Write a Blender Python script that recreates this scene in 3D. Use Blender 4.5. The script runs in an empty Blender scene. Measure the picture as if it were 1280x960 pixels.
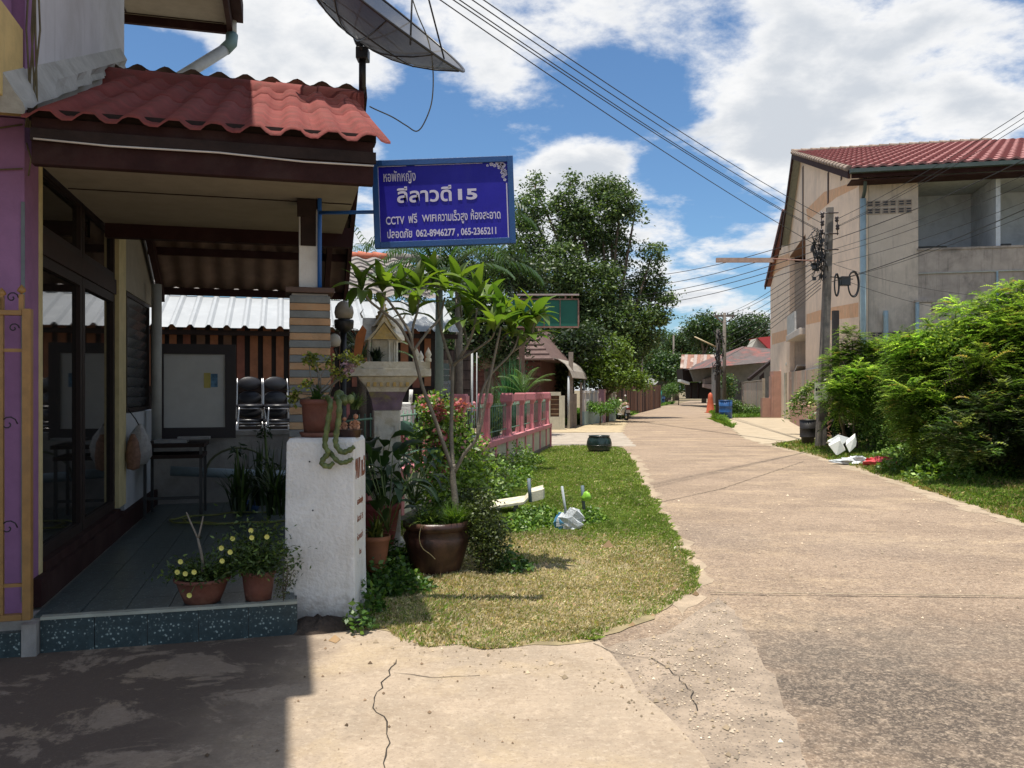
import bpy, math, random
import numpy as np
from mathutils import Vector, Matrix
random.seed(7); rng = np.random.default_rng(11)
sc = bpy.context.scene
C = sc.collection
R_ = math.radians

# ---------------------------------------------------------------- camera, light, exposure
FPX = 1050.0; HZ = 487.0; EYE = 1.6
cam_d = bpy.data.cameras.new('camera'); cam = bpy.data.objects.new('camera', cam_d); C.objects.link(cam)
cam.location = (0, 0, EYE); cam.rotation_euler = (R_(90), 0, 0)
cam_d.sensor_width = 36; cam_d.lens = 36 * FPX / 1280; cam_d.shift_y = (HZ - 480) / 1280
cam_d.clip_start = 0.05; cam_d.clip_end = 3000
sc.camera = cam
SUN = Vector((-0.075, -0.125, 1.0)).normalized()
sd = bpy.data.lights.new('sun', 'SUN'); sd.energy = 5.0; sd.angle = R_(0.53); sd.color = (1, 0.94, 0.84)
so = bpy.data.objects.new('sun', sd); C.objects.link(so)
so.rotation_euler = SUN.to_track_quat('Z', 'Y').to_euler(); so.location = (-20, -20, 80)
sc.view_settings.view_transform = 'Standard'; sc.view_settings.look = 'None'
sc.view_settings.exposure = 0.42; sc.view_settings.gamma = 1.0

def nd(nt, t, **kw):
    n = nt.nodes.new(t)
    for k, v in kw.items():
        if k == 'inp':
            for kk, vv in v.items(): n.inputs[kk].default_value = vv
        else: setattr(n, k, v)
    return n
def mth(nt, op, a, b=None, c=None, clamp=False):
    n = nt.nodes.new('ShaderNodeMath'); n.operation = op; n.use_clamp = clamp
    for i, v in enumerate((a, b, c)):
        if v is None: continue
        if isinstance(v, (int, float)): n.inputs[i].default_value = v
        else: nt.links.new(v, n.inputs[i])
    return n.outputs[0]
def vmth(nt, op, a, b=None):
    n = nt.nodes.new('ShaderNodeVectorMath'); n.operation = op
    for i, v in enumerate((a, b)):
        if v is None: continue
        if isinstance(v, (tuple, list, Vector)): n.inputs[i].default_value = tuple(v)
        else: nt.links.new(v, n.inputs[i])
    return n
def mixc(nt, f, a, b, bt='MIX'):
    n = nt.nodes.new('ShaderNodeMix'); n.data_type = 'RGBA'; n.blend_type = bt
    for s, v in ((n.inputs[0], f), (n.inputs[6], a), (n.inputs[7], b)):
        if isinstance(v, (int, float)): s.default_value = v
        elif isinstance(v, (tuple, list)): s.default_value = (*v[:3], 1)
        else: nt.links.new(v, s)
    return n.outputs[2]
def ramp(nt, f, p0, p1):
    n = nt.nodes.new('ShaderNodeMapRange'); n.interpolation_type = 'SMOOTHSTEP'
    n.inputs[1].default_value = p0; n.inputs[2].default_value = p1
    nt.links.new(f, n.inputs[0]); return n.outputs[0]

w = bpy.data.worlds.new('World'); sc.world = w; w.use_nodes = True
nt = w.node_tree; nt.nodes.clear()
sky = nd(nt, 'ShaderNodeTexSky', sky_type='NISHITA', sun_disc=False)
sky.sun_elevation = math.asin(SUN.z); sky.sun_rotation = math.atan2(SUN.x, SUN.y)
sky.air_density = 1.0; sky.dust_density = 0.6; sky.ozone_density = 2.2
tc = nd(nt, 'ShaderNodeTexCoord'); dvec = vmth(nt, 'NORMALIZE', tc.outputs['Generated']).outputs[0]
sep = nd(nt, 'ShaderNodeSeparateXYZ'); nt.links.new(dvec, sep.inputs[0])
zz = mth(nt, 'ADD', mth(nt, 'MAXIMUM', sep.outputs[2], 0.0), 0.22)
cmb = nd(nt, 'ShaderNodeCombineXYZ')
nt.links.new(mth(nt, 'DIVIDE', sep.outputs[0], zz), cmb.inputs[0]); nt.links.new(mth(nt, 'DIVIDE', sep.outputs[1], zz), cmb.inputs[1])
nz = nd(nt, 'ShaderNodeTexNoise', inp={'Scale': 2.6, 'Detail': 15.0, 'Roughness': 0.62, 'Distortion': 0.1})
mp = vmth(nt, 'ADD', cmb.outputs[0], (3.1, 1.7, 0.4)); nt.links.new(mp.outputs[0], nz.inputs['Vector'])
val = nz.outputs['Fac']
# cloud banks and blue gaps laid out over the sky by direction
BL = [(790,125,50,-.14),(735,100,40,-.11),(850,165,40,-.12),(680,130,40,-.09),(560,150,55,-.12),(600,175,45,-.10),(830,225,40,-.10),(500,175,50,-.11),(780,60,45,-.05),(900,250,40,-.10),
      (195,75,40,-.16),(250,85,40,-.13),(540,110,40,-.08),(880,200,40,-.09),(910,300,50,-.06),(1010,60,40,-.05),(900,20,50,-.05),(930,60,40,-.04),(560,200,30,-.05),(650,60,30,-.04),(1120,120,30,-.04),
      (960,120,90,.14),(1100,60,120,.035),(1000,200,80,.12),(1180,20,50,.05),(1040,90,35,-.05),(1150,90,28,-.06),(700,200,50,.14),(590,185,20,.08),(400,100,90,.10),(640,90,40,.07),(620,30,80,.10),(1200,150,70,.09),(870,330,50,.10),(760,230,40,.10),(300,20,80,.1),(740,15,50,.06)]
for px, py, r, amp in BL:
    d = Vector(((px - 640) / FPX, 1.0, (HZ - py) / FPX)).normalized()
    dist = vmth(nt, 'DISTANCE', dvec, tuple(d)).outputs['Value']
    g = mth(nt, 'MULTIPLY', mth(nt, 'POWER', 2.718, mth(nt, 'MULTIPLY', mth(nt, 'MULTIPLY', dist, dist), -1 / (r / FPX) ** 2 * 0.9)), amp)
    val = mth(nt, 'ADD', val, g)
dens = ramp(nt, val, 0.425, 0.60)
# grey undersides: second noise
nz2 = nd(nt, 'ShaderNodeTexNoise', inp={'Scale': 2.6, 'Detail': 9.0, 'Roughness': 0.62}); nt.links.new(mp.outputs[0], nz2.inputs['Vector'])
shade = ramp(nt, mth(nt, 'ADD', mth(nt, 'MULTIPLY', nz2.outputs['Fac'], 0.6), mth(nt, 'MULTIPLY', mth(nt, 'SUBTRACT', val, 0.5), 0.75)), 0.30, 0.56)
cloudc = mixc(nt, shade, (1.15, 1.15, 1.15), (0.74, 0.79, 0.86))
skyc = vmth(nt, 'SCALE', sky.outputs[0]); skyc.inputs['Scale'].default_value = 1.25
skyt = mixc(nt, 1.0, skyc.outputs[0], (0.70, 0.92, 1.08), 'MULTIPLY')
cl10 = vmth(nt, 'SCALE', cloudc); cl10.inputs['Scale'].default_value = 10.0 * 0.86
fin = mixc(nt, dens, skyt, cl10.outputs[0])
bg = nd(nt, 'ShaderNodeBackground', inp={'Strength': 0.075}); nt.links.new(fin, bg.inputs[0])
ow = nd(nt, 'ShaderNodeOutputWorld'); nt.links.new(bg.outputs[0], ow.inputs[0])

# ---------------------------------------------------------------- helpers
def W(px, py, Y):                       # a point Y metres ahead
    return Vector(((px - 640) / FPX * Y, Y, EYE + (HZ - py) / FPX * Y))
def G(px, py, z=0.0):                   # a point on level ground of height z
    return W(px, py, (EYE - z) * FPX / (py - HZ))
def rotz_about(a, o=(0, 0, 0)):
    return Matrix.Translation(o) @ Matrix.Rotation(a, 4, 'Z')
HF = rotz_about(R_(15))                 # axes of the left house
C0 = Vector((10.33, 25.0, 0))
RF = Matrix(((.9768, .2140, 0, C0.x), (-.2140, .9768, 0, C0.y), (0, 0, 1, 0), (0, 0, 0, 1)))   # axes of the right building: x along facade, y along street
def HP(a, b, z): return HF @ Vector((a, b, z))
def RP(s, u, z): return RF @ Vector((s, u, z))
WM = {}
class MB:
    def __init__(s, F=None): s.v = []; s.f = []; s.m = []; s.s = []; s.F = F
    def add(s, vs, fs, mi=0, smooth=False):
        o = len(s.v); s.v += [Vector(x) for x in vs]
        for f in fs: s.f.append([o + i for i in f]); s.m.append(mi); s.s.append(smooth)
        return s
    def box(s, lo, hi, mi=0, M=None):
        x0, y0, z0 = lo; x1, y1, z1 = hi
        vs = [Vector(p) for p in ((x0,y0,z0),(x1,y0,z0),(x1,y1,z0),(x0,y1,z0),(x0,y0,z1),(x1,y0,z1),(x1,y1,z1),(x0,y1,z1))]
        if M: vs = [M @ p for p in vs]
        return s.add(vs, ((0,3,2,1),(4,5,6,7),(0,1,5,4),(1,2,6,5),(2,3,7,6),(3,0,4,7)), mi)
    def tube(s, pts, r, n=8, mi=0, cap=True, smooth=True):
        pts = [Vector(p) for p in pts]; rs = r if isinstance(r, (list, tuple)) else [r] * len(pts)
        vs = []; fs = []; ref = None
        for i, p in enumerate(pts):
            t = (pts[min(i+1, len(pts)-1)] - pts[max(i-1, 0)])
            if t.length < 1e-9: t = Vector((0,0,1))
            t.normalize()
            if ref is None: ref = Vector((1,0,0)) if abs(t.x) < .8 else Vector((0,1,0))
            a = (ref - t * ref.dot(t))
            if a.length < 1e-6: a = t.orthogonal()
            a.normalize(); b = t.cross(a); ref = a
            for k in range(n):
                an = 2 * math.pi * k / n; vs.append(p + (a * math.cos(an) + b * math.sin(an)) * rs[i])
        for i in range(len(pts) - 1):
            for k in range(n):
                k2 = (k + 1) % n; fs.append((i*n+k, i*n+k2, (i+1)*n+k2, (i+1)*n+k))
        s.add(vs, fs, mi, smooth)
        if cap:
            o = len(s.v) - len(vs)
            s.f.append([o + k for k in range(n)][::-1]); s.m.append(mi); s.s.append(False)
            s.f.append([o + (len(pts)-1)*n + k for k in range(n)]); s.m.append(mi); s.s.append(False)
        return s
    def lathe(s, prof, c=(0,0,0), n=24, mi=0, M=None, rfn=None):
        vs = []; fs = []; c = Vector(c)
        for i, (r, z) in enumerate(prof):
            for k in range(n):
                an = 2*math.pi*k/n; rr = r * (rfn(an, i) if rfn else 1)
                p = Vector((rr*math.cos(an), rr*math.sin(an), z))
                vs.append((M @ p if M else p) + c)
        for i in range(len(prof) - 1):
            for k in range(n):
                k2 = (k+1) % n; fs.append((i*n+k, i*n+k2, (i+1)*n+k2, (i+1)*n+k))
        return s.add(vs, fs, mi, True)
    def prism(s, poly, d, mi=0):          # planar 3D polygon extruded along vector d
        n = len(poly); poly = [Vector(p) for p in poly]; d = Vector(d)
        vs = poly + [p + d for p in poly]
        fs = [tuple(range(n))[::-1], tuple(range(n, 2*n))] + [(i, (i+1) % n, n+(i+1) % n, n+i) for i in range(n)]
        return s.add(vs, fs, mi)
    def build(s, name, mats, parent=None, loc=None, rz=0, local=False, bevel=0, label=None, kind=None):
        me = bpy.data.meshes.new(name); F = s.F or Matrix.Identity(4)
        if parent is not None: M = WM[parent.name]
        else: M = rotz_about(rz, loc if loc is not None else (0,0,0))
        T = Matrix.Identity(4) if local else M.inverted() @ F
        me.from_pydata([tuple(T @ p) for p in s.v], [], s.f)
        for mm in (mats if isinstance(mats, (list, tuple)) else [mats]): me.materials.append(mm)
        me.polygons.foreach_set('material_index', s.m); me.polygons.foreach_set('use_smooth', s.s)
        me.update()
        o = bpy.data.objects.new(name, me); C.objects.link(o)
        if parent is not None: o.parent = parent
        else: o.matrix_world = M
        WM[o.name] = M
        if bevel:
            b = o.modifiers.new('bevel', 'BEVEL'); b.width = bevel; b.segments = 2; b.limit_method = 'ANGLE'
        if label: o['label'] = label
        if kind: o['kind'] = kind
        return o
def thing(name, label, cat, loc, rz=0, group=None):
    o = bpy.data.objects.new(name, None); C.objects.link(o); o.empty_display_size = .2
    M = rotz_about(rz, loc); o.matrix_world = M; WM[o.name] = M
    o['label'] = label; o['category'] = cat
    if group: o['group'] = group
    return o
def tag(o, label, cat, group=None):
    o['label'] = label; o['category'] = cat
    if group: o['group'] = group
    return o
def struct(o): o['kind'] = 'structure'; return o
def stuff(o): o['kind'] = 'stuff'; return o
def dup(root, M, label=None):
    c = root.copy(); C.objects.link(c); c.matrix_world = M; WM[c.name] = M
    if label: c['label'] = label
    for ch in root.children:
        d = ch.copy(); C.objects.link(d); d.parent = c; WM[d.name] = M
        for g in ch.children:
            e = g.copy(); C.objects.link(e); e.parent = d; WM[e.name] = M
    return c
def inst(name, me, parent, Mw):           # a part sharing mesh data, placed by world matrix
    o = bpy.data.objects.new(name, me); C.objects.link(o)
    o.parent = parent; o.matrix_local = WM[parent.name].inverted() @ Mw; return o
def np_obj(name, V, F, mat, cols=None, parent=None, loc=(0,0,0), kind=None):
    """V (n,3) world coordinates, F (m,k) faces; cols (n,3) colour attribute"""
    M = WM[parent.name] if parent is not None else Matrix.Translation(loc)
    Mi = np.array(M.inverted()); V = V @ Mi[:3, :3].T + Mi[:3, 3]
    me = bpy.data.meshes.new(name); m, k = F.shape
    me.vertices.add(len(V)); me.vertices.foreach_set('co', V.astype(np.float32).ravel())
    me.loops.add(m*k); me.loops.foreach_set('vertex_index', F.astype(np.int32).ravel())
    me.polygons.add(m); me.polygons.foreach_set('loop_start', np.arange(0, m*k, k, dtype=np.int32))
    me.update(calc_edges=True); me.materials.append(mat)
    if cols is not None:
        a = me.color_attributes.new('Col', 'FLOAT_COLOR', 'POINT')
        a.data.foreach_set('color', np.c_[cols, np.ones(len(cols))].astype(np.float32).ravel())
    o = bpy.data.objects.new(name, me); C.objects.link(o)
    if parent is not None: o.parent = parent
    else: o.matrix_world = M
    WM[o.name] = M
    if kind: o['kind'] = kind
    return o

# ---------------------------------------------------------------- materials
MATS = {}
def mat(name, col, rough=.7, var=.18, scale=6, bump=.15, bscale=70, metal=0.0, alt=None, altamt=.5, altscale=2.5, spec=.5, streak=None, speck=None, bdist=.01):
    if name in MATS: return MATS[name]
    m = bpy.data.materials.new(name); m.use_nodes = True; nt = m.node_tree
    bs = nt.nodes['Principled BSDF']; tc = nd(nt, 'ShaderNodeTexCoord')
    n1 = nd(nt, 'ShaderNodeTexNoise', inp={'Scale': scale, 'Detail': 8.0, 'Roughness': .65}); nt.links.new(tc.outputs['Object'], n1.inputs['Vector'])
    f1 = ramp(nt, n1.outputs['Fac'], .3, .7)
    dark = tuple(c * (1 - var) for c in col); lite = tuple(min(1, c * (1 + var * .6)) for c in col)
    c = mixc(nt, f1, dark, lite)
    if alt:
        n2 = nd(nt, 'ShaderNodeTexNoise', inp={'Scale': altscale, 'Detail': 10.0, 'Roughness': .7, 'Distortion': .4}); nt.links.new(tc.outputs['Object'], n2.inputs['Vector'])
        f2 = mth(nt, 'MULTIPLY', ramp(nt, n2.outputs['Fac'], .45, .66), altamt); c = mixc(nt, f2, c, alt)
    if streak:      # rain streaks: noise stretched along z
        mpn = nd(nt, 'ShaderNodeMapping'); mpn.inputs['Scale'].default_value = (9, 9, .7); nt.links.new(tc.outputs['Object'], mpn.inputs[0])
        n3 = nd(nt, 'ShaderNodeTexNoise', inp={'Scale': 1.0, 'Detail': 8.0, 'Roughness': .7}); nt.links.new(mpn.outputs[0], n3.inputs['Vector'])
        c = mixc(nt, mth(nt, 'MULTIPLY', ramp(nt, n3.outputs['Fac'], .5, .75), streak[1]), c, streak[0])
    if speck:       # (colour, scale, amount)
        v = nd(nt, 'ShaderNodeTexVoronoi', inp={'Scale': speck[1]}); nt.links.new(tc.outputs['Object'], v.inputs['Vector'])
        n4 = nd(nt, 'ShaderNodeTexNoise', inp={'Scale': speck[1]*.6, 'Detail': 3.0}); nt.links.new(tc.outputs['Object'], n4.inputs['Vector'])
        c = mixc(nt, mth(nt, 'MULTIPLY', mth(nt, 'SUBTRACT', 1.0, ramp(nt, v.outputs['Distance'], .2, .42)), mth(nt, 'MULTIPLY', ramp(nt, n4.outputs['Fac'], .42, .6), speck[2])), c, speck[0])
    nt.links.new(c, bs.inputs['Base Color'])
    bs.inputs['Roughness'].default_value = rough; bs.inputs['Metallic'].default_value = metal; bs.inputs['Specular IOR Level'].default_value = spec
    if bump:
        nb = nd(nt, 'ShaderNodeTexNoise', inp={'Scale': bscale, 'Detail': 6.0}); nt.links.new(tc.outputs['Object'], nb.inputs['Vector'])
        bn = nd(nt, 'ShaderNodeBump', inp={'Strength': bump, 'Distance': bdist}); nt.links.new(nb.outputs['Fac'], bn.inputs['Height']); nt.links.new(bn.outputs[0], bs.inputs['Normal'])
    MATS[name] = m; return m
def leafmat(name, trans=.3, rough=.5, spec=.35, tint=None):
    if name in MATS: return MATS[name]
    m = bpy.data.materials.new(name); m.use_nodes = True; nt = m.node_tree; bs = nt.nodes['Principled BSDF']
    if tint:
        n1 = nd(nt, 'ShaderNodeTexNoise', inp={'Scale': 14.0, 'Detail': 4.0}); tc = nd(nt, 'ShaderNodeTexCoord'); nt.links.new(tc.outputs['Object'], n1.inputs['Vector'])
        oi = nd(nt, 'ShaderNodeObjectInfo')
        c0 = mixc(nt, oi.outputs['Random'], tint[0], tint[1]); col = mixc(nt, mth(nt, 'MULTIPLY', n1.outputs['Fac'], .4), c0, tint[0])
    else:
        a = nd(nt, 'ShaderNodeAttribute', attribute_name='Col'); col = a.outputs['Color']
    nt.links.new(col, bs.inputs['Base Color']); bs.inputs['Roughness'].default_value = rough; bs.inputs['Specular IOR Level'].default_value = spec
    tr = nd(nt, 'ShaderNodeBsdfTranslucent'); cc = mixc(nt, 1.0, col, (1.5, 1.6, .55), 'MULTIPLY'); nt.links.new(cc, tr.inputs[0])
    mx = nd(nt, 'ShaderNodeMixShader', inp={0: trans}); nt.links.new(bs.outputs[0], mx.inputs[1]); nt.links.new(tr.outputs[0], mx.inputs[2])
    out = nt.nodes['Material Output']; nt.links.new(mx.outputs[0], out.inputs[0])
    MATS[name] = m; return m
LEAF = leafmat('foliage', .28, .45, .45); THICK = leafmat('thicket_leaf', .48, .5, .3); DULL = leafmat('dull_leaf', .3, .75, .12)
GRASSM = leafmat('grass_blades', .3, .6, .2)
purple = mat('purple_paint', (.26, .125, .255), .75, .12, streak=((.24,.13,.24), .3))
yellow = mat('yellow_paint', (.60, .44, .17), .75, .14, streak=((.35,.28,.14), .4))
paleyel = mat('pale_yellow_paint', (.55, .46, .24), .75, .14, streak=((.3,.26,.15), .35))
whitewall = mat('grey_white_paint', (.56, .56, .56), .8, .1, 1.5, alt=(.40,.39,.37), altamt=.6, altscale=1.2, streak=((.42,.42,.41), .5))
whitepaint = mat('white_paint', (.72, .71, .68), .8, .08, 3, bump=.5, bscale=45, alt=(.5,.47,.42), altamt=.35, altscale=5, streak=((.5,.47,.42), .3))
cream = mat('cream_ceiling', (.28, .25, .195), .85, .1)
maroon = mat('maroon_wood', (.034, .013, .012), .85, .25, 5, alt=(.055,.035,.03), altamt=.4, spec=.2)
darkwood = mat('dark_wood', (.026, .015, .012), .75, .3, 9, spec=.25)
rooftile = mat('maroon_tile', (.215, .056, .049), .85, .2, 5, bump=.35, alt=(.13,.055,.045), altamt=.6, altscale=6, streak=((.15,.06,.05),.45), spec=.2)
salmon = mat('salmon_roof', (.34, .145, .135), .8, .18, 2, alt=(.25,.13,.12), altamt=.6, altscale=1.5)
concrete = mat('concrete_grey', (.33, .31, .28), .85, .2, 3, bump=.4, alt=(.17,.16,.15), altamt=.6, altscale=2)
poleconc = mat('pole_concrete', (.17, .15, .13), .85, .25, 5, bump=.5, alt=(.09,.08,.07), altamt=.6, altscale=3, streak=((.07,.06,.055), .5))
black = mat('black_metal', (.012, .012, .014), .4, .2)
blackp = mat('black_plastic', (.015, .017, .018), .35, .3)
chrome = mat('chrome_tube', (.40, .40, .41), .38, .05, metal=1.0, bump=0)
bluep = mat('blue_paint', (.02, .12, .42), .45, .15)
# ================================================================ GROUND
def sheet(name, pts, z, m, jag=0.0, step=.12):
    """flat polygon lying at height z, its outline broken up a little"""
    out = []
    n = len(pts)
    for i in range(n):
        a = Vector(pts[i]); b = Vector(pts[(i+1) % n]); L = (b - a).length
        k = max(1, min(60, int(L / step))) if jag and max(abs(a.x), abs(b.x)) < 14 and max(a.y, b.y) < 60 else 1
        nrm = Vector((-(b-a).y, (b-a).x)).normalized() if L > 0 else Vector((0,0))
        for j in range(k):
            p = a + (b-a) * (j / k)
            if jag and j: p = p + nrm * (random.uniform(-jag, jag) + jag*1.2*math.sin(j*.7+i))
            out.append((p.x, p.y, z))
    import mathutils
    tris = mathutils.geometry.tessellate_polygon([[Vector(p) for p in out]])
    mb = MB(); mb.add(out, [t for t in tris]); o = mb.build(name, m)
    me = o.data
    if me.polygons and sum(p.normal.z for p in me.polygons) < 0: me.flip_normals()
    return struct(o)
m_soil = mat('soil', (.20, .15, .09), .95, .3, 3, bump=.6, bscale=30, alt=(.09,.11,.035), altamt=.7, altscale=.35, bdist=.03)
m_lawnsoil = mat('lawn_soil', (.27, .215, .12), .95, .3, 6, bump=.6, bscale=40, alt=(.18,.17,.07), altamt=.7, altscale=.8, bdist=.03)
m_dirt = mat('pale_dirt', (.44, .35, .22), .95, .2, 3, bump=.5, bscale=40, alt=(.30,.24,.15), altamt=.7, altscale=1.5, bdist=.02)
ground = struct(MB().add([(-900,-60,0),(900,-60,0),(900,1500,0),(-900,1500,0)], [(0,1,2,3)]).build('ground', m_soil))

def road_mat():
    m = bpy.data.materials.new('worn_road_concrete'); m.use_nodes = True; nt = m.node_tree; bs = nt.nodes['Principled BSDF']
    tc = nd(nt, 'ShaderNodeTexCoord'); P = tc.outputs['Object']
    def noise(s, d=8, r=.65, dist=0, sc3=None):
        n = nd(nt, 'ShaderNodeTexNoise', inp={'Scale': s, 'Detail': float(d), 'Roughness': r, 'Distortion': dist})
        if sc3:
            mp = nd(nt, 'ShaderNodeMapping'); mp.inputs['Scale'].default_value = sc3; nt.links.new(P, mp.inputs[0]); nt.links.new(mp.outputs[0], n.inputs['Vector'])
        else: nt.links.new(P, n.inputs['Vector'])
        return n.outputs['Fac']
    c = mixc(nt, ramp(nt, noise(.7), .35, .65), (.225, .162, .115), (.325, .24, .17))
    # sandy drifts, drawn out across the road
    c = mixc(nt, mth(nt, 'MULTIPLY', ramp(nt, noise(1, 10, .7, .5, (.45, 1.0, 1)), .46, .66), .6), c, (.50, .375, .24))
    c = mixc(nt, mth(nt, 'MULTIPLY', ramp(nt, noise(1.7, 10, .75, .6), .56, .70), .55), c, (.44, .32, .20))
    c = mixc(nt, mth(nt, 'MULTIPLY', ramp(nt, noise(1.1, 10, .75), .50, .64), .5), c, (.165, .12, .09))
    # the dark oily patches, each with its own outline
    for (x, y, rx, ry, am, col) in ((3.4,4.7,2.6,1.6,.62,(.135,.10,.075)), (2.0,4.4,.85,1.2,1.0,(.07,.057,.047)), (2.5,3.6,1.2,.7,.7,(.085,.068,.055)), (2.1,5.3,1.1,.8,.5,(.15,.125,.10)), (3.4,5.3,1.0,.5,.3,(.15,.125,.10)), (2.2,9.2,.7,1.0,.28,(.18,.15,.13)), (3.0,3.5,.6,.5,.35,(.14,.11,.09)), (3.8,8.5,1.2,.8,.2,(.18,.15,.13))):
        mp = nd(nt, 'ShaderNodeMapping', vector_type='POINT'); mp.inputs['Location'].default_value = (-x/rx, -y/ry, 0); mp.inputs['Scale'].default_value = (1/rx, 1/ry, 0)
        nt.links.new(P, mp.inputs[0]); ln = vmth(nt, 'LENGTH', mp.outputs[0]).outputs['Value']
        f = mth(nt, 'ADD', ln, mth(nt, 'MULTIPLY', mth(nt, 'SUBTRACT', noise(2.6, 8, .7), .5), 2.2))
        f = mth(nt, 'MULTIPLY', mth(nt, 'SUBTRACT', 1.0, ramp(nt, f, .35, 1.25)), am); c = mixc(nt, f, c, col)
    for s_, a_, col_ in ((14, .30, (.14,.105,.08)), (11, .30, (.50,.39,.28)), (48, .26, (.12,.095,.075)), (41, .34, (.56,.45,.34))):
        c = mixc(nt, mth(nt, 'MULTIPLY', ramp(nt, noise(s_, 5, .7), .52, .62), a_), c, col_)
    # aggregate: stones in two sizes and pits
    for s, a, dk, lt in ((120, .5, (.09,.07,.055), (.48,.38,.29)), (60, .38, (.09,.07,.055), (.42,.33,.25)), (26, .14, (.12,.09,.07), (.40,.31,.23))):
        v = nd(nt, 'ShaderNodeTexVoronoi', inp={'Scale': float(s)}); nt.links.new(P, v.inputs['Vector'])
        sp = nd(nt, 'ShaderNodeSeparateColor'); nt.links.new(v.outputs['Color'], sp.inputs[0])
        c = mixc(nt, mth(nt, 'MULTIPLY', ramp(nt, sp.outputs[0], .72, .95), a*.6), c, lt)
        c = mixc(nt, mth(nt, 'MULTIPLY', ramp(nt, sp.outputs[1], .70, .95), a), c, dk)
    nt.links.new(c, bs.inputs['Base Color']); bs.inputs['Roughness'].default_value = .9; bs.inputs['Specular IOR Level'].default_value = .25
    h = mth(nt, 'ADD', noise(110, 4), mth(nt, 'MULTIPLY', noise(16, 6), 1.4))
    bn = nd(nt, 'ShaderNodeBump', inp={'Strength': .55, 'Distance': .012}); nt.links.new(h, bn.inputs['Height']); nt.links.new(bn.outputs[0], bs.inputs['Normal'])
    return m
def gravel_mat():
    m = mat('rough_gravelly_concrete', (.33,.26,.195), .95, .25, 3, bump=1.0, bscale=45, alt=(.15,.12,.095), altamt=.55, altscale=5, bdist=.02, speck=((.09,.075,.06), 48., .9)); return m
def slab_mat():
    m = bpy.data.materials.new('forecourt_concrete'); m.use_nodes = True; nt = m.node_tree; bs = nt.nodes['Principled BSDF']
    tc = nd(nt, 'ShaderNodeTexCoord'); P = tc.outputs['Object']
    def noise(s, d=8, r=.65, dist=0):
        n = nd(nt, 'ShaderNodeTexNoise', inp={'Scale': s, 'Detail': float(d), 'Roughness': r, 'Distortion': dist}); nt.links.new(P, n.inputs['Vector']); return n.outputs['Fac']
    c = mixc(nt, ramp(nt, noise(1.1), .35, .65), (.31, .25, .188), (.39, .31, .23))
    c = mixc(nt, mth(nt, 'MULTIPLY', ramp(nt, noise(2.4, 10, .75, .5), .48, .62), .7), c, (.30, .235, .17))
    c = mixc(nt, mth(nt, 'MULTIPLY', ramp(nt, noise(.8, 6, .6, .3), .52, .62), .5), c, (.42, .325, .205))
    mp = nd(nt, 'ShaderNodeMapping'); mp.inputs['Scale'].default_value = (3, 16, 1); nt.links.new(P, mp.inputs[0])
    n = nd(nt, 'ShaderNodeTexNoise', inp={'Scale': 1.5, 'Detail': 6.0}); nt.links.new(mp.outputs[0], n.inputs['Vector'])
    c = mixc(nt, mth(nt, 'MULTIPLY', ramp(nt, n.outputs['Fac'], .55, .75), .25), c, (.24, .18, .13))
    for s_, a_, col_ in ((7, .28, (.24,.18,.13)), (9, .30, (.52,.42,.31)), (34, .30, (.20,.155,.115)), (29, .28, (.54,.45,.35))):
        c = mixc(nt, mth(nt, 'MULTIPLY', ramp(nt, noise(s_, 6, .72), .52, .64), a_), c, col_)
    # damp stains by the porch, plus the house's shade painted into the slab colour
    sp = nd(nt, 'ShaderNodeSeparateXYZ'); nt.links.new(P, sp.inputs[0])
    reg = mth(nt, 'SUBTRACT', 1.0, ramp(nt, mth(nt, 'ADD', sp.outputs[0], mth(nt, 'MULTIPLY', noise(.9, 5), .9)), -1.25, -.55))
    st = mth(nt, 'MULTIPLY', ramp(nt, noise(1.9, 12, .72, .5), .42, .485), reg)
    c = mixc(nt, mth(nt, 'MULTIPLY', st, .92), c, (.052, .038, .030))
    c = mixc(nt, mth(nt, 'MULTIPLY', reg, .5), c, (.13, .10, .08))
    v = nd(nt, 'ShaderNodeTexVoronoi', inp={'Scale': 110.0}); nt.links.new(P, v.inputs['Vector']); s2 = nd(nt, 'ShaderNodeSeparateColor'); nt.links.new(v.outputs['Color'], s2.inputs[0])
    c = mixc(nt, mth(nt, 'MULTIPLY', ramp(nt, s2.outputs[0], .86, .99), .3), c, (.16, .125, .095))
    nt.links.new(c, bs.inputs['Base Color']); bs.inputs['Roughness'].default_value = .88; bs.inputs['Specular IOR Level'].default_value = .25
    h = mth(nt, 'ADD', noise(80, 4), mth(nt, 'MULTIPLY', noise(9, 8), 2.0))
    bn = nd(nt, 'ShaderNodeBump', inp={'Strength': .45, 'Distance': .012}); nt.links.new(h, bn.inputs['Height']); nt.links.new(bn.outputs[0], bs.inputs['Normal'])
    return m
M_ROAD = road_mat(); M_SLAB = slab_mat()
RL = [(.3,-8),(.3,5.0),(.55,5.22),(.95,5.55),(1.26,6.1),(1.58,6.6),(1.66,7.1),(1.80,8.3),(1.96,10.5),(2.22,13.7),(2.6,17.1),(2.95,20.5),(3.1,23.3),(3.6,28),(4.7,36),(6.4,46),(9.6,62),(13.5,77),(19,96),(26,122)]
RR = [(7.5,-8),(6.1,3),(6.05,8),(6.1,10),(6.4,12.4),(6.75,15),(7.05,17.3),(7.3,20.5),(7.4,24.5),(7.6,27.5),(8.9,34),(10.1,42),(12.3,52),(14.6,63),(19,80),(24.6,100),(31,122)]
road = sheet('road', [(x-.6 if 4.9 < y < 22 else x, y) for x, y in RL] + RR[::-1], .003, M_ROAD, .02)
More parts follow.
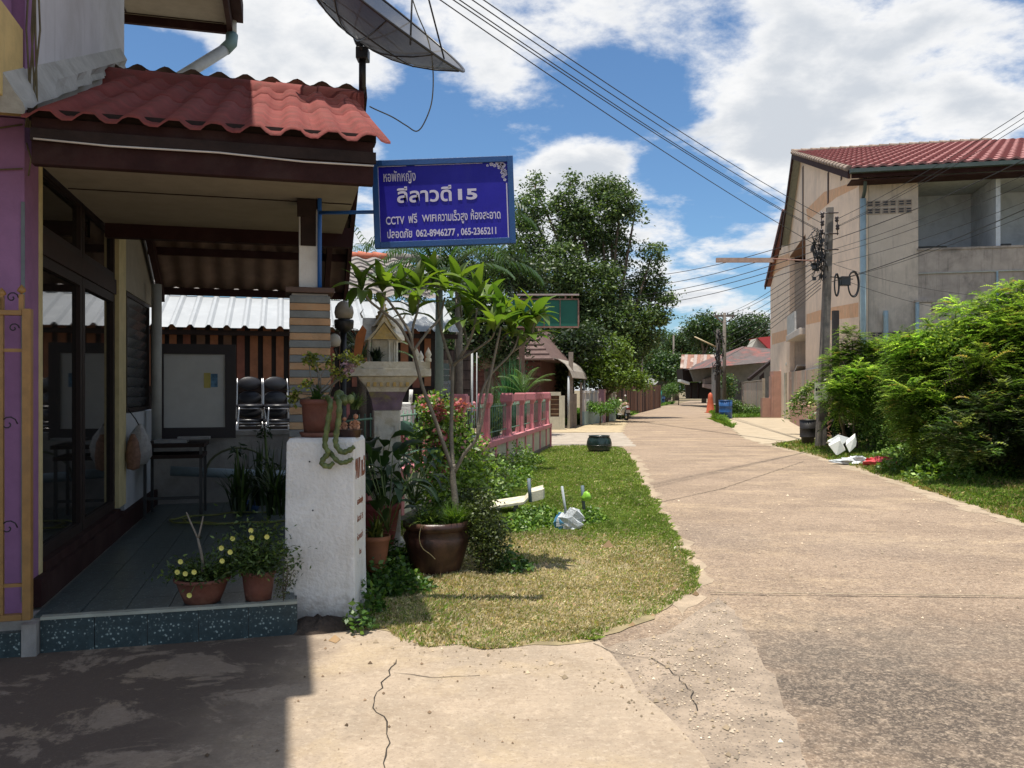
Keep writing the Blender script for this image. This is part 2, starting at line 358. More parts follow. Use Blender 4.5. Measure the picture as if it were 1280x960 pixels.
side_road = sheet('side_road', [(3.5,23.6),(1.16,24.0),(-3,24.4),(-14,25.4),(-14,32),(-2,31.5),(1.2,31.0),(4.1,31.2)], .005, mat('side_road_concrete', (.36,.31,.25), .9, .2, 2, bump=.4, alt=(.25,.2,.16), altamt=.6), .03)
dirt_left = sheet('dirt_strip', [(1.0,31.3),(4.1,31.3),(5.3,39),(6.4,46.4),(5.6,45.3),(4.0,40.5),(2.6,37.5),(1.2,36)], .007, m_dirt, .06)
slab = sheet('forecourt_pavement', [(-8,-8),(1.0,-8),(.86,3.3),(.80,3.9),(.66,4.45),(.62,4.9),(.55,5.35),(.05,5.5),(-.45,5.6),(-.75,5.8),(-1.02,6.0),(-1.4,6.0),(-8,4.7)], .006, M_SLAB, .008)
strip = sheet('rough_concrete_strip', [(.0,5.5),(.6,5.2),(1.0,5.5),(1.3,6.0),(1.62,6.55),(1.56,5.7),(1.47,4.95),(1.36,4.2),(1.25,3.55),(1.1,1.5),(1.0,-2),(.3,-2),(.3,4)], .0045, gravel_mat(), .02)
apron = sheet('driveway_apron', [(7.35,24.6),(7.6,27.5),(8.9,34),(10.1,42),(12.4,47),(15.2,47),(14,41),(12.5,36),(11.4,31.5),(10.9,29.0),(9.6,27.0)], .007, mat('apron_concrete', (.40,.33,.235), .9, .15, 1.5, bump=.4, alt=(.36,.29,.2), altamt=.6), .05)
m_crack = mat('crack_dark', (.03, .024, .018), .95, .2)
def ribbon(name, pts, wd, z, m, wob=.016):
    vs = []; fs = []; P = []
    for i in range(len(pts)-1):
        a = Vector(pts[i]); b = Vector(pts[i+1]); k = max(2, int((b-a).length/.06)); k = min(k, 60)
        P += [a + (b-a)*(j/k) + Vector((random.uniform(-wob, wob), random.uniform(-wob, wob))) for j in range(k)]
    P.append(Vector(pts[-1]))
    for i, p in enumerate(P):
        t = (P[min(i+1, len(P)-1)] - P[max(0, i-1)]).normalized(); n_ = Vector((-t.y, t.x)); ww = wd * random.uniform(.35, 1.2)
        vs += [(p.x+n_.x*ww, p.y+n_.y*ww, z), (p.x-n_.x*ww, p.y-n_.y*ww, z)]
    for i in range(len(P)-1): fs.append((2*i, 2*i+1, 2*i+3, 2*i+2))
    return struct(MB().add(vs, fs).build(name, m))
g2 = lambda x, y: G(x, y).to_2d()
ribbon('pavement_crack', [g2(498,826), g2(482,850), g2(464,880), g2(480,905), g2(484,930), g2(483,975)], .0035, .009, m_crack)
ribbon('pavement_crack', [g2(495,843), g2(540,848), g2(600,846)], .003, .0095, m_crack)
ribbon('pavement_crack', [g2(742,806), g2(770,818), g2(812,824), g2(838,838), g2(862,862), g2(872,890)], .003, .0105, m_crack)
ribbon('road_joint', [g2(886,741), g2(1060,743), g2(1420,747)], .010, .006, mat('joint_grey', (.36,.29,.2), .9, .3), .004)
ribbon('road_joint', [g2(888,744), g2(1060,746), g2(1420,750)], .006, .008, m_crack, .004)
ribbon('road_joint', [g2(826,628), g2(900,612), g2(1005,577)], .008, .006, m_crack, .01)
ribbon('road_joint', [g2(800,585), g2(900,584), g2(1064,583)], .008, .006, m_crack, .005)
# lawn and verge soil
m_edge = mat('sandy_edge', (.37,.29,.205), .95, .25, 5, bump=.5, bscale=40, alt=(.24,.185,.13), altamt=.7, altscale=2.5, bdist=.02)
sheet('sandy_road_edge', [(x-.22+.12*math.sin(y*1.3), y) for x, y in RR[2:9]]+[(x+.3, y) for x, y in RR[2:9]][::-1], .0055, m_edge, .05)
sheet('sandy_lawn_edge', [(1.2,5.9),(1.50,6.45),(1.66,7.2),(1.80,8.4),(1.96,10.5),(2.32,13.7),(2.72,17.1),(3.05,20.5),(2.7,20.5),(2.3,17.1),(1.9,13.7),(1.5,10),(1.3,8),(1.1,6.5)], .0055, m_edge, .04)
LAWN = [(-.95,5.6),(-.5,5.2),(0,5.19),(.42,5.27),(.78,5.62),(1.12,6.1),(1.46,6.65),(1.6,7.2),(1.72,8.4),(1.9,10.5),(2.16,13.7),(2.5,17.1),(2.85,20.5),(2.95,22.6),(2.5,23.4),(1.2,23.6),(-.4,15.1),(-1.3,10.2),(-2.0,6.5)]
sheet('lawn_ground', LAWN, .009, m_lawnsoil, .03)
VERGE = [(6.1,6.8),(6.1,8.0),(6.14,10),(6.45,12.4),(6.8,15),(7.1,17.3),(7.35,20.5),(7.45,24.0),(8.6,25.6),(10.4,27.6),(14,27),(20,24),(22,6),(12,5)]
sheet('verge_ground', VERGE, .009, m_lawnsoil, .03)
FARV = [(9.0,34.2),(10.2,42.2),(12.5,52.2),(14.8,63.4),(19.2,80),(21,80),(19.5,62),(16.5,50),(12.3,47.5),(10.9,44)]
sheet('far_verge_ground', FARV, .009, m_lawnsoil, .04)
LEFTV = [(2.9,37.8),(4.0,40.7),(5.6,45.6),(6.3,46.4),(9.4,62),(13.2,77),(18.5,96),(14,96),(8.5,77),(4.5,60),(1.6,45),(1.3,37.5)]
sheet('left_verge_ground', LEFTV, .009, m_lawnsoil, .04)

# ================================================================ LEFT HOUSE WITH PORCH
house = thing('town_house', 'purple and yellow house with tiled porch roof at the left edge', 'house', HP(-1.55, 5.75, 0), R_(15))
def hb(lo, hi, name, m, bevel=0, parent=house, kind=None): return MB(HF).box(lo, hi).build(name, m, parent, bevel=bevel, kind=kind)
hb((-6.5,5.75,.224), (-1.555,6.05,3.26), 'front_wall', purple)
hb((-6.5,5.76,3.27), (-1.556,5.98,8), 'upper_wall', purple)
hb((-1.80,6.052,.224), (-1.55,6.13,3.3), 'corner_post', paleyel)
hb((-1.572,5.742,.3), (-1.551,5.748,2.75), 'corner_strip', mat('blue_grey_channel', (.12,.145,.16), .6, .15))
hb((-1.78,8.70,.47), (-1.545,9.06,3.4), 'door_post', paleyel)
# white upper corner block, cut along the porch roof
MB(HF).prism([(-1.56,6.0,3.33),(-1.56,6.25,3.26),(-1.56,9.05,4.55),(-1.56,9.05,8),(-1.56,6.0,8)], (-.9,0,0)).build('upper_side_wall', whitewall, house)
m_mortar = mat('mossy_mortar', (.42,.41,.37), .9, .15, 8, bump=.3, alt=(.13,.12,.09), altamt=.35, altscale=4)
mbm = MB(HF); mv = []; mf = []
for i in range(24):
    b = 5.36+i*.152; z = 3.155+(b-5.33)*.432; wa = -1.45+(-.08)*i/23+.018*math.sin(i*1.7)+random.uniform(-.01,.01); mv += [(wa, b, z+.03), (wa-.015, b, z+.075), (-1.50, b, z+.13), (-1.562, b, z+.24), (-1.9, b, z+.24)]
for i in range(23):
    for k in range(4): mf.append((i*5+k, i*5+k+1, i*5+k+6, i*5+k+5))
mv += [(-1.9, 5.36, 3.175), (-1.45, 5.36, 3.175)]; n_ = len(mv); mf.append((0,1,2,3,4,n_-2,n_-1))
mbm.add(mv, mf, 0, False).build('mortar_fillet', m_mortar, house)
# balcony band seen at the top left
hb((-6.5,4.5,3.27), (-1.56,5.74,3.80), 'balcony_slab', yellow)
hb((-6.5,4.6,3.803), (-1.62,4.72,5.2), 'balcony_parapet', purple); hb((-1.74,4.73,3.803), (-1.62,5.73,5.2), 'balcony_parapet', purple)
# main roof
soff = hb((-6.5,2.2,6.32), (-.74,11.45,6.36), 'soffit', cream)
for k in range(5): hb((-6.4, 3.2+k*2.05-.008, 6.312), (-.78, 3.2+k*2.05+.008, 6.318), 'soffit_joint', darkwood, parent=soff)
hb((-1.95,2.3,6.311), (-1.935,11.4,6.319), 'soffit_joint', darkwood, parent=soff)
hb((-.74,2.1,6.22), (-.68,11.52,6.6), 'fascia_board', maroon); hb((-6.5,11.46,6.22), (-.745,11.52,6.6), 'fascia_board', maroon)
hb((-.675,3.85,6.38), (-.55,11.5,6.62), 'gutter', maroon)
MB(HF).prism([(-6.5,2.0,6.62),(-.68,2.0,6.62),(-3.5,2.0,8.4),(-6.5,2.0,8.6)], (0,9.6,0)).build('main_roof', rooftile, house)
# walls behind and beside the porch
hb((-2.2,8.2,.2), (-1.9,10.6,3.3), 'inner_room_wall', darkwood)
hb((-1.80,9.062,.40), (-1.56,11.0,1.36), 'lower_side_wall', mat('pale_blue_wall', (.44,.46,.47), .8, .1, 3, streak=((.3,.3,.3),.4)))
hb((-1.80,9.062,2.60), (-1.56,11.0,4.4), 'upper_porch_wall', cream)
hb((-1.80,5.9,.224), (-1.50,11.0,.40), 'skirting', maroon)
hb((-1.80,6.132,.402), (-1.53,8.698,.465), 'door_sill', maroon)
hb((-1.80,6.132,3.12), (-1.57,9.06,3.4), 'wall_plate', darkwood)
# glazed doors: frames, panes, transoms
gl = mat('dark_glass', (.012,.011,.010), .03, .1, bump=.0, spec=.9)
fr = mat('door_frame_brown', (.022,.013,.011), .65, .2, spec=.3)
def glazed(b0, b1, z0, z1, name, st=.07):
    d = MB(HF)
    for lo, hi in (((-1.64,b0,z0),(-1.58,b0+st,z1)), ((-1.64,b1-st,z0),(-1.58,b1,z1)), ((-1.64,b0+st,z0),(-1.58,b1-st,z0+st)), ((-1.64,b0+st,z1-st),(-1.58,b1-st,z1))): d.box(lo, hi)
    o = d.build(name, fr, house); MB(HF).box((-1.62,b0+st,z0+st),(-1.61,b1-st,z1-st)).build('pane', gl, o); return o
for b0, b1 in ((6.14, 7.38), (7.40, 8.69)):
    glazed(b0, b1, .47, 2.50, 'glass_door', .075)
hb((-1.66,6.14,2.503), (-1.565,8.69,2.64), 'door_header', mat('door_header_brown', (.032,.017,.014), .7, .2, spec=.3))
for b0, b1 in ((6.14, 7.38), (7.40, 8.69)): glazed(b0, b1, 2.643, 3.115, 'transom_window', .06)
# louvred window in the side wall
lw = MB(HF)
for lo, hi in (((-1.62,9.10,1.37),(-1.545,9.14,2.58)), ((-1.62,10.5,1.37),(-1.545,10.54,2.58)), ((-1.62,9.14,2.54),(-1.545,10.5,2.58)), ((-1.62,9.14,1.37),(-1.545,10.5,1.41))): lw.box(lo, hi)
lwo = lw.build('louvre_window', fr, house)
MB(HF).box((-1.66,9.1,1.38),(-1.635,10.5,2.57)).build('window_back', black, lwo)
lvm = MB(HF).box((-.012,0,-.055),(-.006,1.34,.055)); lv0 = None
for i in range(11):
    M = HF @ Matrix.Translation((-1.585, 9.15, 1.47+i*.103)) @ Matrix.Rotation(R_(22), 4, 'Y')
    if lv0 is None:
        lv0 = MB(Matrix.Identity(4)).box((-.004,0,-.053),(.004,1.34,.053)).build('glass_slat', mat('grey_glass_slat', (.10,.105,.11), .15, .1, bump=0), lwo, local=True).data
        bpy.data.objects['glass_slat'].matrix_local = WM[lwo.name].inverted() @ M
    else: inst('glass_slat', lv0, lwo, M)
# ceiling, fascia, beams
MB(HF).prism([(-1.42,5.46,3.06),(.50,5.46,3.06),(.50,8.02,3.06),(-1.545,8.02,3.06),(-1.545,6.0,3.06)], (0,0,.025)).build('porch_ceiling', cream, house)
for bb in (6.7,): hb((-1.53,bb,3.052), (.49,bb+.008,3.058), 'ceiling_joint', darkwood)
hb((-1.42,5.38,2.90), (.53,5.45,3.17), 'porch_fascia', maroon, .004)
hb((-1.42,5.355,3.03), (.545,5.377,3.10), 'fascia_trim', darkwood)
hb((-1.54,8.03,2.94), (.60,8.13,3.12), 'tie_beam', maroon)
MB(HF).tube([(-1.40,5.345,3.035),(-1.0,5.345,3.022),(-.4,5.346,3.028),(.1,5.345,3.008),(.53,5.346,3.012)], .006, 6).build('fascia_cable', mat('pale_cable', (.55,.5,.45), .6, .1), house)
# rear slope: rafters, purlins, corrugated sheet seen from below
RB = lambda b: 4.48 - .62*(b-8.4)
m_under = mat('brown_corrugated_sheet', (.15,.10,.075), .7, .25, 4, alt=(.09,.06,.05), altamt=.6)
mbr = MB(HF); nA = 61
vs = []; fs = []
for j, b in enumerate((8.3, 11.05)):
    for i in range(nA):
        a = -1.55 + i*(2.3/(nA-1)); z = RB(b) + .028*math.cos((a+1.55)*2*math.pi/.235)
        vs.append((a, b, z)); vs.append((a, b, z+.008))
for i in range(nA-1):
    o1, o2 = 2*i, 2*nA + 2*i
    fs += [(o1, o1+2, o2+2, o2), (o1+1, o2+1, o2+3, o1+3)]
mbr.add(vs, fs, 0, True); mbr.build('rear_roof_sheet', m_under, house)
for b in (8.9, 9.7, 10.35, 10.98): hb((-1.54,b,RB(b)-.12), (.70,b+.06,RB(b)-.035), 'purlin', maroon)
MB(HF).prism([(.70,8.2,4.42),(.70,11.08,RB(11.08)-.17),(.70,11.08,RB(11.08)+.03),(.70,8.3,4.56)], (.05,0,0)).build('rake_board', maroon, house)
MB(HF).prism([(.45,8.2,4.2),(.45,11.0,RB(11)-.2),(.45,11.0,RB(11)-.06),(.45,8.2,4.4)], (.06,0,0)).build('rafter', maroon, house)
MB(HF).prism([(-1.5,8.2,4.2),(-1.5,11.0,RB(11)-.2),(-1.5,11.0,RB(11)-.06),(-1.5,8.2,4.4)], (.06,0,0)).build('rafter', maroon, house)
hb((-1.53,8.135,3.2),(.55,8.15,4.3),'gable_board', darkwood)
# front slope: corrugated tiles, each its own piece (rake runs slightly askew)
FB = lambda b: 3.155 + (b-5.33)*.432
def tile_mesh(b0, b1, wn=2, P=.2295):
    v = []; f = []; n = 8*wn+1
    for (b, dz) in ((b0, .012), (b1, 0)):
        for i in range(n):
            x = i*P*wn/(n-1)*1.03; t = (x/P) % 1
            z = .046*min(1,max(0,.5-.85*math.cos(2*math.pi*t)))
            v.append((x, b, FB(b)+dz+z)); 
    for (b, dz) in ((b0, .012), ):
        for i in range(n):
            x = i*P*wn/(n-1)*1.03; t = (x/P) % 1; z = .046*min(1,max(0,.5-.85*math.cos(2*math.pi*t)))
            v.append((x, b, FB(b)+dz+z-.016))
    for i in range(n-1): f += [(i, i+1, n+i+1, n+i), (i, 2*n+i, 2*n+i+1, i+1)]
    return v, f
rows = ((5.30, 6.75), (6.62, 7.55), (7.42, 8.2))
fr_roof = hb((-1.45,5.40,3.175), (.55,5.52,3.225), 'eaves_batten', darkwood)
for r, (b0, b1) in enumerate(rows):
    me0 = None
    for i in range(5):
        if i == 0:
            v, f = tile_mesh(b0, b1, 1); MB(HF @ Matrix.Translation((-1.45,0,0))).add(v, f, 0, True).build('roof_tile', rooftile, house); continue
        a = -1.68 + i*.459
        off = HF @ Matrix.Translation((a, random.uniform(-.008,.008), random.uniform(0,.006)))
        if me0 is None:
            v, f = tile_mesh(b0, b1); o = MB(Matrix.Identity(4)).add(v, f, 0, True).build('roof_tile', rooftile, house, local=True); me0 = o.data
            o.matrix_local = WM[house.name].inverted() @ off
        else: inst('roof_tile', me0, house, off)
for i in range(6):
    a = -1.60 + i*.375
    vs = []; fs = []
    for j, (x, g) in enumerate(((0, .012), (.43, 0))):
        for k in range(7):
            an = math.pi*k/6; vs.append((a+x, 8.2-math.cos(an)*.17, 4.33+g+math.sin(an)*.14+(.0)))
        vs.append((a+x, 8.02, 4.24+g))
    for k in range(6): fs.append((k, k+1, 8+k+1, 8+k))
    fs.append((7, 0, 8, 15))
    MB(HF).add(vs, fs, 0, True).build('ridge_tile', rooftile, house)
# a couple of small flecks fallen on the tiles
# downpipe behind the roof
dp = MB(); dp.tube([W(290,22,10.9), W(290,46,10.9)], .06, 12, 1); dp.tube([W(290,44,10.9), W(289,54,10.85), W(281,62,10.8)], .078, 12, 0); dp.tube([W(281,62,10.8), W(225,97,10.2), W(196,114,10.0)], .07, 12, 1)
dp.build('downpipe', [mat('green_grey_pvc', (.16,.26,.26), .5, .1), mat('pale_grey_pvc', (.46,.47,.45), .5, .15, alt=(.3,.3,.27), altamt=.4)], house)
# loose wires down the corner
cb = MB(HF)
for k in range(5):
    x0 = -1.50 + .012*k
    cb.tube([(x0-.03, 5.70-.01*k, 4.9), (x0+random.uniform(-.04,.03), 5.72, 4.3), (x0+random.uniform(-.05,.04), 5.72, 3.8), (x0-.02, 5.7, 3.35), (x0-.04, 5.72, 3.2)], .006, 5)
cb.tube([(-1.56,5.73,3.22),(-2.0,5.73,3.11),(-2.6,5.73,3.13)], .006, 5); cb.tube([(-1.56,5.73,2.95),(-2.0,5.73,2.90),(-2.6,5.73,2.92)], .005, 5)
cb.tube([(-1.53,5.70,3.1),(-1.50,5.68,3.0),(-1.52,5.70,2.9)], .005, 5)
cb.build('corner_wires', mat('dull_wire', (.12,.10,.05), .7, .3), house)
# porch floor with tiles, nosing and riser tiles
hb((-6.5,5.68,.0), (-1.60,5.745,.20), 'wall_base', concrete)
fl = struct(MB(HF).box((-1.78,5.66,0), (.05,11.0,.205)).build('porch_floor', concrete, loc=tuple(HP(-.8,8,0)), rz=R_(15)))
terr = mat('green_terrazzo', (.034,.058,.063), .35, .25, 30, bump=.1, speck=((.30,.37,.35), 52., 1.), alt=(.016,.026,.03), altamt=.5, altscale=14)
flt = mat('dark_green_floor_tile', (.065,.090,.090), .3, .3, 40, bump=.1, speck=((.20,.26,.26), 60., 1.), alt=(.03,.045,.05), altamt=.5, altscale=14)
t0 = None
for i in range(6):
    for j in range(17):
        M = HF @ Matrix.Translation((-1.49+i*.257, 5.70+j*.31, .206+random.uniform(0,.001)))
        if t0 is None:
            ob = MB(Matrix.Identity(4)).box((0,0,0),(.252,.305,.014)).build('floor_tile', flt, fl, local=True); t0 = ob.data; ob.matrix_local = WM[fl.name].inverted() @ M
        else: inst('floor_tile', t0, fl, M)
t0 = None
for i in range(5):
    M = HF @ Matrix.Translation((-1.44+i*.3012, 5.645, .004))
    if t0 is None:
        ob = MB(Matrix.Identity(4)).box((0,0,0),(.297,.014,.2)).build('riser_tile', terr, fl, local=True); t0 = ob.data; ob.matrix_local = WM[fl.name].inverted() @ M
    else: inst('riser_tile', t0, fl, M)
MB(HF).box((.052,5.66,.002),(.066,6.6,.2)).build('side_tile', terr, fl)
MB(HF).box((-1.44,5.64,.2055),(.066,5.70,.2235)).build('step_nosing', mat('pale_nosing', (.34,.36,.30), .5, .2), fl)
lt = thing('tiled_plinth', 'low terrazzo tiled plinth under the purple wall at far left', 'plinth', HP(-2.2,5.6,0), R_(15))
for i in range(2): MB(HF).box((-2.10+i*.285,5.60,.002),(-1.82+i*.285,5.675,.15)).build('tile', terr, lt)
MB(HF).box((-1.528,5.585,.002),(-1.446,5.675,.20)).build('end_block', concrete, lt)

# striped stone column with white post, brackets and blue pipe
col = thing('striped_porch_column', 'porch column striped with orange and grey stone, white post on top', 'column', HP(.16,6.7,0.2), R_(15))
st1 = mat('orange_stone', (.42,.25,.13), .8, .2, 6, bump=.4, alt=(.38,.33,.22), altamt=.5, altscale=5); st2 = mat('grey_stone', (.19,.20,.19), .8, .2, 6, bump=.4, alt=(.13,.13,.14), altamt=.5, altscale=5)
mb = MB(HF).box((.035,6.575,.22),(.305,6.845,2.33)); mb.build('core', concrete, col)
z = .225; k = 0
while z < 2.30:
    e = random.uniform(.0,.004)
    MB(HF).box((.02-e,6.56-e,z),(.32+e,6.86,z+.053)).build('stone_course', st1 if k % 2 else st2, col, bevel=.004); z += .0565; k += 1
MB(HF).box((-.01,6.53,2.335),(.35,6.89,2.375)).build('cap', mat('brown_cap', (.10,.06,.045), .7, .2), col, bevel=.004)
MB(HF).box((.09,6.62,2.377),(.235,6.78,2.98)).build('white_post', whitepaint, col)
MB(HF).box((.085,6.60,2.983),(.24,6.80,3.055)).build('bracket', darkwood, col); MB(HF).box((.075,6.585,2.92),(.215,6.615,3.05)).build('bracket', darkwood, col)
MB(HF).box((.10,6.60,2.70),(.215,6.617,2.98)).build('timber_face', darkwood, col)
# right hand post of the porch frame beyond
MB(HF).box((.44,8.05,0),(.54,8.15,3.0)).build('rear_post', maroon, house) if False else None

# pedestal by the porch
def pillar_mat():
    m = mat('lime_plaster', (.72,.71,.68), .85, .1, 3, bump=.7, bscale=38, alt=(.54,.51,.45), altamt=.4, altscale=5, streak=((.45,.42,.36), .35), bdist=.015)
    nt = m.node_tree; bs = nt.nodes['Principled BSDF']; src = bs.inputs['Base Color'].links[0].from_socket
    tc = nd(nt, 'ShaderNodeTexCoord'); sp = nd(nt, 'ShaderNodeSeparateXYZ'); nt.links.new(tc.outputs['Object'], sp.inputs[0])
    n = nd(nt, 'ShaderNodeTexNoise', inp={'Scale': 9.0, 'Detail': 8.0, 'Roughness': .7}); nt.links.new(tc.outputs['Object'], n.inputs['Vector'])
    h = mth(nt, 'ADD', sp.outputs[2], mth(nt, 'MULTIPLY', mth(nt, 'SUBTRACT', n.outputs['Fac'], .5), .55))
    f = mth(nt, 'MULTIPLY', mth(nt, 'SUBTRACT', 1.0, ramp(nt, h, .02, .24)), .6)     # mud splashed up from the ground
    nt.links.new(mixc(nt, f, src, (.27,.22,.16)), bs.inputs['Base Color']); return m
ped = thing('white_pillar', 'white painted masonry gate pillar beside the porch step', 'pillar', W(402,781,5.72).xy.to_3d(), 0)
px0 = W(357,0,5.72).x; px1 = W(446,0,5.72).x
pm = MB(); nseg = 10; vs = []; fs = []
prof = [(0,.02),(.06,.012),(.2,.005),(.45,0),(.8,0),(1.24,-.004),(1.268,-.02)]
for (z, e) in prof: vs += [(px0-e-.012*(1-z/1.27), 5.72-e, z), (px1+e-.016, 5.72-e, z), (px1+e-.016, 6.16, z), (px0-e, 6.16, z)]
for i in range(len(prof)-1):
    for k in range(4): k2 = (k+1) % 4; fs.append((i*4+k, i*4+k2, (i+1)*4+k2, (i+1)*4+k))
n = (len(prof)-1)*4; fs.append((n, n+1, n+2, n+3))
pm.add(vs, fs); pm.build('pillar_body', pillar_mat(), ped, bevel=.008)
def text_obj(name, s, size, M, mt, parent, ext=.002, off=0.0, sx=1, align='LEFT'):
    cu = bpy.data.curves.new(name, 'FONT'); cu.body = s; cu.size = size; cu.extrude = ext; cu.offset = off; cu.align_x = align; cu.resolution_u = 4
    t = bpy.data.objects.new(name+'_src', cu); C.objects.link(t); bpy.context.view_layer.update()
    me = bpy.data.meshes.new_from_object(t.evaluated_get(bpy.context.evaluated_depsgraph_get())); bpy.data.objects.remove(t)
    me.materials.clear(); me.materials.append(mt); me.name = name
    xs = [v.co.x for v in me.vertices]; wdt = (max(xs)-min(xs)) if xs else 0
    if isinstance(sx, tuple): k = sx[0]/wdt; o0 = min(xs)
    else: k = sx; o0 = 0
    for v in me.vertices: v.co.x = (v.co.x-o0)*k
    o = bpy.data.objects.new(name, me); C.objects.link(o); o.parent = parent; o.matrix_local = WM[parent.name].inverted() @ M; WM[o.name] = WM[parent.name]; return o
redp = mat('faded_red_paint', (.26,.10,.055), .8, .3, 30)
FR = lambda y, z: Matrix(((0,0,1,px1-.0155),(1,0,0,y),(0,1,0,z),(0,0,0,1)))    # on the pillar's right side, reading away from the viewer
text_obj('house_number', '91/1 ม.3', .19, FR(5.76,.99), redp, ped, .0015, .004, (.36,))
text_obj('small_lettering', 'หอพักหญิง', .06, FR(5.82,.80), redp, ped, .0015, .0, (.22,))
text_obj('small_lettering', 'ลีลาวดี 15', .06, FR(5.82,.68), redp, ped, .0015, .0, (.22,))
text_obj('small_lettering', 'ห้องเช่า', .06, FR(5.82,.55), redp, ped, .0015, .0, (.22,))
text_obj('small_lettering', 'โทร', .05, FR(5.90,.44), redp, ped, .0015, .0, (.08,))
for (x, z) in ((387,577), (391,638)):
    p = W(x, z, 5.718); MB().lathe([(.006,0),(.005,.004),(0,.004)], tuple(p), 8, M=Matrix.Rotation(R_(90),4,'X')).build('nail_hole', black, ped)
# mound of earth at its foot
stx = np.c_[rng.normal(0,.16,900), rng.normal(0,.06,900), np.zeros(900)]
m_earth = mat('dark_earth', (.06,.042,.03), .95, .4, 20, bump=.8)
def mound(name, c, rx, ry, h, m, label, cat, seed=1):
    r = random.Random(seed); n = 26; vs = [(0,0,h)]; fs = []; K = 5
    for i in range(1, K+1):
        for k in range(n):
            an = 2*math.pi*k/n; q = i/K; rr = q*(1+.25*math.sin(3*an+seed)+r.uniform(-.1,.1))
            vs.append((rx*rr*math.cos(an), ry*rr*math.sin(an), h*(1-q*q)*(1+r.uniform(-.35,.35)) - (.03 if i == K else 0)))
    for k in range(n): fs.append((0, 1+k, 1+(k+1) % n))
    for i in range(K-1):
        for k in range(n): a = 1+i*n+k; b = 1+i*n+(k+1) % n; fs.append((a, a+n, b+n, b))
    o = MB().add([Vector(v)+Vector(c) for v in vs], fs, 0, True).build(name, m, loc=c); return tag(o, label, cat) if cat else o
mound('soil_heap', tuple(G(400,786,0)), .30, .17, .075, m_earth, 'dark heap of soil at the foot of the white pillar', 'soil heap')

# ================================================================ BLUE DORMITORY SIGN
SY = 6.02
sg = thing('blue_signboard', 'blue sign with white Thai lettering hung beside the porch roof', 'sign', W(555,254,SY), 0)
sc_ = SY/FPX; SW = 176*sc_; SH = 109*sc_
SM = Matrix.Translation(W(555,253.3,SY)) @ Matrix.Rotation(R_(-2.1), 4, 'Y')      # hangs a little out of level
sblue = mat('sign_blue', (.010,.007,.27), .45, .12, 3, bump=.05, alt=(.020,.016,.33), altamt=.5, streak=((.03,.03,.25),.3), spec=.3)
sframe = mat('sign_frame_blue', (.010,.060,.20), .4, .12)
swhite = mat('sign_white', (.50,.48,.60), .5, .06, bump=0)
MB(SM).box((-SW/2+.02,-.012,-SH/2+.02),(SW/2-.02,.012,SH/2-.02)).build('panel', sblue, sg)
fb = MB(SM); t_ = .042
for lo, hi in (((-SW/2,-.03,-SH/2),(-SW/2+t_,.03,SH/2)), ((SW/2-t_,-.03,-SH/2),(SW/2,.03,SH/2)), ((-SW/2+t_,-.03,SH/2-t_),(SW/2-t_,.03,SH/2)), ((-SW/2+t_,-.03,-SH/2),(SW/2-t_,.03,-SH/2+t_))): fb.box(lo, hi)
fb.build('frame', sframe, sg, bevel=.003)
def spx(x, y): return ((x-555)*sc_, -(y-253.3)*sc_)
bd = MB(SM)
def line(x0, y0, x1, y1, wd=.008):
    a = spx(x0, y0); b = spx(x1, y1)
    bd.box((min(a[0],b[0])-wd/2, -.016, min(a[1],b[1])-wd/2), (max(a[0],b[0])+wd/2, -.0125, max(a[1],b[1])+wd/2))
line(474,206,509,206); line(521,206,604,206); line(474,206,474,302.2); line(474,302.2,634,302.2); line(634,233,634,302.2)
bd.build('border_line', swhite, sg)
TXM = lambda x, y: SM @ Matrix.Translation((*(lambda p: (p[0], -.0145))(spx(x, y)), spx(x, y)[1])) @ Matrix.Rotation(R_(90), 4, 'X')
text_obj('lettering', 'หอพักหญิง', 17*sc_, TXM(481,225), swhite, sg, .001, .0012, (40*sc_,))
text_obj('lettering', 'ลีลาวดี', 24*sc_, TXM(497,251.5), swhite, sg, .001, .0032, (68*sc_,))
text_obj('lettering', '15', 18*sc_, TXM(573,250.5), swhite, sg, .001, .0038, (24*sc_,))
text_obj('lettering', 'CCTV', 13.5*sc_, TXM(482,278.5), swhite, sg, .001, .0012, (23*sc_,))
text_obj('lettering', 'ฟรี', 15*sc_, TXM(510,277.5), swhite, sg, .001, .0012, (11*sc_,))
text_obj('lettering', 'WIFI', 12*sc_, TXM(527,276.5), swhite, sg, .001, .0012, (18*sc_,))
text_obj('lettering', 'ความเร็วสูง', 15*sc_, TXM(547,276.5), swhite, sg, .001, .0012, (37*sc_,))
text_obj('lettering', 'ห้องสะอาด', 15*sc_, TXM(588,276), swhite, sg, .001, .0012, (37*sc_,))
text_obj('lettering', 'ปลอดภัย', 14*sc_, TXM(483,295.5), swhite, sg, .001, .0014, (31*sc_,))
text_obj('lettering', '062-8946277 ,', 12*sc_, TXM(519,295), swhite, sg, .001, .0016, (53*sc_,))
text_obj('lettering', '065-2365211', 12*sc_, TXM(575,295), swhite, sg, .001, .0016, (44*sc_,))
fd = MB(SM)
for (fx, fy, r) in ((611,209.5,1.6),(616,208,2.6),(620,210,2.2),(624,207,3),(628,208,3.4),(626,212,3),(631,210,3),(629,214,2.6),(632,217,2.8),(629,219,2.4),(633,221,2.6),(630,224,2.2),(632,228,2)):
    c0, c1 = spx(fx, fy)
    for k in range(5):
        an = k*2*math.pi/5 + fx; q = r*sc_
        cx, cz = c0+math.cos(an)*q*.6, c1+math.sin(an)*q*.6
        fd.add([(cx+math.cos(an+t)*q*.45, -.0145, cz+math.sin(an+t)*q*.45) for t in (0,1.05,2.09,3.14,4.19,5.24)], [(0,1,2,3,4,5)])
fd.build('flower_emblem', swhite, sg)
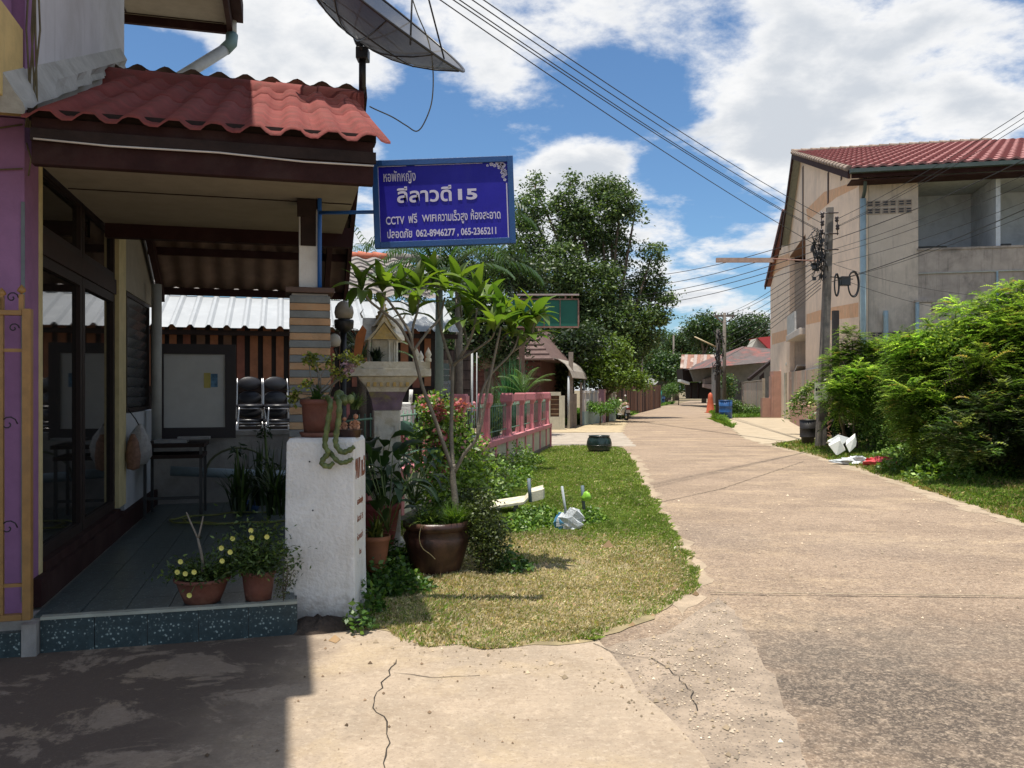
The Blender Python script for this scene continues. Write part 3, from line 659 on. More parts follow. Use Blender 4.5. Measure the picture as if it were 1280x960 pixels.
# blue pipe frame that carries the sign
bp = thing('sign_bracket', 'blue steel pipe bracket fixed to the porch post and holding the sign', 'bracket', W(400,362,6.45), 0)
MB().tube([W(399.5,362,6.42), W(399.5,218,6.42)], .017, 8).build('upright', bluep, bp)
MB().tube([W(400,266,6.40), W(470,265,6.07)], .014, 8).build('arm', bluep, bp)
MB().tube([W(400,219,6.40), W(470,218,6.07)], .010, 8).build('arm', bluep, bp)
# ================================================================ SATELLITE DISH
dish = thing('satellite_dish', 'large dark mesh satellite dish on a short pole above the porch roof', 'satellite dish', W(452,108,7.95), 0)
nrm = Vector((.60, -.31, .735)).normalized(); e1 = nrm.cross(Vector((0,1,0))).normalized(); e2 = nrm.cross(e1)
Rd = 1.0; dep = .37; vtx = W(444,46,7.95)
DM = Matrix((( e1.x,e2.x,nrm.x,vtx.x),(e1.y,e2.y,nrm.y,vtx.y),(e1.z,e2.z,nrm.z,vtx.z),(0,0,0,1)))
def mesh_mat():
    m = bpy.data.materials.new('perforated_dark_mesh'); m.use_nodes = True; nt = m.node_tree; bs = nt.nodes['Principled BSDF']
    bs.inputs['Base Color'].default_value = (.035,.035,.04,1); bs.inputs['Roughness'].default_value = .5
    tp = nd(nt, 'ShaderNodeBsdfTransparent'); mx = nd(nt, 'ShaderNodeMixShader', inp={0: .82})
    nt.links.new(tp.outputs[0], mx.inputs[1]); nt.links.new(bs.outputs[0], mx.inputs[2]); nt.links.new(mx.outputs[0], nt.nodes['Material Output'].inputs[0]); return m
bowl = MB(DM); prof = [(Rd*q, dep*q*q) for q in [0.02+i*.98/10 for i in range(11)]]; bowl.lathe(prof, n=48); bo = bowl.build('mesh_reflector', mesh_mat(), dish)
rbm = mat('dish_rib_metal', (.03,.03,.033), .4, .2)
for k in range(12):
    an = math.pi*k/6; MB(DM).tube([(r*math.cos(an), r*math.sin(an), z-.012) for r, z in prof[::2]], .008, 5).build('rib', rbm, dish)
MB(DM).tube([(Rd*math.cos(t*math.pi/24), Rd*math.sin(t*math.pi/24), dep) for t in range(49)], .013, 6).build('rim', rbm, dish)
MB(DM).tube([(Rd*.6*math.cos(t*math.pi/24), Rd*.6*math.sin(t*math.pi/24), dep*.36-.012) for t in range(49)], .007, 5).build('ring', rbm, dish)
for k in range(4):
    an = math.pi*(k/2+.27); MB(DM).tube([(Rd*.92*math.cos(an), Rd*.92*math.sin(an), dep*.85), (.05*math.cos(an), .05*math.sin(an), .95)], .009, 5).build('feed_strut', rbm, dish)
MB(DM).tube([(0,0,.88),(0,0,1.02)], .07, 12).build('feed_horn', mat('horn_white', (.6,.6,.6), .5), dish)
MB().tube([W(453,112,7.95), W(453,62,7.95)], .034, 10).build('pole', black, dish)
MB().box(tuple(W(446,76,7.95)-Vector((0,.07,0))), tuple(W(461,61,7.95)+Vector((0,.07,0)))).build('mount', black, dish, bevel=.01)
MB().tube([W(453,64,7.9), W(447,52,7.92), W(444,44,7.95)], .03, 8).build('mount_arm', black, dish)
wp = [(512,-12),(522,18),(535,50),(541,85),(540,125),(531,152),(521,164),(508,157),(490,146),(470,137),(462,133)]
def smooth(pts, n=6):
    P = [Vector(p) for p in pts]; out = []
    for i in range(len(P)-1):
        p0 = P[max(i-1,0)]; p1 = P[i]; p2 = P[i+1]; p3 = P[min(i+2,len(P)-1)]
        for j in range(n):
            t = j/n; out.append(.5*((2*p1)+(p2-p0)*t+(2*p0-5*p1+4*p2-p3)*t*t+(3*p1-p0-3*p2+p3)*t**3))
    return out + [P[-1]]
MB().tube(smooth([W(x,y,7.7) for x, y in wp]), .006, 5).build('cable', mat('dull_wire', (.12,.10,.05)), dish)

# ================================================================ FOLIAGE TOOLS
def leaves(P, size, cols, asp=.42, droop=.3, up=.3, jitter=.35, seedr=rng, fold=.25):
    n = len(P); d = seedr.normal(size=(n,3)); d[:,2] = d[:,2]*.6 - droop; d /= np.linalg.norm(d,axis=1,keepdims=True)
    nn = seedr.normal(size=(n,3)); nn[:,2] += up*3; s = np.cross(d, nn); s /= np.linalg.norm(s,axis=1,keepdims=True)+1e-9
    nm = np.cross(s, d)
    L = size*(1+jitter*seedr.uniform(-1,1,n))[:,None]; w_ = L*asp*.5
    V = np.empty((n,4,3)); V[:,0] = P; V[:,1] = P+d*L*.45+s*w_+nm*L*fold*.3; V[:,2] = P+d*L; V[:,3] = P+d*L*.45-s*w_+nm*L*fold*.3
    F = np.arange(4*n).reshape(n,4)
    return V.reshape(-1,3), F, np.repeat(cols, 4, axis=0)
def colvar(n, base, sd=.25, lite=None, plite=.15, r=rng):
    c = np.array(base)[None]*np.exp(r.normal(0, sd, (n,1)))
    if lite is not None:
        k = r.random(n) < plite; c[k] = np.array(lite)[None]*np.exp(r.normal(0, sd*.6, (k.sum(),1)))
    return np.clip(c, .003, .9)
def cluster_pts(blobs, n_clusters, per, sig, r=rng, shell=.5):
    vol = np.array([b[1][0]*b[1][1]*b[1][2] for b in blobs])**(2/3); pick = r.choice(len(blobs), n_clusters, p=vol/vol.sum())
    cc = np.empty((n_clusters,3)); cg = []
    for i, b in enumerate(pick):
        c, R = blobs[b]; v = r.normal(size=3); v /= np.linalg.norm(v); q = (shell + (1-shell)*r.random()) * (1 + .12*r.normal())
        cc[i] = np.array(c) + v*np.array(R)*q
    P = cc[:,None,:] + r.normal(size=(n_clusters,per,3))*sig*np.array([1,1,.7])
    return P.reshape(-1,3), cc
def crown(name, blobs, ncl, per, sig, size, base, lite=None, parent=None, loc=(0,0,0), plite=.15, asp=.42, droop=.35, zmin=None, m=None, sd=.25, shell=.5, kind=None):
    P, cc = cluster_pts(blobs, ncl, per, sig, shell=shell)
    cv = np.repeat(np.exp(rng.normal(0,.16,(ncl,1))), per, axis=0)
    col = colvar(len(P), base, sd, lite, plite)*cv
    if zmin is not None: k = P[:,2] > zmin; P = P[k]; col = col[k]
    V, F, cl = leaves(P, size, col, asp, droop)
    return np_obj(name, V, F, m or LEAF, cl, parent, loc, kind)
bark = mat('bark', (.14,.105,.075), .9, .35, 10, bump=.8, alt=(.07,.05,.04), altamt=.6)
greybark = mat('grey_bark', (.19,.165,.13), .8, .25, 14, bump=.5, alt=(.13,.12,.09), altamt=.6, altscale=8)
def limb(path, r0, r1, name='limb', m=bark, parent=None, n=8, wob=0):
    P = smooth(path, 4) if len(path) > 2 else [Vector(p) for p in path]
    if wob: P = [p + Vector((random.uniform(-wob,wob), random.uniform(-wob,wob), 0)) if 0 < i < len(P)-1 else p for i, p in enumerate(P)]
    return MB().tube(P, [r0+(r1-r0)*i/(len(P)-1) for i in range(len(P))], n).build(name, m, parent)
def inpoly(x, y, poly):
    c = np.zeros(len(x), bool); n = len(poly)
    for i in range(n):
        x0, y0 = poly[i]; x1, y1 = poly[(i+1) % n]
        if y0 == y1: continue
        k = ((y0 > y) != (y1 > y)) & (x < (x1-x0)*(y-y0)/(y1-y0)+x0); c ^= k
    return c
def vnoise(x, y, s, seed=0):      # cheap smooth value noise
    r = np.random.default_rng(seed); T = r.random((64,64)); u = x/s; v = y/s; i = np.floor(u).astype(int); j = np.floor(v).astype(int); fu = u-i; fv = v-j; fu = fu*fu*(3-2*fu); fv = fv*fv*(3-2*fv)
    g = lambda a, b: T[a % 64, b % 64]
    return g(i,j)*(1-fu)*(1-fv)+g(i+1,j)*fu*(1-fv)+g(i,j+1)*(1-fu)*fv+g(i+1,j+1)*fu*fv
def grass(name, poly, n, hfn, colfn, label, lean=.6, wd=.0032, edge=None, z0=.007, wfar=True, near=6.0):
    xs = [p[0] for p in poly]; ys = [p[1] for p in poly]
    # more blades close to the viewer
    u = rng.random(n*3); y0, y1 = min(ys), max(ys); a = y0; y = 1/(1/y0+(1/y1-1/y0)*u) if y0 > 1 else y0+(y1-y0)*u
    x = rng.uniform(min(xs), max(xs), n*3); k = inpoly(x, y, poly); x = x[k][:n]; y = y[k][:n]; x = x+(vnoise(x,y,.18,41)-.5)*.15+(vnoise(x,y,.8,42)-.5)*.08; y = y+(vnoise(x,y,.17,43)-.5)*.20
    n = len(x); h, keep = hfn(x, y); kk = rng.random(n) < keep; x = x[kk]; y = y[kk]; h = h[kk]; n = len(x)
    c = colfn(x, y); an = rng.uniform(0, 2*np.pi, n); d = np.c_[np.cos(an), np.sin(an), np.zeros(n)]
    ln = np.abs(rng.normal(0, lean, n)); s = np.c_[-np.sin(an+.4), np.cos(an+.4), np.zeros(n)]
    ww = wd*(1+ (y/near)*.55)*rng.uniform(.6,1.3,n) if wfar else wd*np.ones(n)
    B = np.c_[x, y, np.full(n, z0)]; H = h*rng.uniform(.5,1.25,n)
    V = np.empty((n,4,3)); V[:,0] = B - s*ww[:,None]; V[:,1] = B + s*ww[:,None]
    mid = B + d*(ln*H*.35)[:,None]; mid[:,2] += H*.62; V[:,2] = mid + s*ww[:,None]*.7; tip = B + d*(ln*H*1.0)[:,None]; tip[:,2] += H*(1-.25*np.minimum(ln,1.4)); V[:,3] = tip
    F = np.arange(4*n).reshape(n,4)
    o = np_obj(name, V.reshape(-1,3), F, GRASSM, np.repeat(c,4,axis=0), loc=(float(np.mean(x)), float(np.mean(y)), 0), kind='stuff')
    o['label'] = label; o['category'] = 'grass'; return o
# ---------------- lawn
def lawn_h(x, y):
    dry = 1/(1+np.exp((y-8.9+vnoise(x,y,1.1,5)*1.2-.6)*2.6)); patch = vnoise(x+3, y, .5, 2)
    h = .018 + .040*vnoise(x, y, .6, 3)**1.5 + .020*(1-dry); keep = np.clip(.12+1.2*patch*(.5+.6*vnoise(x,y,.2,31)) *(1-.25*dry) + .45*(1-dry), .03, 1)
    sandy = np.exp(-(((x-1.5)/.9)**2+((y-13.6)/.9)**2)); return h, keep*(1-.55*sandy)
def lawn_c(x, y):
    n = len(x); dry = 1/(1+np.exp((y-8.7+vnoise(x,y,1.1,5)*1.4-.7)*3.0))
    # greener along the road edge
    xe = np.interp(y, [p[1] for p in LAWN[3:14]], [p[0] for p in LAWN[3:14]]); rim = np.exp(-((xe-x)/.14)**2)
    dry = np.clip(dry*(1-.85*rim) * (.60+.65*vnoise(x,y,.45,9)), 0, 1); isd = rng.random(n) < np.clip(dry*.85+.10,0,.85)
    g = colvar(n, (.16,.235,.045), .3, (.26,.34,.08), .25); t = colvar(n, (.44,.36,.22), .36, (.58,.50,.36), .22); g[isd] = t[isd]; return g
grass('lawn_grass', LAWN, 400000, lawn_h, lawn_c, 'dry and green mown grass of the roadside lawn between fence and road', wd=.0022)
def v_h(x, y):
    xr = np.interp(y, [p[1] for p in RR], [p[0] for p in RR]); d = np.clip((x-xr)/1.2, 0, 1); return .04+.10*d*vnoise(x,y,.7,4)+.05*vnoise(x,y,.3,8), np.clip(.55+.6*vnoise(x,y,.4,6), 0, 1)
def v_c(x, y):
    n = len(x); g = colvar(n, (.11,.18,.03), .3, (.21,.30,.05), .25); k = rng.random(n) < .16+.3*(vnoise(x,y,.9,12) > .6); t = colvar(n, (.30,.25,.11), .25); g[k] = t[k]; return g
VG = [(6.08,7.0),(6.12,10),(6.42,12.4),(6.76,15),(7.05,17.3),(7.32,20.5),(7.42,24.0),(8.6,25.6),(10.2,27),(12,24),(16,12),(11,6)]
grass('verge_grass', VG, 210000, v_h, v_c, 'green grass and weeds on the verge along the right side of the road', wd=.0035)
grass('far_verge_grass', FARV, 30000, lambda x, y: (.18+.12*vnoise(x,y,1.5,3), np.ones(len(x))), lambda x, y: colvar(len(x), (.10,.19,.03), .25, (.18,.28,.05), .25), 'rough grass around the blue drum beside the far fence', wd=.006)
grass('left_verge_grass', LEFTV, 40000, lambda x, y: (.16+.22*vnoise(x,y,1.5,3), np.ones(len(x))), lambda x, y: colvar(len(x), (.09,.18,.028), .25, (.17,.27,.05), .25), 'bright grass strip before the far fences on the left side of the road', wd=.006)
# low broad-leaved weeds
def weeds(name, pts, n, size, h, base, lite, label, cat='weeds', asp=.6):
    P = []
    for (x, y, r) in pts:
        k = max(8, int(n*r*r/sum(q[2]**2 for q in pts))); a = rng.uniform(0,2*np.pi,k); q = np.sqrt(rng.random(k))*r
        hh = h*np.clip(1.15-q/r, .12, 1)*rng.random(k)**.6*(.5+vnoise(x+q*np.cos(a), y+q*np.sin(a), r*.35+.04, 21)*1.1); P.append(np.c_[x+q*np.cos(a), y+q*np.sin(a), .02+hh])
    P = np.concatenate(P); V, F, c = leaves(P, size, colvar(len(P), base, .3, lite, .25), asp, -.1)
    o = np_obj(name, V, F, LEAF, c, loc=(float(P[:,0].mean()), float(P[:,1].mean()), 0), kind='stuff'); o['label'] = label; o['category'] = cat; return o
weeds('low_weeds', [(*g2(660,658),.30),(*g2(685,652),.26),(*g2(738,655),.22),(*g2(650,668),.16)], 3000, .05, .18, (.09,.17,.03), (.22,.33,.06), 'leafy green weeds round the broken white slab on the lawn')
weeds('fence_weeds', [(*g2(612,610),.6),(*g2(625,600),.6),(*g2(640,590),.5),(*g2(655,580),.5),(*g2(600,625),.5)], 5200, .06, .38, (.09,.17,.03), (.22,.33,.06), 'green creeping plants at the foot of the pink fence')
weeds('verge_weeds', [(*g2(1140,590),.6),(*g2(1180,600),.7),(*g2(1230,590),.9),(*g2(1270,600),.9),(*g2(1150,575),1.0),(*g2(1210,582),.9),(*g2(1265,585),1.0)], 10000, .085, .42, (.09,.17,.03), (.22,.32,.06), 'broad leaved weeds at the foot of the thicket on the right verge')
weeds('pillar_weeds', [(*g2(458,770),.14),(*g2(470,745),.22),(*g2(500,740),.26),(*g2(480,715),.3),(*g2(520,705),.22),(*g2(640,715),.18),(*g2(450,790),.1)], 4200, .045, .2, (.05,.11,.02), (.12,.2,.03), 'small leafy ground plants beside the white pillar and brown pot')
# dry litter, stones on the lawn and road edges
def litter(name, poly, n, size, cols, m, label, cat):
    xs = [p[0] for p in poly]; ys = [p[1] for p in poly]; x = rng.uniform(min(xs),max(xs),n*3); y = rng.uniform(min(ys),max(ys),n*3); k = inpoly(x,y,poly); x = x[k][:n]; y = y[k][:n]; n = len(x)
    s = size*np.exp(rng.normal(0,.5,n)); V = np.empty((n,4,3)); an = rng.uniform(0,6.28,n)
    for j in range(3): V[:,j,0] = x+s*np.cos(an+j*2.1); V[:,j,1] = y+s*np.sin(an+j*2.1); V[:,j,2] = .009
    V[:,3,0] = x; V[:,3,1] = y; V[:,3,2] = .009+s*.9
    F = (np.arange(n)[:,None,None]*4+np.array([[0,1,3],[1,2,3],[2,0,3]])[None]).reshape(-1,3)
    c = colvar(n, cols, .3); o = np_obj(name, V.reshape(-1,3), F, m, np.repeat(c,4,axis=0), loc=(float(x.mean()),float(y.mean()),0), kind='stuff'); o['label'] = label; o['category'] = cat; return o
mcol = leafmat('small_stones', .0, .9, .2)
litter('gravel', [(-1.3,5.45),(.6,5.0),(1.3,5.9),(1.75,7),(1.0,3.5),(.3,4.6)], 900, .006, (.28,.22,.15), mcol, 'small loose stones where the pavement meets the lawn', 'gravel')
litter('road_gravel', [(1.6,5.5),(6.2,5.5),(6.4,13),(2.2,13)], 1500, .006, (.33,.26,.19), mcol, 'scattered small stones on the road surface', 'gravel')

# ================================================================ POTS AND PLANTS BY THE PILLAR
terra = mat('terracotta', (.15,.052,.033), .75, .2, 8, bump=.3, alt=(.30,.18,.12), altamt=.4)
brownpot = mat('brown_glazed_pot', (.042,.018,.013), .4, .2, 6, bump=.15, alt=(.16,.08,.05), altamt=.4, altscale=4)
def pot(name, c, rt, h, label, m=terra, rb=None, scal=0, saucer=False, group=None, rings=0):
    t = thing(name, label, 'flower pot', c, 0, group); rb = rb or rt*.72; c = Vector(c); z0 = .03 if saucer else 0
    fn = (lambda a, i: 1+(scal*math.cos(a*10) if i >= 4 else 0)) if scal else None
    prof = [(0,z0),(rb,z0),(rb+(rt-rb)*.55,z0+h*.45),(rt*.97,z0+h*.82),(rt,z0+h*.84),(rt*1.07,z0+h*.88),(rt*1.07,z0+h),(rt*.95,z0+h),(rt*.90,z0+h*.85),(0,z0+h*.85)]
    if rings: prof[2:3] = [(rb*1.08,z0+h*.12),(rt*1.0,z0+h*.5),(rt*1.06,z0+h*.7)]; prof = [p for p in prof]
    b = MB().lathe(prof, tuple(c), 32, rfn=fn); b.build('pot_body', m, t)
    MB().lathe([(0,z0+h*.87),(rt*.9,z0+h*.865)], tuple(c), 20).build('soil', m_earth, t)
    if saucer: MB().lathe([(0,0),(rb*1.15,0),(rb*1.3,.035),(rb*1.22,.035),(rb*1.1,.012),(0,.012)], tuple(c), 28).build('saucer', m, t)
    return t
PT = 1.27
cp = W(401,549,5.93); cp.z = PT-.003
p1 = pot('terracotta_pot', cp, .135, .235, 'terracotta pot on a saucer on top of the white pillar', terra, .115, saucer=True)
# drooping cactus growing in it
cact = thing('trailing_cactus', 'green cactus with two long stems hanging down the white pillar from its pot', 'cactus', cp, 0)
cg = mat('cactus_green', (.085,.115,.03), .5, .3, 20, bump=.5, alt=(.24,.29,.10), altamt=.6, altscale=10)
def cpath(pts, r, Y=5.66, first=None):
    P = [W(x, y, Y if i > 0 else 5.83) for i, (x, y) in enumerate(pts)]; P = smooth(P, 5)
    MB().tube(P, [r*(1+.18*math.sin(i*1.9)) * (1 if i < len(P)-3 else .75) for i in range(len(P))], 7).build('stem', cg, cact)
cpath([(409,497),(413,503),(411,520),(408,540),(406,556),(410,566),(404,574),(403,580),(411,583),(417,578)], .019)
cpath([(410,560),(416,570),(425,578),(434,577),(441,573)], .016)
cpath([(420,497),(424,505),(423,525),(420,545),(420,556),(427,565),(436,563),(443,558)], .019)
for (x, y, r, Y) in ((431,500,.035,5.95),(424,495,.04,6.0),(438,499,.03,5.95)):
    pad = MB().lathe([(0,-r*1.3),(r*.8,-r*.6),(r,0),(r*.75,r*.8),(0,r*1.2)], tuple(W(x,y,Y)), 12); pad.build('pad', cg, cact)
# leafy succulents in the same pot
def tuft(name, c, n, h, spread, base, lite, label, cat='plant', wd=.012, seg=4, kind=None, group=None, parent=None, arch=1.0, thick=0):
    """strap leaves rising and arching from a point"""
    c = Vector(c); V = []; F = []; Cc = []
    for i in range(n):
        an = random.uniform(0, 6.283); L = h*random.uniform(.55,1.15); sp = spread*random.uniform(.2,1.1); b = len(V)
        col = np.array(lite if random.random() < .25 else base)*math.exp(random.gauss(0,.25)); s = Vector((-math.sin(an), math.cos(an), 0)); o = c + Vector((random.gauss(0,1), random.gauss(0,1), 0))*spread*.12
        for k in range(seg+1):
            t = k/seg; p = o + Vector((math.cos(an), math.sin(an), 0))*sp*(t**1.5) + Vector((0,0,L*(t-arch*.45*t*t*sp/spread))); w_ = wd*(1-t)**.6*(.6+.8*min(1,t*3)) if k < seg else wd*.05
            V += [p-s*w_, p+s*w_]; Cc += [col, col]
        for k in range(seg): F.append((b+2*k, b+2*k+1, b+2*k+3, b+2*k+2))
    o = np_obj(name, np.array([tuple(v) for v in V]), np.array(F), LEAF, np.clip(np.array(Cc), .003, .9), parent, tuple(c) if parent is None else (0,0,0), kind)
    if parent is None and label: tag(o, label, cat, group)
    return o
tuft('leaf_rosette', cp+Vector((-.03,0,.23)), 34, .16, .13, (.05,.10,.025), (.16,.22,.05), None, parent=p1, wd=.010)
sucl = thing('flowering_succulent', 'thin stemmed crown of thorns plant with yellow green leaves in the pillar pot', 'plant', cp+Vector((0,0,.22)), 0)
for i, (x, y) in enumerate(((386,450),(391,447),(396,458),(412,452),(420,466),(432,448),(440,455),(448,450),(383,480),(370,492),(366,500),(430,470))):
    b = W(398+random.uniform(-8,14), 494, 5.95); e = W(x, y, 5.95+random.uniform(-.08,.1)); m_ = (b+e)/2+Vector((random.uniform(-.03,.03),0,.0))
    MB().tube([b, m_, e], [.006,.005,.003], 5).build('stem', greybark, sucl)
    n = 46; P = np.array([tuple(e)])+rng.normal(0,.020,(n,3)); V, F, cl = leaves(P, .034, colvar(n, (.11,.14,.025), .3, (.36,.36,.06), .35), .6, -.2); np_obj('leaf_cluster', V, F, LEAF, cl, sucl, kind='stuff')
fl = W(437,459,5.9); V, F, cl = leaves(np.array([tuple(fl)])+rng.normal(0,.022,(60,3)), .03, colvar(60,(.34,.22,.27),.15), .8, 0); np_obj('pink_flower', V, F, LEAF, cl, sucl)
# small pots and figurines beside it
fp = thing('small_planter_bowl', 'small brown planter bowl beside the terracotta pot on the pillar', 'flower pot', W(436,549,5.90).xy.to_3d()+Vector((0,0,PT)), 0)
c_ = W(437,549,5.92); c_.z = PT-.004; MB().lathe([(0,0),(.075,0),(.085,.05),(.092,.055),(.08,.055),(.0,.045)], tuple(c_), 20).build('bowl', brownpot, fp)
figm = mat('terracotta_figurine', (.42,.19,.10), .75, .25, 30, bump=.5, bscale=90, alt=(.5,.33,.22), altamt=.6, altscale=20)
for (x, s, lab) in ((430,.8,'smaller clay figurine next to the terracotta pot on the pillar'), (444,1.0,'taller crouching clay figurine at the right end of the pillar top')):
    q = c_ + Vector(((x-437)/FPX*5.9, .0, .052)); ft = thing('clay_figurine', lab, 'figurine', q, 0)
    b = MB(); b.tube(smooth([q+Vector((0,0,0)), q+Vector((.004*s,0,.02*s)), q+Vector((0,0,.045*s)), q+Vector((.003,0,.07*s))],3), [.026*s,.028*s,.03*s,.031*s,.028*s,.024*s,.022*s,.018*s,.014*s,.013*s], 12); b.build('body', figm, ft)
    MB().lathe([(0,-.018*s),(.012*s,-.013*s),(.019*s,0),(.015*s,.013*s),(0,.02*s)], tuple(q+Vector((.004,-.004,.092*s))), 12).build('head', figm, ft)
    MB().tube(smooth([q+Vector((-.02*s,-.01,.06*s)), q+Vector((-.032*s,-.022,.04*s)), q+Vector((-.012*s,-.035,.03*s))],3), .007*s, 6).build('arm', figm, ft); MB().tube(smooth([q+Vector((.02*s,-.01,.06*s)), q+Vector((.034*s,-.022,.045*s)), q+Vector((.014*s,-.035,.06*s))],3), .007*s, 6).build('arm', figm, ft)
    MB().tube(smooth([q+Vector((-.02*s,0,.01)), q+Vector((-.03*s,-.03,.022)), q+Vector((-.018*s,-.035,.0))],3), .009*s, 6).build('leg', figm, ft); MB().tube(smooth([q+Vector((.02*s,0,.01)), q+Vector((.03*s,-.03,.022)), q+Vector((.018*s,-.035,.0))],3), .009*s, 6).build('leg', figm, ft)
tuft('small_rosette_plant', W(446,512,6.05), 40, .14, .12, (.06,.10,.03), (.13,.18,.06), 'spiky little rosette plant behind the clay figurines', wd=.009)

# big brown pot with frangipani
bpc = G(546,716,0); bigpot = pot('big_brown_pot', bpc, .265, .46, 'big brown glazed pot with wavy rim on the grass', brownpot, .20, scal=.045, rings=1)
frang = thing('frangipani_tree', 'frangipani with long bright green leaves growing in the big brown pot', 'tree', bpc+Vector((.12,0,.38)), 0)
FY = bpc.y
def fb_(pts, r0, r1, dy=0, dy1=None):
    dy1 = dy if dy1 is None else dy1; n = len(pts)
    return limb([W(x, y, FY+dy+(dy1-dy)*i/(n-1)) for i, (x, y) in enumerate(pts)], r0, r1, 'branch', greybark, frang, 9)
fb_([(570,655),(569,625),(566,600),(566,580)], .032, .027, .05)
fb_([(566,588),(556,560),(542,520),(529,486),(520,452),(516,436)], .020, .013, .05, -.15)
fb_([(566,585),(564,545),(565,500),(566,455)], .021, .015, .05, .15)
fb_([(568,590),(580,568),(597,545),(606,505),(616,455),(626,408)], .018, .010, .05, -.05)
fb_([(516,438),(513,418),(500,396),(487,378),(478,368)], .014, .009, -.15, -.25)
fb_([(516,438),(500,408),(482,392),(464,378),(456,368)], .014, .009, -.15, -.35)
fb_([(515,436),(516,410),(522,388),(524,368)], .013, .009, -.15, .0)
fb_([(517,438),(535,414),(549,398),(556,372)], .013, .009, -.15, .05)
fb_([(566,458),(556,430),(549,400),(547,368)], .016, .009, .15, .2)
fb_([(566,458),(584,432),(592,410),(597,385)], .015, .009, .15, .0)
fb_([(585,430),(578,402),(574,372)], .011, .008, .15, .35)
fb_([(597,548),(600,500),(612,470),(640,440),(650,412)], .012, .008, 0, .2)
fb_([(640,440),(660,425),(668,404)], .011, .008, .2, .05)
fb_([(566,455),(590,440),(612,425),(618,415)], .012, .008, .15, -.2)
def leaf_blade(L=.315, wd=.047, seg=6):
    V = []; F = []
    for k in range(seg+1):
        t = k/seg; w_ = wd*math.sin(math.pi*min(1,(t*.93+.035))**.85)**.8 if 0 < k < seg else wd*.08; z = .16*L*t*(1-t)*2 - L*.22*t*t
        V += [Vector((-w_, L*t, z+w_*.35)), Vector((0, L*t, z)), Vector((w_, L*t, z+w_*.35))]
    for k in range(seg): a = 3*k; F += [(a, a+1, a+4, a+3), (a+1, a+2, a+5, a+4)]
    return V, F
LF = leafmat('frangipani_leaf', .42, .38, .5, tint=((.06,.125,.022), (.18,.25,.04)))
v, f = leaf_blade(); meL = None
random.seed(21)
tips = [(452,362,-.35,12),(478,362,-.25,12),(500,370,-.1,11),(524,362,.0,13),(556,362,.05,13),(541,352,.2,12),(572,356,.35,12),(597,376,0,13),(585,398,.1,10),(626,400,-.05,14),(618,412,-.2,11),(612,372,.25,11),(650,404,.2,13),(668,398,.05,14),(640,420,.1,11),(660,422,.15,9),(516,392,-.05,8)]
nleaf = 0
for (x, y, dy, k) in tips:
    o0 = W(x, y, FY+dy)
    for i in range(k):
        az = 2*math.pi*(i*.382) + random.uniform(-.3,.3); el = R_(random.choice((74,60,45,28,12,-6)) + random.uniform(-8,8)); s = random.uniform(.72,1.08)
        M = Matrix.Translation(o0+Vector((0,0,random.uniform(-.03,.02)))) @ Matrix.Rotation(az,4,'Z') @ Matrix.Rotation(el,4,'X') @ Matrix.Rotation(random.uniform(-.3,.3),4,'Y') @ Matrix.Scale(s,4)
        if meL is None:
            ob = MB(Matrix.Identity(4)).add(v, f, 0, True).build('leaf', LF, frang, local=True); meL = ob.data; ob.matrix_local = WM[frang.name].inverted() @ M
        else: inst('leaf', meL, frang, M)
        nleaf += 1
# green undergrowth in the big pot
tuft('pot_grass', bpc+Vector((.16,-.02,.40)), 420, .26, .26, (.065,.13,.022), (.16,.24,.05), 'fine grassy tuft growing on the right side of the big brown pot', wd=.0032, arch=.9)
tuft('asparagus_fern', bpc+Vector((-.08,0,.40)), 330, .24, .34, (.06,.11,.02), (.17,.24,.04), 'bright arching fern on the left side of the big brown pot', wd=.0042, arch=1.6)
hs = thing('small_leaved_shrub', 'small leaved shrub spilling over right of the big brown pot', 'shrub', G(603,716,0), 0)
crown('foliage', [(tuple(W(603,655,FY)), (.16,.17,.30)), (tuple(W(610,690,FY-.05)), (.14,.15,.22)), (tuple(W(590,635,FY+.2)), (.2,.2,.2)), (tuple(W(622,672,FY)), (.07,.1,.2))], 300, 18, .045, .032, (.055,.075,.022), (.13,.17,.05), hs, asp=.55)
limb([G(603,718,0), W(602,680,FY), W(605,645,FY)], .018, .006, 'stem', bark, hs)
MB().tube(smooth([W(527,655,FY-.3), W(524,672,FY-.33), W(528,685,FY-.34), W(538,693,FY-.34), W(544,699,FY-.36)]), .004, 5).build('dead_vine', mat('straw', (.38,.30,.14), .9), bigpot)
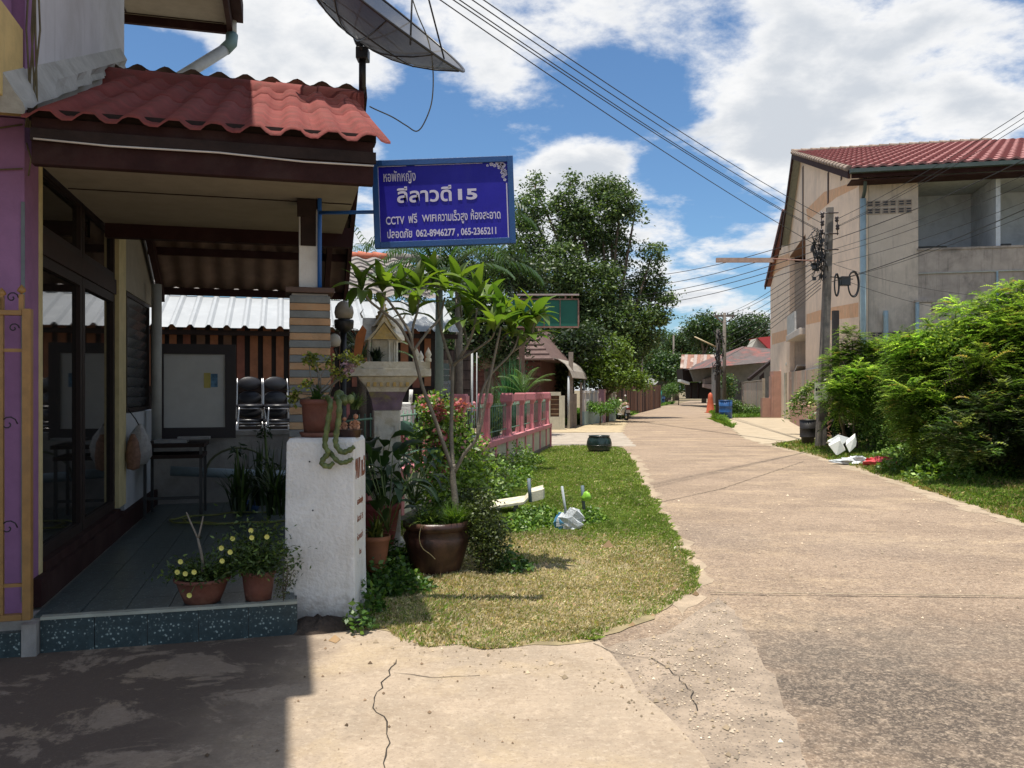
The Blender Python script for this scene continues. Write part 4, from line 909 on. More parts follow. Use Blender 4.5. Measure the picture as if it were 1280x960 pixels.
# red and orange pots between the pillar and the big pot
rp = G(478,712,0)+Vector((-.12,.55,0)); pot('red_pot', (rp.x,rp.y,.12), .20, .40, 'dull red pot in the shade behind the white pillar', mat('dull_red_pot', (.24,.05,.045), .7, .2), .14)
op = G(470,722,0); pot('orange_pot', (op.x,op.y,.06), .115, .30, 'slim orange clay pot right beside the white pillar', mat('orange_clay', (.34,.13,.06), .75, .2), .075)
tuft('strap_leaf_plant', (op.x,op.y,.33), 60, .26, .22, (.07,.10,.02), (.20,.22,.05), 'yellowish strap leaved plant in the slim orange clay pot', wd=.012, arch=1.3)
def bigleaf(name, c, n, h, sp, label, base, cat='plant', L=.3, group=None, wd=.5, el=(-30,60)):
    t = thing(name, label, cat, c, 0, group); c = Vector(c); V = []; F = []; Cc = []
    for i in range(n):
        az = random.uniform(0, 6.28); r = sp*random.random()**.5; z = h*random.uniform(.2,1); o = c+Vector((r*math.cos(az), r*math.sin(az), z)); s = L*random.uniform(.6,1.1)
        v, f = leaf_blade(s, s*wd*.5, 5); M = Matrix.Translation(o) @ Matrix.Rotation(az-math.pi/2+random.uniform(-.6,.6),4,'Z') @ Matrix.Rotation(R_(random.uniform(*el)),4,'X') @ Matrix.Rotation(random.uniform(-.4,.4),4,'Y')
        b = len(V); V += [tuple(M @ p) for p in v]; F += [tuple(b+q for q in ff) for ff in f]; cc = np.array(base)*math.exp(random.gauss(0,.25)); Cc += [cc]*len(v)
        MB().tube([c+Vector((0,0,.02)), (c+o)/2+Vector((0,0,.05)), o], .004, 4).build('stalk', mat('green_stalk', (.10,.15,.04), .6), t) if i < 14 else None
    np_obj('leaves', np.array(V), np.array(F), LEAF, np.clip(np.array(Cc),.003,.9), t, kind='stuff'); return t
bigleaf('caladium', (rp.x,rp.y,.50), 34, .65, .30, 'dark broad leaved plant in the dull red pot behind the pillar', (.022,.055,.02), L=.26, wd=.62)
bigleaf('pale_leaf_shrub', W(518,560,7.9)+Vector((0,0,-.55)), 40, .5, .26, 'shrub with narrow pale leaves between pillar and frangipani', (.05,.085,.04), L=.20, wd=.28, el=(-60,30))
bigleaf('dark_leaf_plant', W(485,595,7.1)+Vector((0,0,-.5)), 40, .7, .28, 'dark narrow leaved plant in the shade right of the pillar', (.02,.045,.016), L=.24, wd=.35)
bigleaf('broad_leaf_plant', W(515,560,9.3)+Vector((0,0,-.7)), 18, .75, .28, 'blue green broad leaf plant in front of the spirit house stand', (.05,.13,.085), L=.36, wd=.75)
# flowering shrub (croton and bougainvillea) by the frangipani
fs_ = thing('flowering_shrub', 'green shrub with pink and red blooms behind the frangipani stems', 'shrub', W(575,600,9.5).xy.to_3d(), 0)
BLB = [(tuple(W(556,540,9.5)),(.30,.35,.28)), (tuple(W(584,568,9.4)),(.22,.35,.28)), (tuple(W(560,600,8.2)),(.25,.2,.25)), (tuple(W(545,625,8.0)),(.22,.2,.16)), (tuple(W(590,615,8.3)),(.16,.2,.2)), (tuple(W(540,570,9.3)),(.26,.3,.3)), (tuple(W(600,600,9.2)),(.28,.3,.25)), (tuple(W(545,512,9.6)),(.25,.3,.18)), (tuple(W(565,610,9.2)),(.3,.3,.3))]
crown('foliage', BLB, 430, 14, .06, .062, (.085,.15,.028), (.22,.33,.05), fs_, plite=.3, asp=.5)
crown('pink_blooms', [(tuple(W(549,545,9.2)),(.13,.1,.16)), (tuple(W(552,575,9.15)),(.1,.1,.18)), (tuple(W(560,512,9.4)),(.25,.15,.12)), (tuple(W(545,590,9.1)),(.08,.1,.12)), (tuple(W(500,550,9.1)),(.1,.1,.08))], 64, 9, .03, .045, (.38,.10,.13), (.5,.2,.2), fs_, asp=.8, kind='stuff')
limb([W(575,640,9.4), W(570,580,9.5), W(575,530,9.5)], .03, .01, 'stem', bark, fs_)
hs2 = thing('fence_shrub', 'lacy shrub leaning on the nearest pink fence panel', 'shrub', G(607,612,0), 0)
crown('foliage', [(tuple(W(602,585,12.2)),(.26,.3,.28)), (tuple(W(618,600,12.4)),(.2,.25,.18)), (tuple(W(592,590,12.0)),(.28,.3,.3)), (tuple(W(630,575,13.0)),(.10,.12,.06))], 170, 14, .07, .06, (.07,.11,.03), (.20,.20,.10), hs2, plite=.25)
limb([G(604,614,0), W(606,585,12.6), W(612,560,12.6)], .025, .01, 'stem', bark, hs2)

# ================================================================ THINGS ON THE PORCH
def flower_pot(name, c, rt, h, lab, rb): return pot(name, c, rt, h, lab, terra, rb)
pc1 = G(253,752,.22); pc2 = G(323,749,.22); pc1.z = .222; pc2.z = .222
flower_pot('terracotta_pot', pc1, .165, .16, 'wide terracotta bowl pot with yellow flowers on the porch edge', .11)
flower_pot('terracotta_pot', pc2, .105, .19, 'smaller upright terracotta pot next to the wide one on the porch edge', .082)
yf = colvar(1, (.7,.6,.08), .0)
def daisies(name, c, sp, h, n, nf, label, pts):
    t = thing(name, label, 'flowering plant', c, 0); c = np.array(tuple(c))
    P = c + np.c_[rng.normal(0,sp,n), rng.normal(0,sp*.8,n), np.abs(rng.normal(0,h,n))]; V, F, cl = leaves(P, .035, colvar(n, (.05,.085,.02), .3, (.12,.18,.04), .2), .4, -.2); np_obj('foliage', V, F, LEAF, cl, t)
    fm = mat('yellow_petals', (.72,.66,.16), .6, .1)
    for (x, y, Y) in pts:
        q = W(x, y, Y); b = MB()
        b.tube([Vector(c)+Vector((random.uniform(-.04,.04),0,.02)), (Vector(c)+q)/2+Vector((0,0,.02)), q], .002, 4, 1)
        for k in range(9):
            an = k*.698; d = Vector((math.cos(an), -.35, math.sin(an))); u = Vector((-math.sin(an), 0, math.cos(an)))*.006
            b.add([q, q+d*.014+u, q+d*.017, q+d*.014-u], [(0,1,2,3)])
        b.lathe([(0,-.004),(.006,0),(0,.004)], tuple(q), 8, 0); b.build('flower', [fm, mat('green_stalk', (.10,.15,.04))], t)
    return t
D1 = 5.3
daisies('yellow_daisies', pc1+Vector((0,0,.15)), .10, .06, 1300, 8, 'low daisy plant with small yellow flowers in the wide bowl pot', [(226,702,D1),(222,715,D1),(232,717,D1),(243,715,D1-.05),(237,744,D1-.12),(277,685,D1),(278,701,D1)])
daisies('yellow_daisies', pc2+Vector((-.02,0,.18)), .11, .13, 2600, 5, 'taller bushy daisy plant with yellow flowers in the upright pot', [(291,673,D1+.1),(314,663,D1+.1),(315,672,D1+.05),(334,671,D1+.1),(288,690,D1)])
twg = thing('bare_stem_plant', 'bare forked grey stem rising from the wide bowl pot', 'plant', pc1+Vector((0,0,.15)), 0)
limb([pc1+Vector((0,0,.14)), W(253,700,5.4), W(247,672,5.4)], .012, .008, 'stem', greybark, twg); limb([W(247,672,5.4), W(237,650,5.4), W(233,640,5.4)], .007, .004, 'twig', greybark, twg); limb([W(248,672,5.4), W(252,655,5.4), W(254,645,5.4)], .007, .004, 'twig', greybark, twg)
thin = thing('wispy_twig_plant', 'wispy twig plant leaning against the left side of the white pillar', 'plant', G(356,752,.22), 0)
crown('foliage', [(tuple(W(362,722,5.45)),(.07,.05,.12)), (tuple(W(352,735,5.4)),(.05,.05,.1))], 40, 8, .015, .022, (.06,.08,.03), (.13,.15,.06), thin)
for i in range(6): MB().tube([G(354,752,.22), W(350+random.uniform(0,10),730,5.42), W(350+random.uniform(0,22),705+random.uniform(-5,10),5.42)], .0018, 4).build('twig', bark, thin)
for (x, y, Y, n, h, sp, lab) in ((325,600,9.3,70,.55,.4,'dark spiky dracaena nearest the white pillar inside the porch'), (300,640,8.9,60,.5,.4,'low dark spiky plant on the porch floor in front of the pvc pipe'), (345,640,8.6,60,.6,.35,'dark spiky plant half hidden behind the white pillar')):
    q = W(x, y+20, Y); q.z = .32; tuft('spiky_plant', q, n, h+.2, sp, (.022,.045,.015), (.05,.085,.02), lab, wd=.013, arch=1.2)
for (x, Y, z1, lab) in ((301,9.2,.95,'cut leafless stem with stub branches standing before the low porch wall'), (336,9.0,1.15,'slim dark leafy stem against the low porch wall near the pillar')):
    t = thing('slim_plant', lab, 'plant', (W(x,0,Y).x, Y, .22), 0)
    limb([(W(x,0,Y).x, Y, .22), (W(x-2,0,Y).x, Y, .22+(z1-.22)*.6), (W(x-5,0,Y).x, Y, z1)], .022, .012, 'stem', mat('green_stalk', (.10,.15,.04)), t)
    crown('leaves', [((W(x-5,0,Y).x, Y, z1), (.10,.08,.06)), ((W(x+2,0,Y).x, Y, z1*.7), (.1,.08,.05))], 14, 5, .03, .08, (.02,.04,.015), None, t, asp=.3)
# low wall behind, whiteboard, grey pipe, table
lw_ = thing('low_porch_wall', 'low grey wall closing the back of the porch', 'wall', HP(0,10.95,0), R_(15))
MB(HF).box((-1.55,10.85,0),(.75,10.98,1.04)).build('wall_body', concrete, lw_); MB(HF).box((-1.55,10.82,1.042),(.75,11.0,1.10)).build('coping', concrete, lw_)
for i in range(4): MB(HF).box((-.45+i*.34,10.835,.30),(-.15+i*.34,10.848,.86)).build('panel', mat('grey_panel', (.28,.28,.27), .8, .15), lw_)
wb = thing('whiteboard', 'large whiteboard with thick black frame and a yellow note', 'whiteboard', HP(-1.0,10.6,1.05), R_(15))
wa0, wa1, wz0, wz1, wbb = -1.50, -.595, 1.02, 2.14, 10.62
MB(HF).box((wa0+.1,wbb,wz0+.13),(wa1-.12,wbb+.02,wz1-.12)).build('board', mat('dull_white_board', (.50,.50,.47), .5, .06), wb)
f4 = MB(HF)
for lo, hi in (((wa0,wbb-.02,wz0),(wa1,wbb+.03,wz0+.13)), ((wa0,wbb-.02,wz1-.12),(wa1,wbb+.03,wz1)), ((wa0,wbb-.02,wz0+.13),(wa0+.1,wbb+.03,wz1-.12)), ((wa1-.12,wbb-.02,wz0+.13),(wa1,wbb+.03,wz1-.12))): f4.box(lo, hi)
f4.build('frame', mat('black_board_frame', (.02,.014,.016), .5, .2), wb)
MB(HF).box((-.955,wbb-.006,1.62),(-.88,wbb-.001,1.80)).build('yellow_note', mat('note_yellow', (.5,.42,.12), .8), wb); MB(HF).box((-.878,wbb-.006,1.63),(-.80,wbb-.001,1.79)).build('blue_picture', mat('note_blue', (.10,.22,.34), .7, .5, 20), wb)
pp = HP(-1.435,10.3,0); gpo = MB().tube([(pp.x,pp.y,1.02),(pp.x,pp.y,2.80)], .055, 14).build('grey_pvc_pipe', mat('grey_pvc', (.36,.36,.33), .6, .15), loc=(pp.x,pp.y,1.02)); tag(gpo, 'vertical grey drain pipe beside the whiteboard', 'pipe')
tb = thing('side_table', 'dark metal table with junk on top in the corner of the porch', 'table', HP(-1.15,9.9,.22), R_(15))
MB(HF).box((-1.50,9.6,.98),(-.86,10.2,1.02)).build('table_top', darkwood, tb)
for a in (-1.46,-.90):
    for b in (9.65,10.15): MB(HF).box((a-.015,b-.015,.222),(a+.015,b+.015,.978)).build('leg', black, tb)
MB(HF).box((-1.46,9.64,.42),(-.90,9.66,.45)).build('crossbar', black, tb); MB(HF).box((-1.48,9.62,.86),(-.88,10.18,.90)).build('shelf', darkwood, tb)
tl = MB(HF).box((-1.38,9.7,1.022),(-1.05,9.95,1.055)).box((-1.15,9.75,1.057),(-.82,9.9,1.085), M=Matrix.Identity(4)).build('stacked_papers', mat('grey_papers', (.25,.25,.25), .7, .3), loc=tuple(HP(-1.2,9.8,1.022)), rz=R_(15)); tag(tl, 'pile of flat grey things lying on the dark porch table', 'pile')
MB(HF).tube([(-1.3,10.4,.66),(-.5,10.45,.60),(.3,10.5,.55)], .055, 12).build('pvc_pipe', mat('pale_blue_pvc', (.26,.33,.36), .5, .15)); o = bpy.data.objects['pvc_pipe']; tag(o, 'pale blue pvc pipe running low along the back of the porch', 'pipe')
# green garden hose on the floor
hp = []
for i in range(60):
    t = i/59*6.28*2.2; hp.append(HP(-.35+ (.75+.08*math.sin(t*.4))*math.cos(t)*1.0, 9.35+.38*math.sin(t), .235+.008*(i % 3)))
o = MB().tube(hp, .011, 6).build('garden_hose', mat('hose_green', (.20,.22,.06), .5, .3), loc=tuple(hp[0])); tag(o, 'yellow green garden hose coiled on the porch floor', 'hose')
o = MB().tube([HP(-.55+.36*math.cos(t), 10.3, .62+.30*math.sin(t)) for t in [i*math.pi/12 for i in range(13)]], .014, 6).build('bent_hose', mat('hose_olive', (.10,.11,.05), .5, .3), loc=tuple(HP(-.5,10.3,.6))); tag(o, 'stiff olive hose arching over the pale blue pipe', 'hose')
bb = MB(HF).lathe([(0,0),(.13,0),(.16,.10),(.15,.11),(.12,.02),(0,.02)], (-.45,9.95,.222), 20).build('blue_basin', mat('basin_blue', (.03,.09,.25), .4), loc=tuple(HP(-.45,9.95,.22))); tag(bb, 'small blue plastic basin on the porch floor by the hose', 'basin')
# plastic bag hanging on the side wall
hbag = thing('hanging_bag', 'clear plastic bag with brown things hanging on the porch side wall', 'bag', HP(-1.48,8.95,1.1), R_(15))
rr = random.Random(4)
MB(HF).lathe([(.0,0),(.06,.02),(.10,.10),(.11,.20),(.09,.30),(.05,.37),(.015,.42)], (-1.44,9.2,.83), 14, rfn=lambda a, i: 1+.18*math.sin(3*a+i)).build('plastic', mat('milky_plastic', (.33,.32,.31), .35, .2, 20, bump=.6), hbag)
MB(HF).lathe([(.0,0),(.05,.02),(.06,.15),(.05,.28),(.02,.36)], (-1.47,9.0,.80), 12, rfn=lambda a, i: 1+.2*math.sin(2*a+i)).build('contents', mat('brown_contents', (.22,.12,.08), .8, .4, 20), hbag)
MB(HF).tube([(-1.54,9.15,1.40),(-1.47,9.15,1.30),(-1.44,9.2,1.22)], .006, 5).build('loop', black, hbag)

# folded yellow gate at the far left
gate = thing('yellow_metal_gate', 'yellow painted iron gate with curls in front of the purple wall', 'gate', HP(-1.9,5.55,.15), R_(15))
gy = mat('gate_yellow', (.30,.16,.045), .5, .2, 10, alt=(.2,.12,.05), altamt=.4)
def gx(px, b=5.52):        # house-frame a of an image column on plane b
    dx = (px-640)/FPX; dirv = HF.inverted().to_3x3() @ Vector((dx,1,0)); return dirv.x*(b/dirv.y)
def gz(py, px, b=5.52):
    dx = (px-640)/FPX; t = b/(HF.inverted().to_3x3() @ Vector((dx,1,0))).y; return EYE+(HZ-py)/FPX*t
zt = gz(388,20); zb = gz(775,20); zm = gz(438,20)
MB(HF).box((gx(29),5.49,zb),(gx(40),5.55,zt+.01)).build('stile', gy, gate, bevel=.004)
MB(HF).box((gx(-60),5.495,zt-.03),(gx(29)-.001,5.545,zt)).build('top_rail', gy, gate, bevel=.003); MB(HF).box((gx(-60),5.495,zb),(gx(29)-.001,5.545,zb+.035)).build('bottom_rail', gy, gate, bevel=.003)
MB(HF).box((gx(-60),5.51,zm-.01),(gx(29)-.001,5.53,zm+.01)).build('middle_rail', gy, gate); MB(HF).box((gx(-60),5.51,gz(732,10)-.01),(gx(29)-.001,5.53,gz(732,10)+.01)).build('middle_rail', gy, gate)
for px in (2,-20,-42):
    MB(HF).box((gx(px)-.011,5.505,zb+.036),(gx(px)+.011,5.535,zt-.031)).build('bar', gy, gate); MB(HF).box((gx(px)-.011,5.505,zt+.001),(gx(px)+.011,5.535,zt+.11)).build('bar', gy, gate)
for px, top in ((27,362),(2,366),(-20,366)):
    q = gx(px); z0 = gz(top+6,px); MB(HF).box((q-.012,5.505,zt+.001),(q+.012,5.535,z0)).build('finial_stem', gy, gate); MB(HF).lathe([(0,0),(.026,.02),(.02,.035),(0,.06)], (q,5.52,z0), 8).build('finial', gy, gate)
for (px, py, r) in ((15,372,.035),(10,530,.05),(10,660,.05),(17,410,.03)):
    q = gx(px); z0 = gz(py,px); MB(HF).tube([(q+r*(1-t/14)*math.cos(t*.6), 5.52, z0+r*(1-t/14)*math.sin(t*.6)) for t in range(13)], .004, 5).build('curl', black, gate)
# ================================================================ NEIGHBOUR'S HOUSE BEHIND THE PORCH
nh = thing('wooden_house', 'dark wooden house with white metal awning behind the porch', 'house', HP(0,14,0), R_(15))
def nb(lo, hi, name, m, bevel=0, parent=nh): return MB(HF).box(lo, hi).build(name, m, parent, bevel=bevel)
whitemetal = mat('white_metal_roof', (.35,.37,.39), .45, .06, 2, alt=(.5,.52,.54), altamt=.3)
mb = MB(HF); n = 0
prof = []
a = -3.4
while a < 2.6:
    prof += [(a,0),(a+.035,.04),(a+.07,.04),(a+.105,0),(a+.25,0)]; a += .25
vs = []; fs = []
for (b, z) in ((12.9,2.50),(14.35,3.10)):
    for (x, dz) in prof: vs.append((x, b, z+dz))
m_ = len(prof)
for i in range(m_-1): fs.append((i, i+1, m_+i+1, m_+i))
mb.add(vs, fs).build('metal_awning', whitemetal, nh)
nb((-3.4,13.0,2.40),(2.6,13.06,2.47),'awning_beam', darkwood)
slm = [mat('orange_wood_slat', (.30,.12,.055), .75, .25, 6), mat('red_wood_slat', (.22,.075,.045), .75, .25, 6), mat('brown_wood_slat', (.17,.09,.055), .75, .25, 6)]
i = 0; a = -3.2
while a < 2.2:
    me_ = nb((a,13.3+random.uniform(0,.01),1.64+random.uniform(-.02,.02)),(a+random.uniform(.10,.125),13.325,2.60),'slat', slm[random.choice((0,0,1,2))]); a += .19; i += 1
nb((-3.4,13.34,0),(2.4,13.42,2.61),'dark_backing', mat('near_black_wood', (.02,.014,.012), .8, .3))
nb((-3.4,13.28,1.56),(2.4,13.33,1.63),'slat_rail', darkwood)
# main walls with siding boards
k = 0
for z in [i*.2 for i in range(12)]:
    nb((.6,16.9+.006*(k % 2),z+.005),(3.7,16.95,z+.192),'siding_board', mat('dark_siding', (.055,.032,.026), .7, .3, 5)); k += 1
nb((-4,16.96,0),(2.2,17.1,3.3),'upper_back_wall', darkwood); nb((2.21,16.96,0),(3.7,17.1,2.42),'back_wall', darkwood)
nb((2.45,16.82,.9),(3.25,16.89,2.2),'window', mat('old_window_frame', (.16,.12,.09), .7, .2)); nb((2.52,16.80,.97),(3.18,16.815,2.13),'window_pane', gl)
for j in range(9): nb((2.5,16.775,1.0+j*.125),(3.2,16.795,1.02+j*.125),'window_bar', mat('grey_bar', (.3,.3,.28), .6, .1))
graytile = mat('grey_roof_tile', (.20,.18,.17), .85, .25, 6, bump=.5, alt=(.33,.29,.26), altamt=.6, altscale=5)
rv = []; rf = []; nA = 97; nB = 9
for r in range(nB):
    for q in (0, 1):
        b = 14.3+ (r+q)*.42; z = 3.16+(b-14.3)*.33 + (.035 if q == 0 else 0)
        for i in range(nA):
            x = -4+i*(6.5/(nA-1)); rv.append((x+(.5 if False else 0), b, z+.03*math.cos(i*1.1)))
for r in range(nB):
    o = r*2*nA
    for i in range(nA-1): rf.append((o+i, o+i+1, o+nA+i+1, o+nA+i))
    if r: 
        p_ = (r*2-1)*nA
        for i in range(nA-1): rf.append((p_+i, p_+i+1, o+i+1, o+i))
MB(HF).add(rv, rf, 0, False).build('tiled_roof', graytile, nh)
orng = mat('orange_ridge_tile', (.46,.14,.08), .8, .2, 8)
for i in range(22):
    MB(HF).tube([(-3.2+i*.31, 18.1, 4.45), (-2.87+i*.31, 18.1, 4.43)], [.10,.085], 10).build('ridge_tile', orng if i < 17 else graytile, nh)
# white bench and thin posts in the neighbour's yard
wbn = thing('white_bench', 'white painted concrete bench seen between shrine stand and frangipani', 'bench', W(502,540,11.5).xy.to_3d(), 0)
q0 = W(491,503,11.5); q1 = W(516,503,11.5); X0, X1 = q0.x, q1.x
MB().box((X0,11.5,.95),(X1-.04,11.9,1.12)).build('back_slab', whitepaint, wbn, bevel=.01); MB().box((X0-.3,11.3,1.12),(X1,11.95,1.18)).build('seat', whitepaint, wbn, bevel=.01) if False else None
MB().box((X0-.2,11.35,1.13),(X1-.01,11.92,1.42)).build('seat_block', whitepaint, wbn, bevel=.01)
MB().tube([(X1-.02,11.4,1.42),(X1-.01,11.4,1.60)], .025, 8).build('arm_post', whitepaint, wbn); MB().box((X0-.2,11.35,0),(X0-.05,11.9,.95)).build('leg', whitepaint, wbn); MB().box((X1-.2,11.35,0),(X1-.05,11.9,.95)).build('leg', whitepaint, wbn)
gf = thing('thin_metal_railing', 'thin grey metal railing in front of the dark wooden house', 'railing', W(530,500,13.5).xy.to_3d(), 0)
gm = mat('galvanised', (.34,.36,.37), .5, .15)
for px in (500,508,524,527,542,561,563,590,596): MB().tube([(W(px,0,13.6).x,13.6,0),(W(px,0,13.6).x,13.6,1.75 if px not in (590,596) else 2.2)], .018 if px in (524,590) else .009, 6).build('post', gm, gf)
MB().tube([W(498,479,13.6), W(565,479,13.6)], .010, 6).build('rail', gm, gf)

# stacked chairs behind the low wall
seatm = mat('black_vinyl', (.014,.014,.018), .35, .2)
def chair(name, loc, rz, label, grp):
    t = thing(name, label, 'chair', loc, rz, grp); I = None
    MB().lathe([(0,-.02),(.19,-.018),(.205,0),(.20,.025),(.15,.035),(0,.04)], (0,0,.45), 20, M=Matrix.Diagonal((1,.92,1,1))).build('seat', seatm, t, local=True)
    for sx in (-1,1):
        MB().tube(smooth([(sx*.20,-.20,0),(sx*.19,-.17,.22),(sx*.17,-.14,.44)],3), .011, 6).build('leg', chrome, t, local=True); MB().tube(smooth([(sx*.20,.22,0),(sx*.18,.18,.44),(sx*.17,.24,.85)],3), .011, 6).build('leg', chrome, t, local=True)
    MB().tube([(.19*math.cos(u),.175*math.sin(u),.425) for u in [i*math.pi/10 for i in range(21)]], .010, 6).build('seat_ring', chrome, t, local=True)
    MB().lathe([(0,-.012),(.15,-.010),(.17,0),(.15,.012),(0,.014)], (0,.235,.78), 18, M=Matrix.Rotation(R_(80),4,'X') @ Matrix.Diagonal((1,.6,1,1))).build('backrest', seatm, t, local=True)
    MB().tube([(-.17,-.15,.18),(.17,-.15,.18)], .008, 6).build('stretcher', chrome, t, local=True); return t
ch0 = chair('stacking_chair', (0,0,0), 0, '', 'stacked black chairs behind the low porch wall')
names = [('bottom','left'),('middle','left'),('top','left'),('bottom','right'),('middle','right'),('top','right')]
xs_ = (W(309,0,11.9), W(344,0,11.9)); k = 0
for si in range(2):
    for lv in range(3):
        M = Matrix.Translation((xs_[si].x+.02*lv, 11.95, .50+lv*.205)) @ Matrix.Rotation(R_(12+si*6+lv*5),4,'Z'); lab = '%s black vinyl chair in the %s hand stack behind the low porch wall' % names[k]
        if k == 0: ch0.matrix_world = M; WM[ch0.name] = M; ch0['label'] = lab
        else: dup(ch0, M, lab)
        k += 1
cplat = tag(MB(HF).box((-1.2,11.3,0),(1.2,12.4,.49)).build('raised_block', concrete, loc=tuple(HP(0,11.8,0)), rz=R_(15)), 'low concrete block that the stacked chairs stand on', 'block')

# ================================================================ SPIRIT HOUSE, LAMPS, PALMS
shm = mat('shrine_cream', (.66,.63,.55), .7, .15, 12, bump=.3, alt=(.42,.36,.22), altamt=.6, altscale=10); gold = mat('shrine_gold', (.55,.38,.12), .55, .25, 20, alt=(.62,.58,.45), altamt=.5, altscale=12)
YS = 8.3; S = YS/FPX
sh = thing('spirit_house', 'white and gold spirit house with spire on a tall pedestal', 'spirit house', (W(483,0,YS).x, YS, 0), R_(12)); SL = WM[sh.name]
def sp_(lo, hi, name, m, bevel=0): return MB(SL).box(lo, hi).build(name, m, sh, bevel=bevel)
sp_((-.13,-.13,0),(.13,.13,1.40),'pedestal', shm, .01); sp_((-.17,-.17,0),(.17,.17,.12),'pedestal_foot', shm, .01)
for sx in (-1,1): sp_((-.09,-.136,.30),(-.075,-.131,1.25),'pedestal_trim', shm) if sx < 0 else sp_((.075,-.136,.30),(.09,-.131,1.25),'pedestal_trim', shm)
MB(SL).add([(x*r, y*r, z) for (r, z) in ((.135,1.40),(.15,1.50),(.18,1.58)) for x, y in ((-1,-1),(1,-1),(1,1),(-1,1))], [(i*4+k, i*4+(k+1)%4, i*4+4+(k+1)%4, i*4+4+k) for i in range(2) for k in range(4)]).build('painted_band', mat('violet_band', (.20,.14,.20), .7, .3, 8, alt=(.30,.28,.08), altamt=.7, altscale=6), sh)
MB(SL).add([(x*r, y*r, z) for (r, z) in ((.181,1.58),(.20,1.62),(.27,1.70),(.28,1.725)) for x, y in ((-1,-1),(1,-1),(1,1),(-1,1))], [(i*4+k, i*4+(k+1)%4, i*4+4+(k+1)%4, i*4+4+k) for i in range(3) for k in range(4)]).build('flared_capital', shm, sh)
for k in range(7): sp_((-.20+k*.062,-.245,1.63),(-.17+k*.062,-.205,1.70),'dentil', gold)
sp_((-.43,-.38,1.727),(.40,.36,1.80),'platform', shm, .006); 
for lo, hi in (((-.42,-.375,1.802),(.39,-.345,1.865)), ((-.42,.33,1.802),(.39,.355,1.865)), ((-.42,-.344,1.802),(-.39,.329,1.865)), ((.36,-.344,1.802),(.39,.329,1.865))): sp_(lo, hi, 'parapet', shm)
for (x, y) in ((.375,-.36),(-.405,-.36),(.375,.34),(-.405,.34),(.26,-.36)): MB(SL).lathe([(.03,0),(.03,.03),(.018,.04),(.032,.07),(.02,.10),(0,.14)], (x,y,1.866), 10).build('finial', shm, sh)
bx, by = -.03, .05
sp_((bx-.20,by-.20,1.802),(bx+.17,by+.2,1.84),'shrine_base', shm, .004); sp_((bx-.11,by-.11,1.841),(bx+.09,by+.12,2.09),'shrine_room', shm)
for (x, y) in ((-.14,-.14),(.12,-.14),(.14,.05),(.12,.15),(-.14,.15),(.05,-.15)): MB(SL).lathe([(.016,0),(.012,.02),(.011,.22),(.018,.25)], (bx+x,by+y,1.841), 8).build('column', shm, sh)
def gable(c, w2, dpt, z0, h, ang, name, m):
    M = SL @ Matrix.Translation((c[0],c[1],0)) @ Matrix.Rotation(ang,4,'Z'); b = MB(M)
    pf = [(-w2*1.15,z0-.02),(-w2*.55,z0+h*.35),(0,z0+h),(w2*.55,z0+h*.35),(w2*1.15,z0-.02),(w2*.9,z0-.02),(0,z0+h*.72),(-w2*.9,z0-.02)]
    b.prism([(x,-dpt,z) for x, z in pf], (0,2*dpt,0)); o = b.build(name, m, sh)
    MB(M).prism([(-w2*.8,-dpt*.92,z0-.01),(w2*.8,-dpt*.92,z0-.01),(0,-dpt*.92,z0+h*.66)], (0,.02,0)).build('pediment', gold, sh)
    for s in (-1,1): MB(M).tube([(0,s*dpt,z0+h),(0,s*(dpt+.02),z0+h+.04),(0,s*(dpt-.01),z0+h+.09)], [.012,.009,.002], 6).build('roof_horn', shm, sh)
gable((bx,by), .15, .21, 2.10, .22, 0, 'lower_roof', mat('shrine_pale_gold', (.55,.46,.28), .6, .2, 20, alt=(.62,.6,.5), altamt=.6, altscale=12)); gable((bx,by), .15, .20, 2.10, .21, R_(90), 'cross_roof', shm); gable((bx,by), .10, .13, 2.24, .16, 0, 'upper_roof', shm)
MB(SL).lathe([(.07,2.30),(.075,2.33),(.05,2.345),(.058,2.37),(.036,2.385),(.044,2.41),(.026,2.42),(.034,2.445),(.018,2.455),(.024,2.475),(.010,2.49),(.003,2.58)], (bx,by,0), 12).build('spire', gold, sh)
MB(SL).prism([(-.34,-.2,1.80),(-.28,-.2,1.80),(-.20,-.2,2.17),(-.24,-.2,2.22),(-.30,-.2,2.12)], (0,.015,0)).build('orange_panel', mat('orange_board', (.38,.12,.03), .7, .25), sh)
pl_ = W(467,447,8.2); tuft('shrine_plant', (W(470,0,8.15).x, 8.15, 1.87), 60, .16, .13, (.012,.025,.012), (.03,.05,.02), 'tiny dark spiky plant on the spirit house platform', wd=.012)
lp = thing('garden_lamp', 'black lamp post with two ribbed glass globes beside the striped column', 'lamp', (W(427,0,7.6).x, 7.6, 0), 0)
glb = mat('frosted_globe', (.30,.27,.22), .3, .15, 6, bump=.1, alt=(.18,.16,.13), altamt=.5)
Lx = W(429,0,7.6).x; q = W(430,388,7.6); q2 = W(418,425,7.45)
MB().tube([(Lx,7.6,0),(Lx,7.6,q.z-.13)], .03, 10).build('post', black, lp)
MB().lathe([(.03,-.20),(.085,-.16),(.09,-.10),(.085,-.085),(.05,-.08)], tuple(q), 16).build('globe_holder', black, lp)
MB().lathe([(.03,-.085),(.075,-.07),(.087,-.02),(.078,.03),(.055,.065),(.025,.085),(0,.09)], tuple(q), 24, rfn=lambda a, i: 1+.025*math.cos(12*a)).build('globe', glb, lp)
MB().tube(smooth([(Lx,7.6,q2.z-.15),(q2.x+.02,7.5,q2.z-.16),(q2.x,7.45,q2.z-.07)],4), .012, 6).build('arm', black, lp)
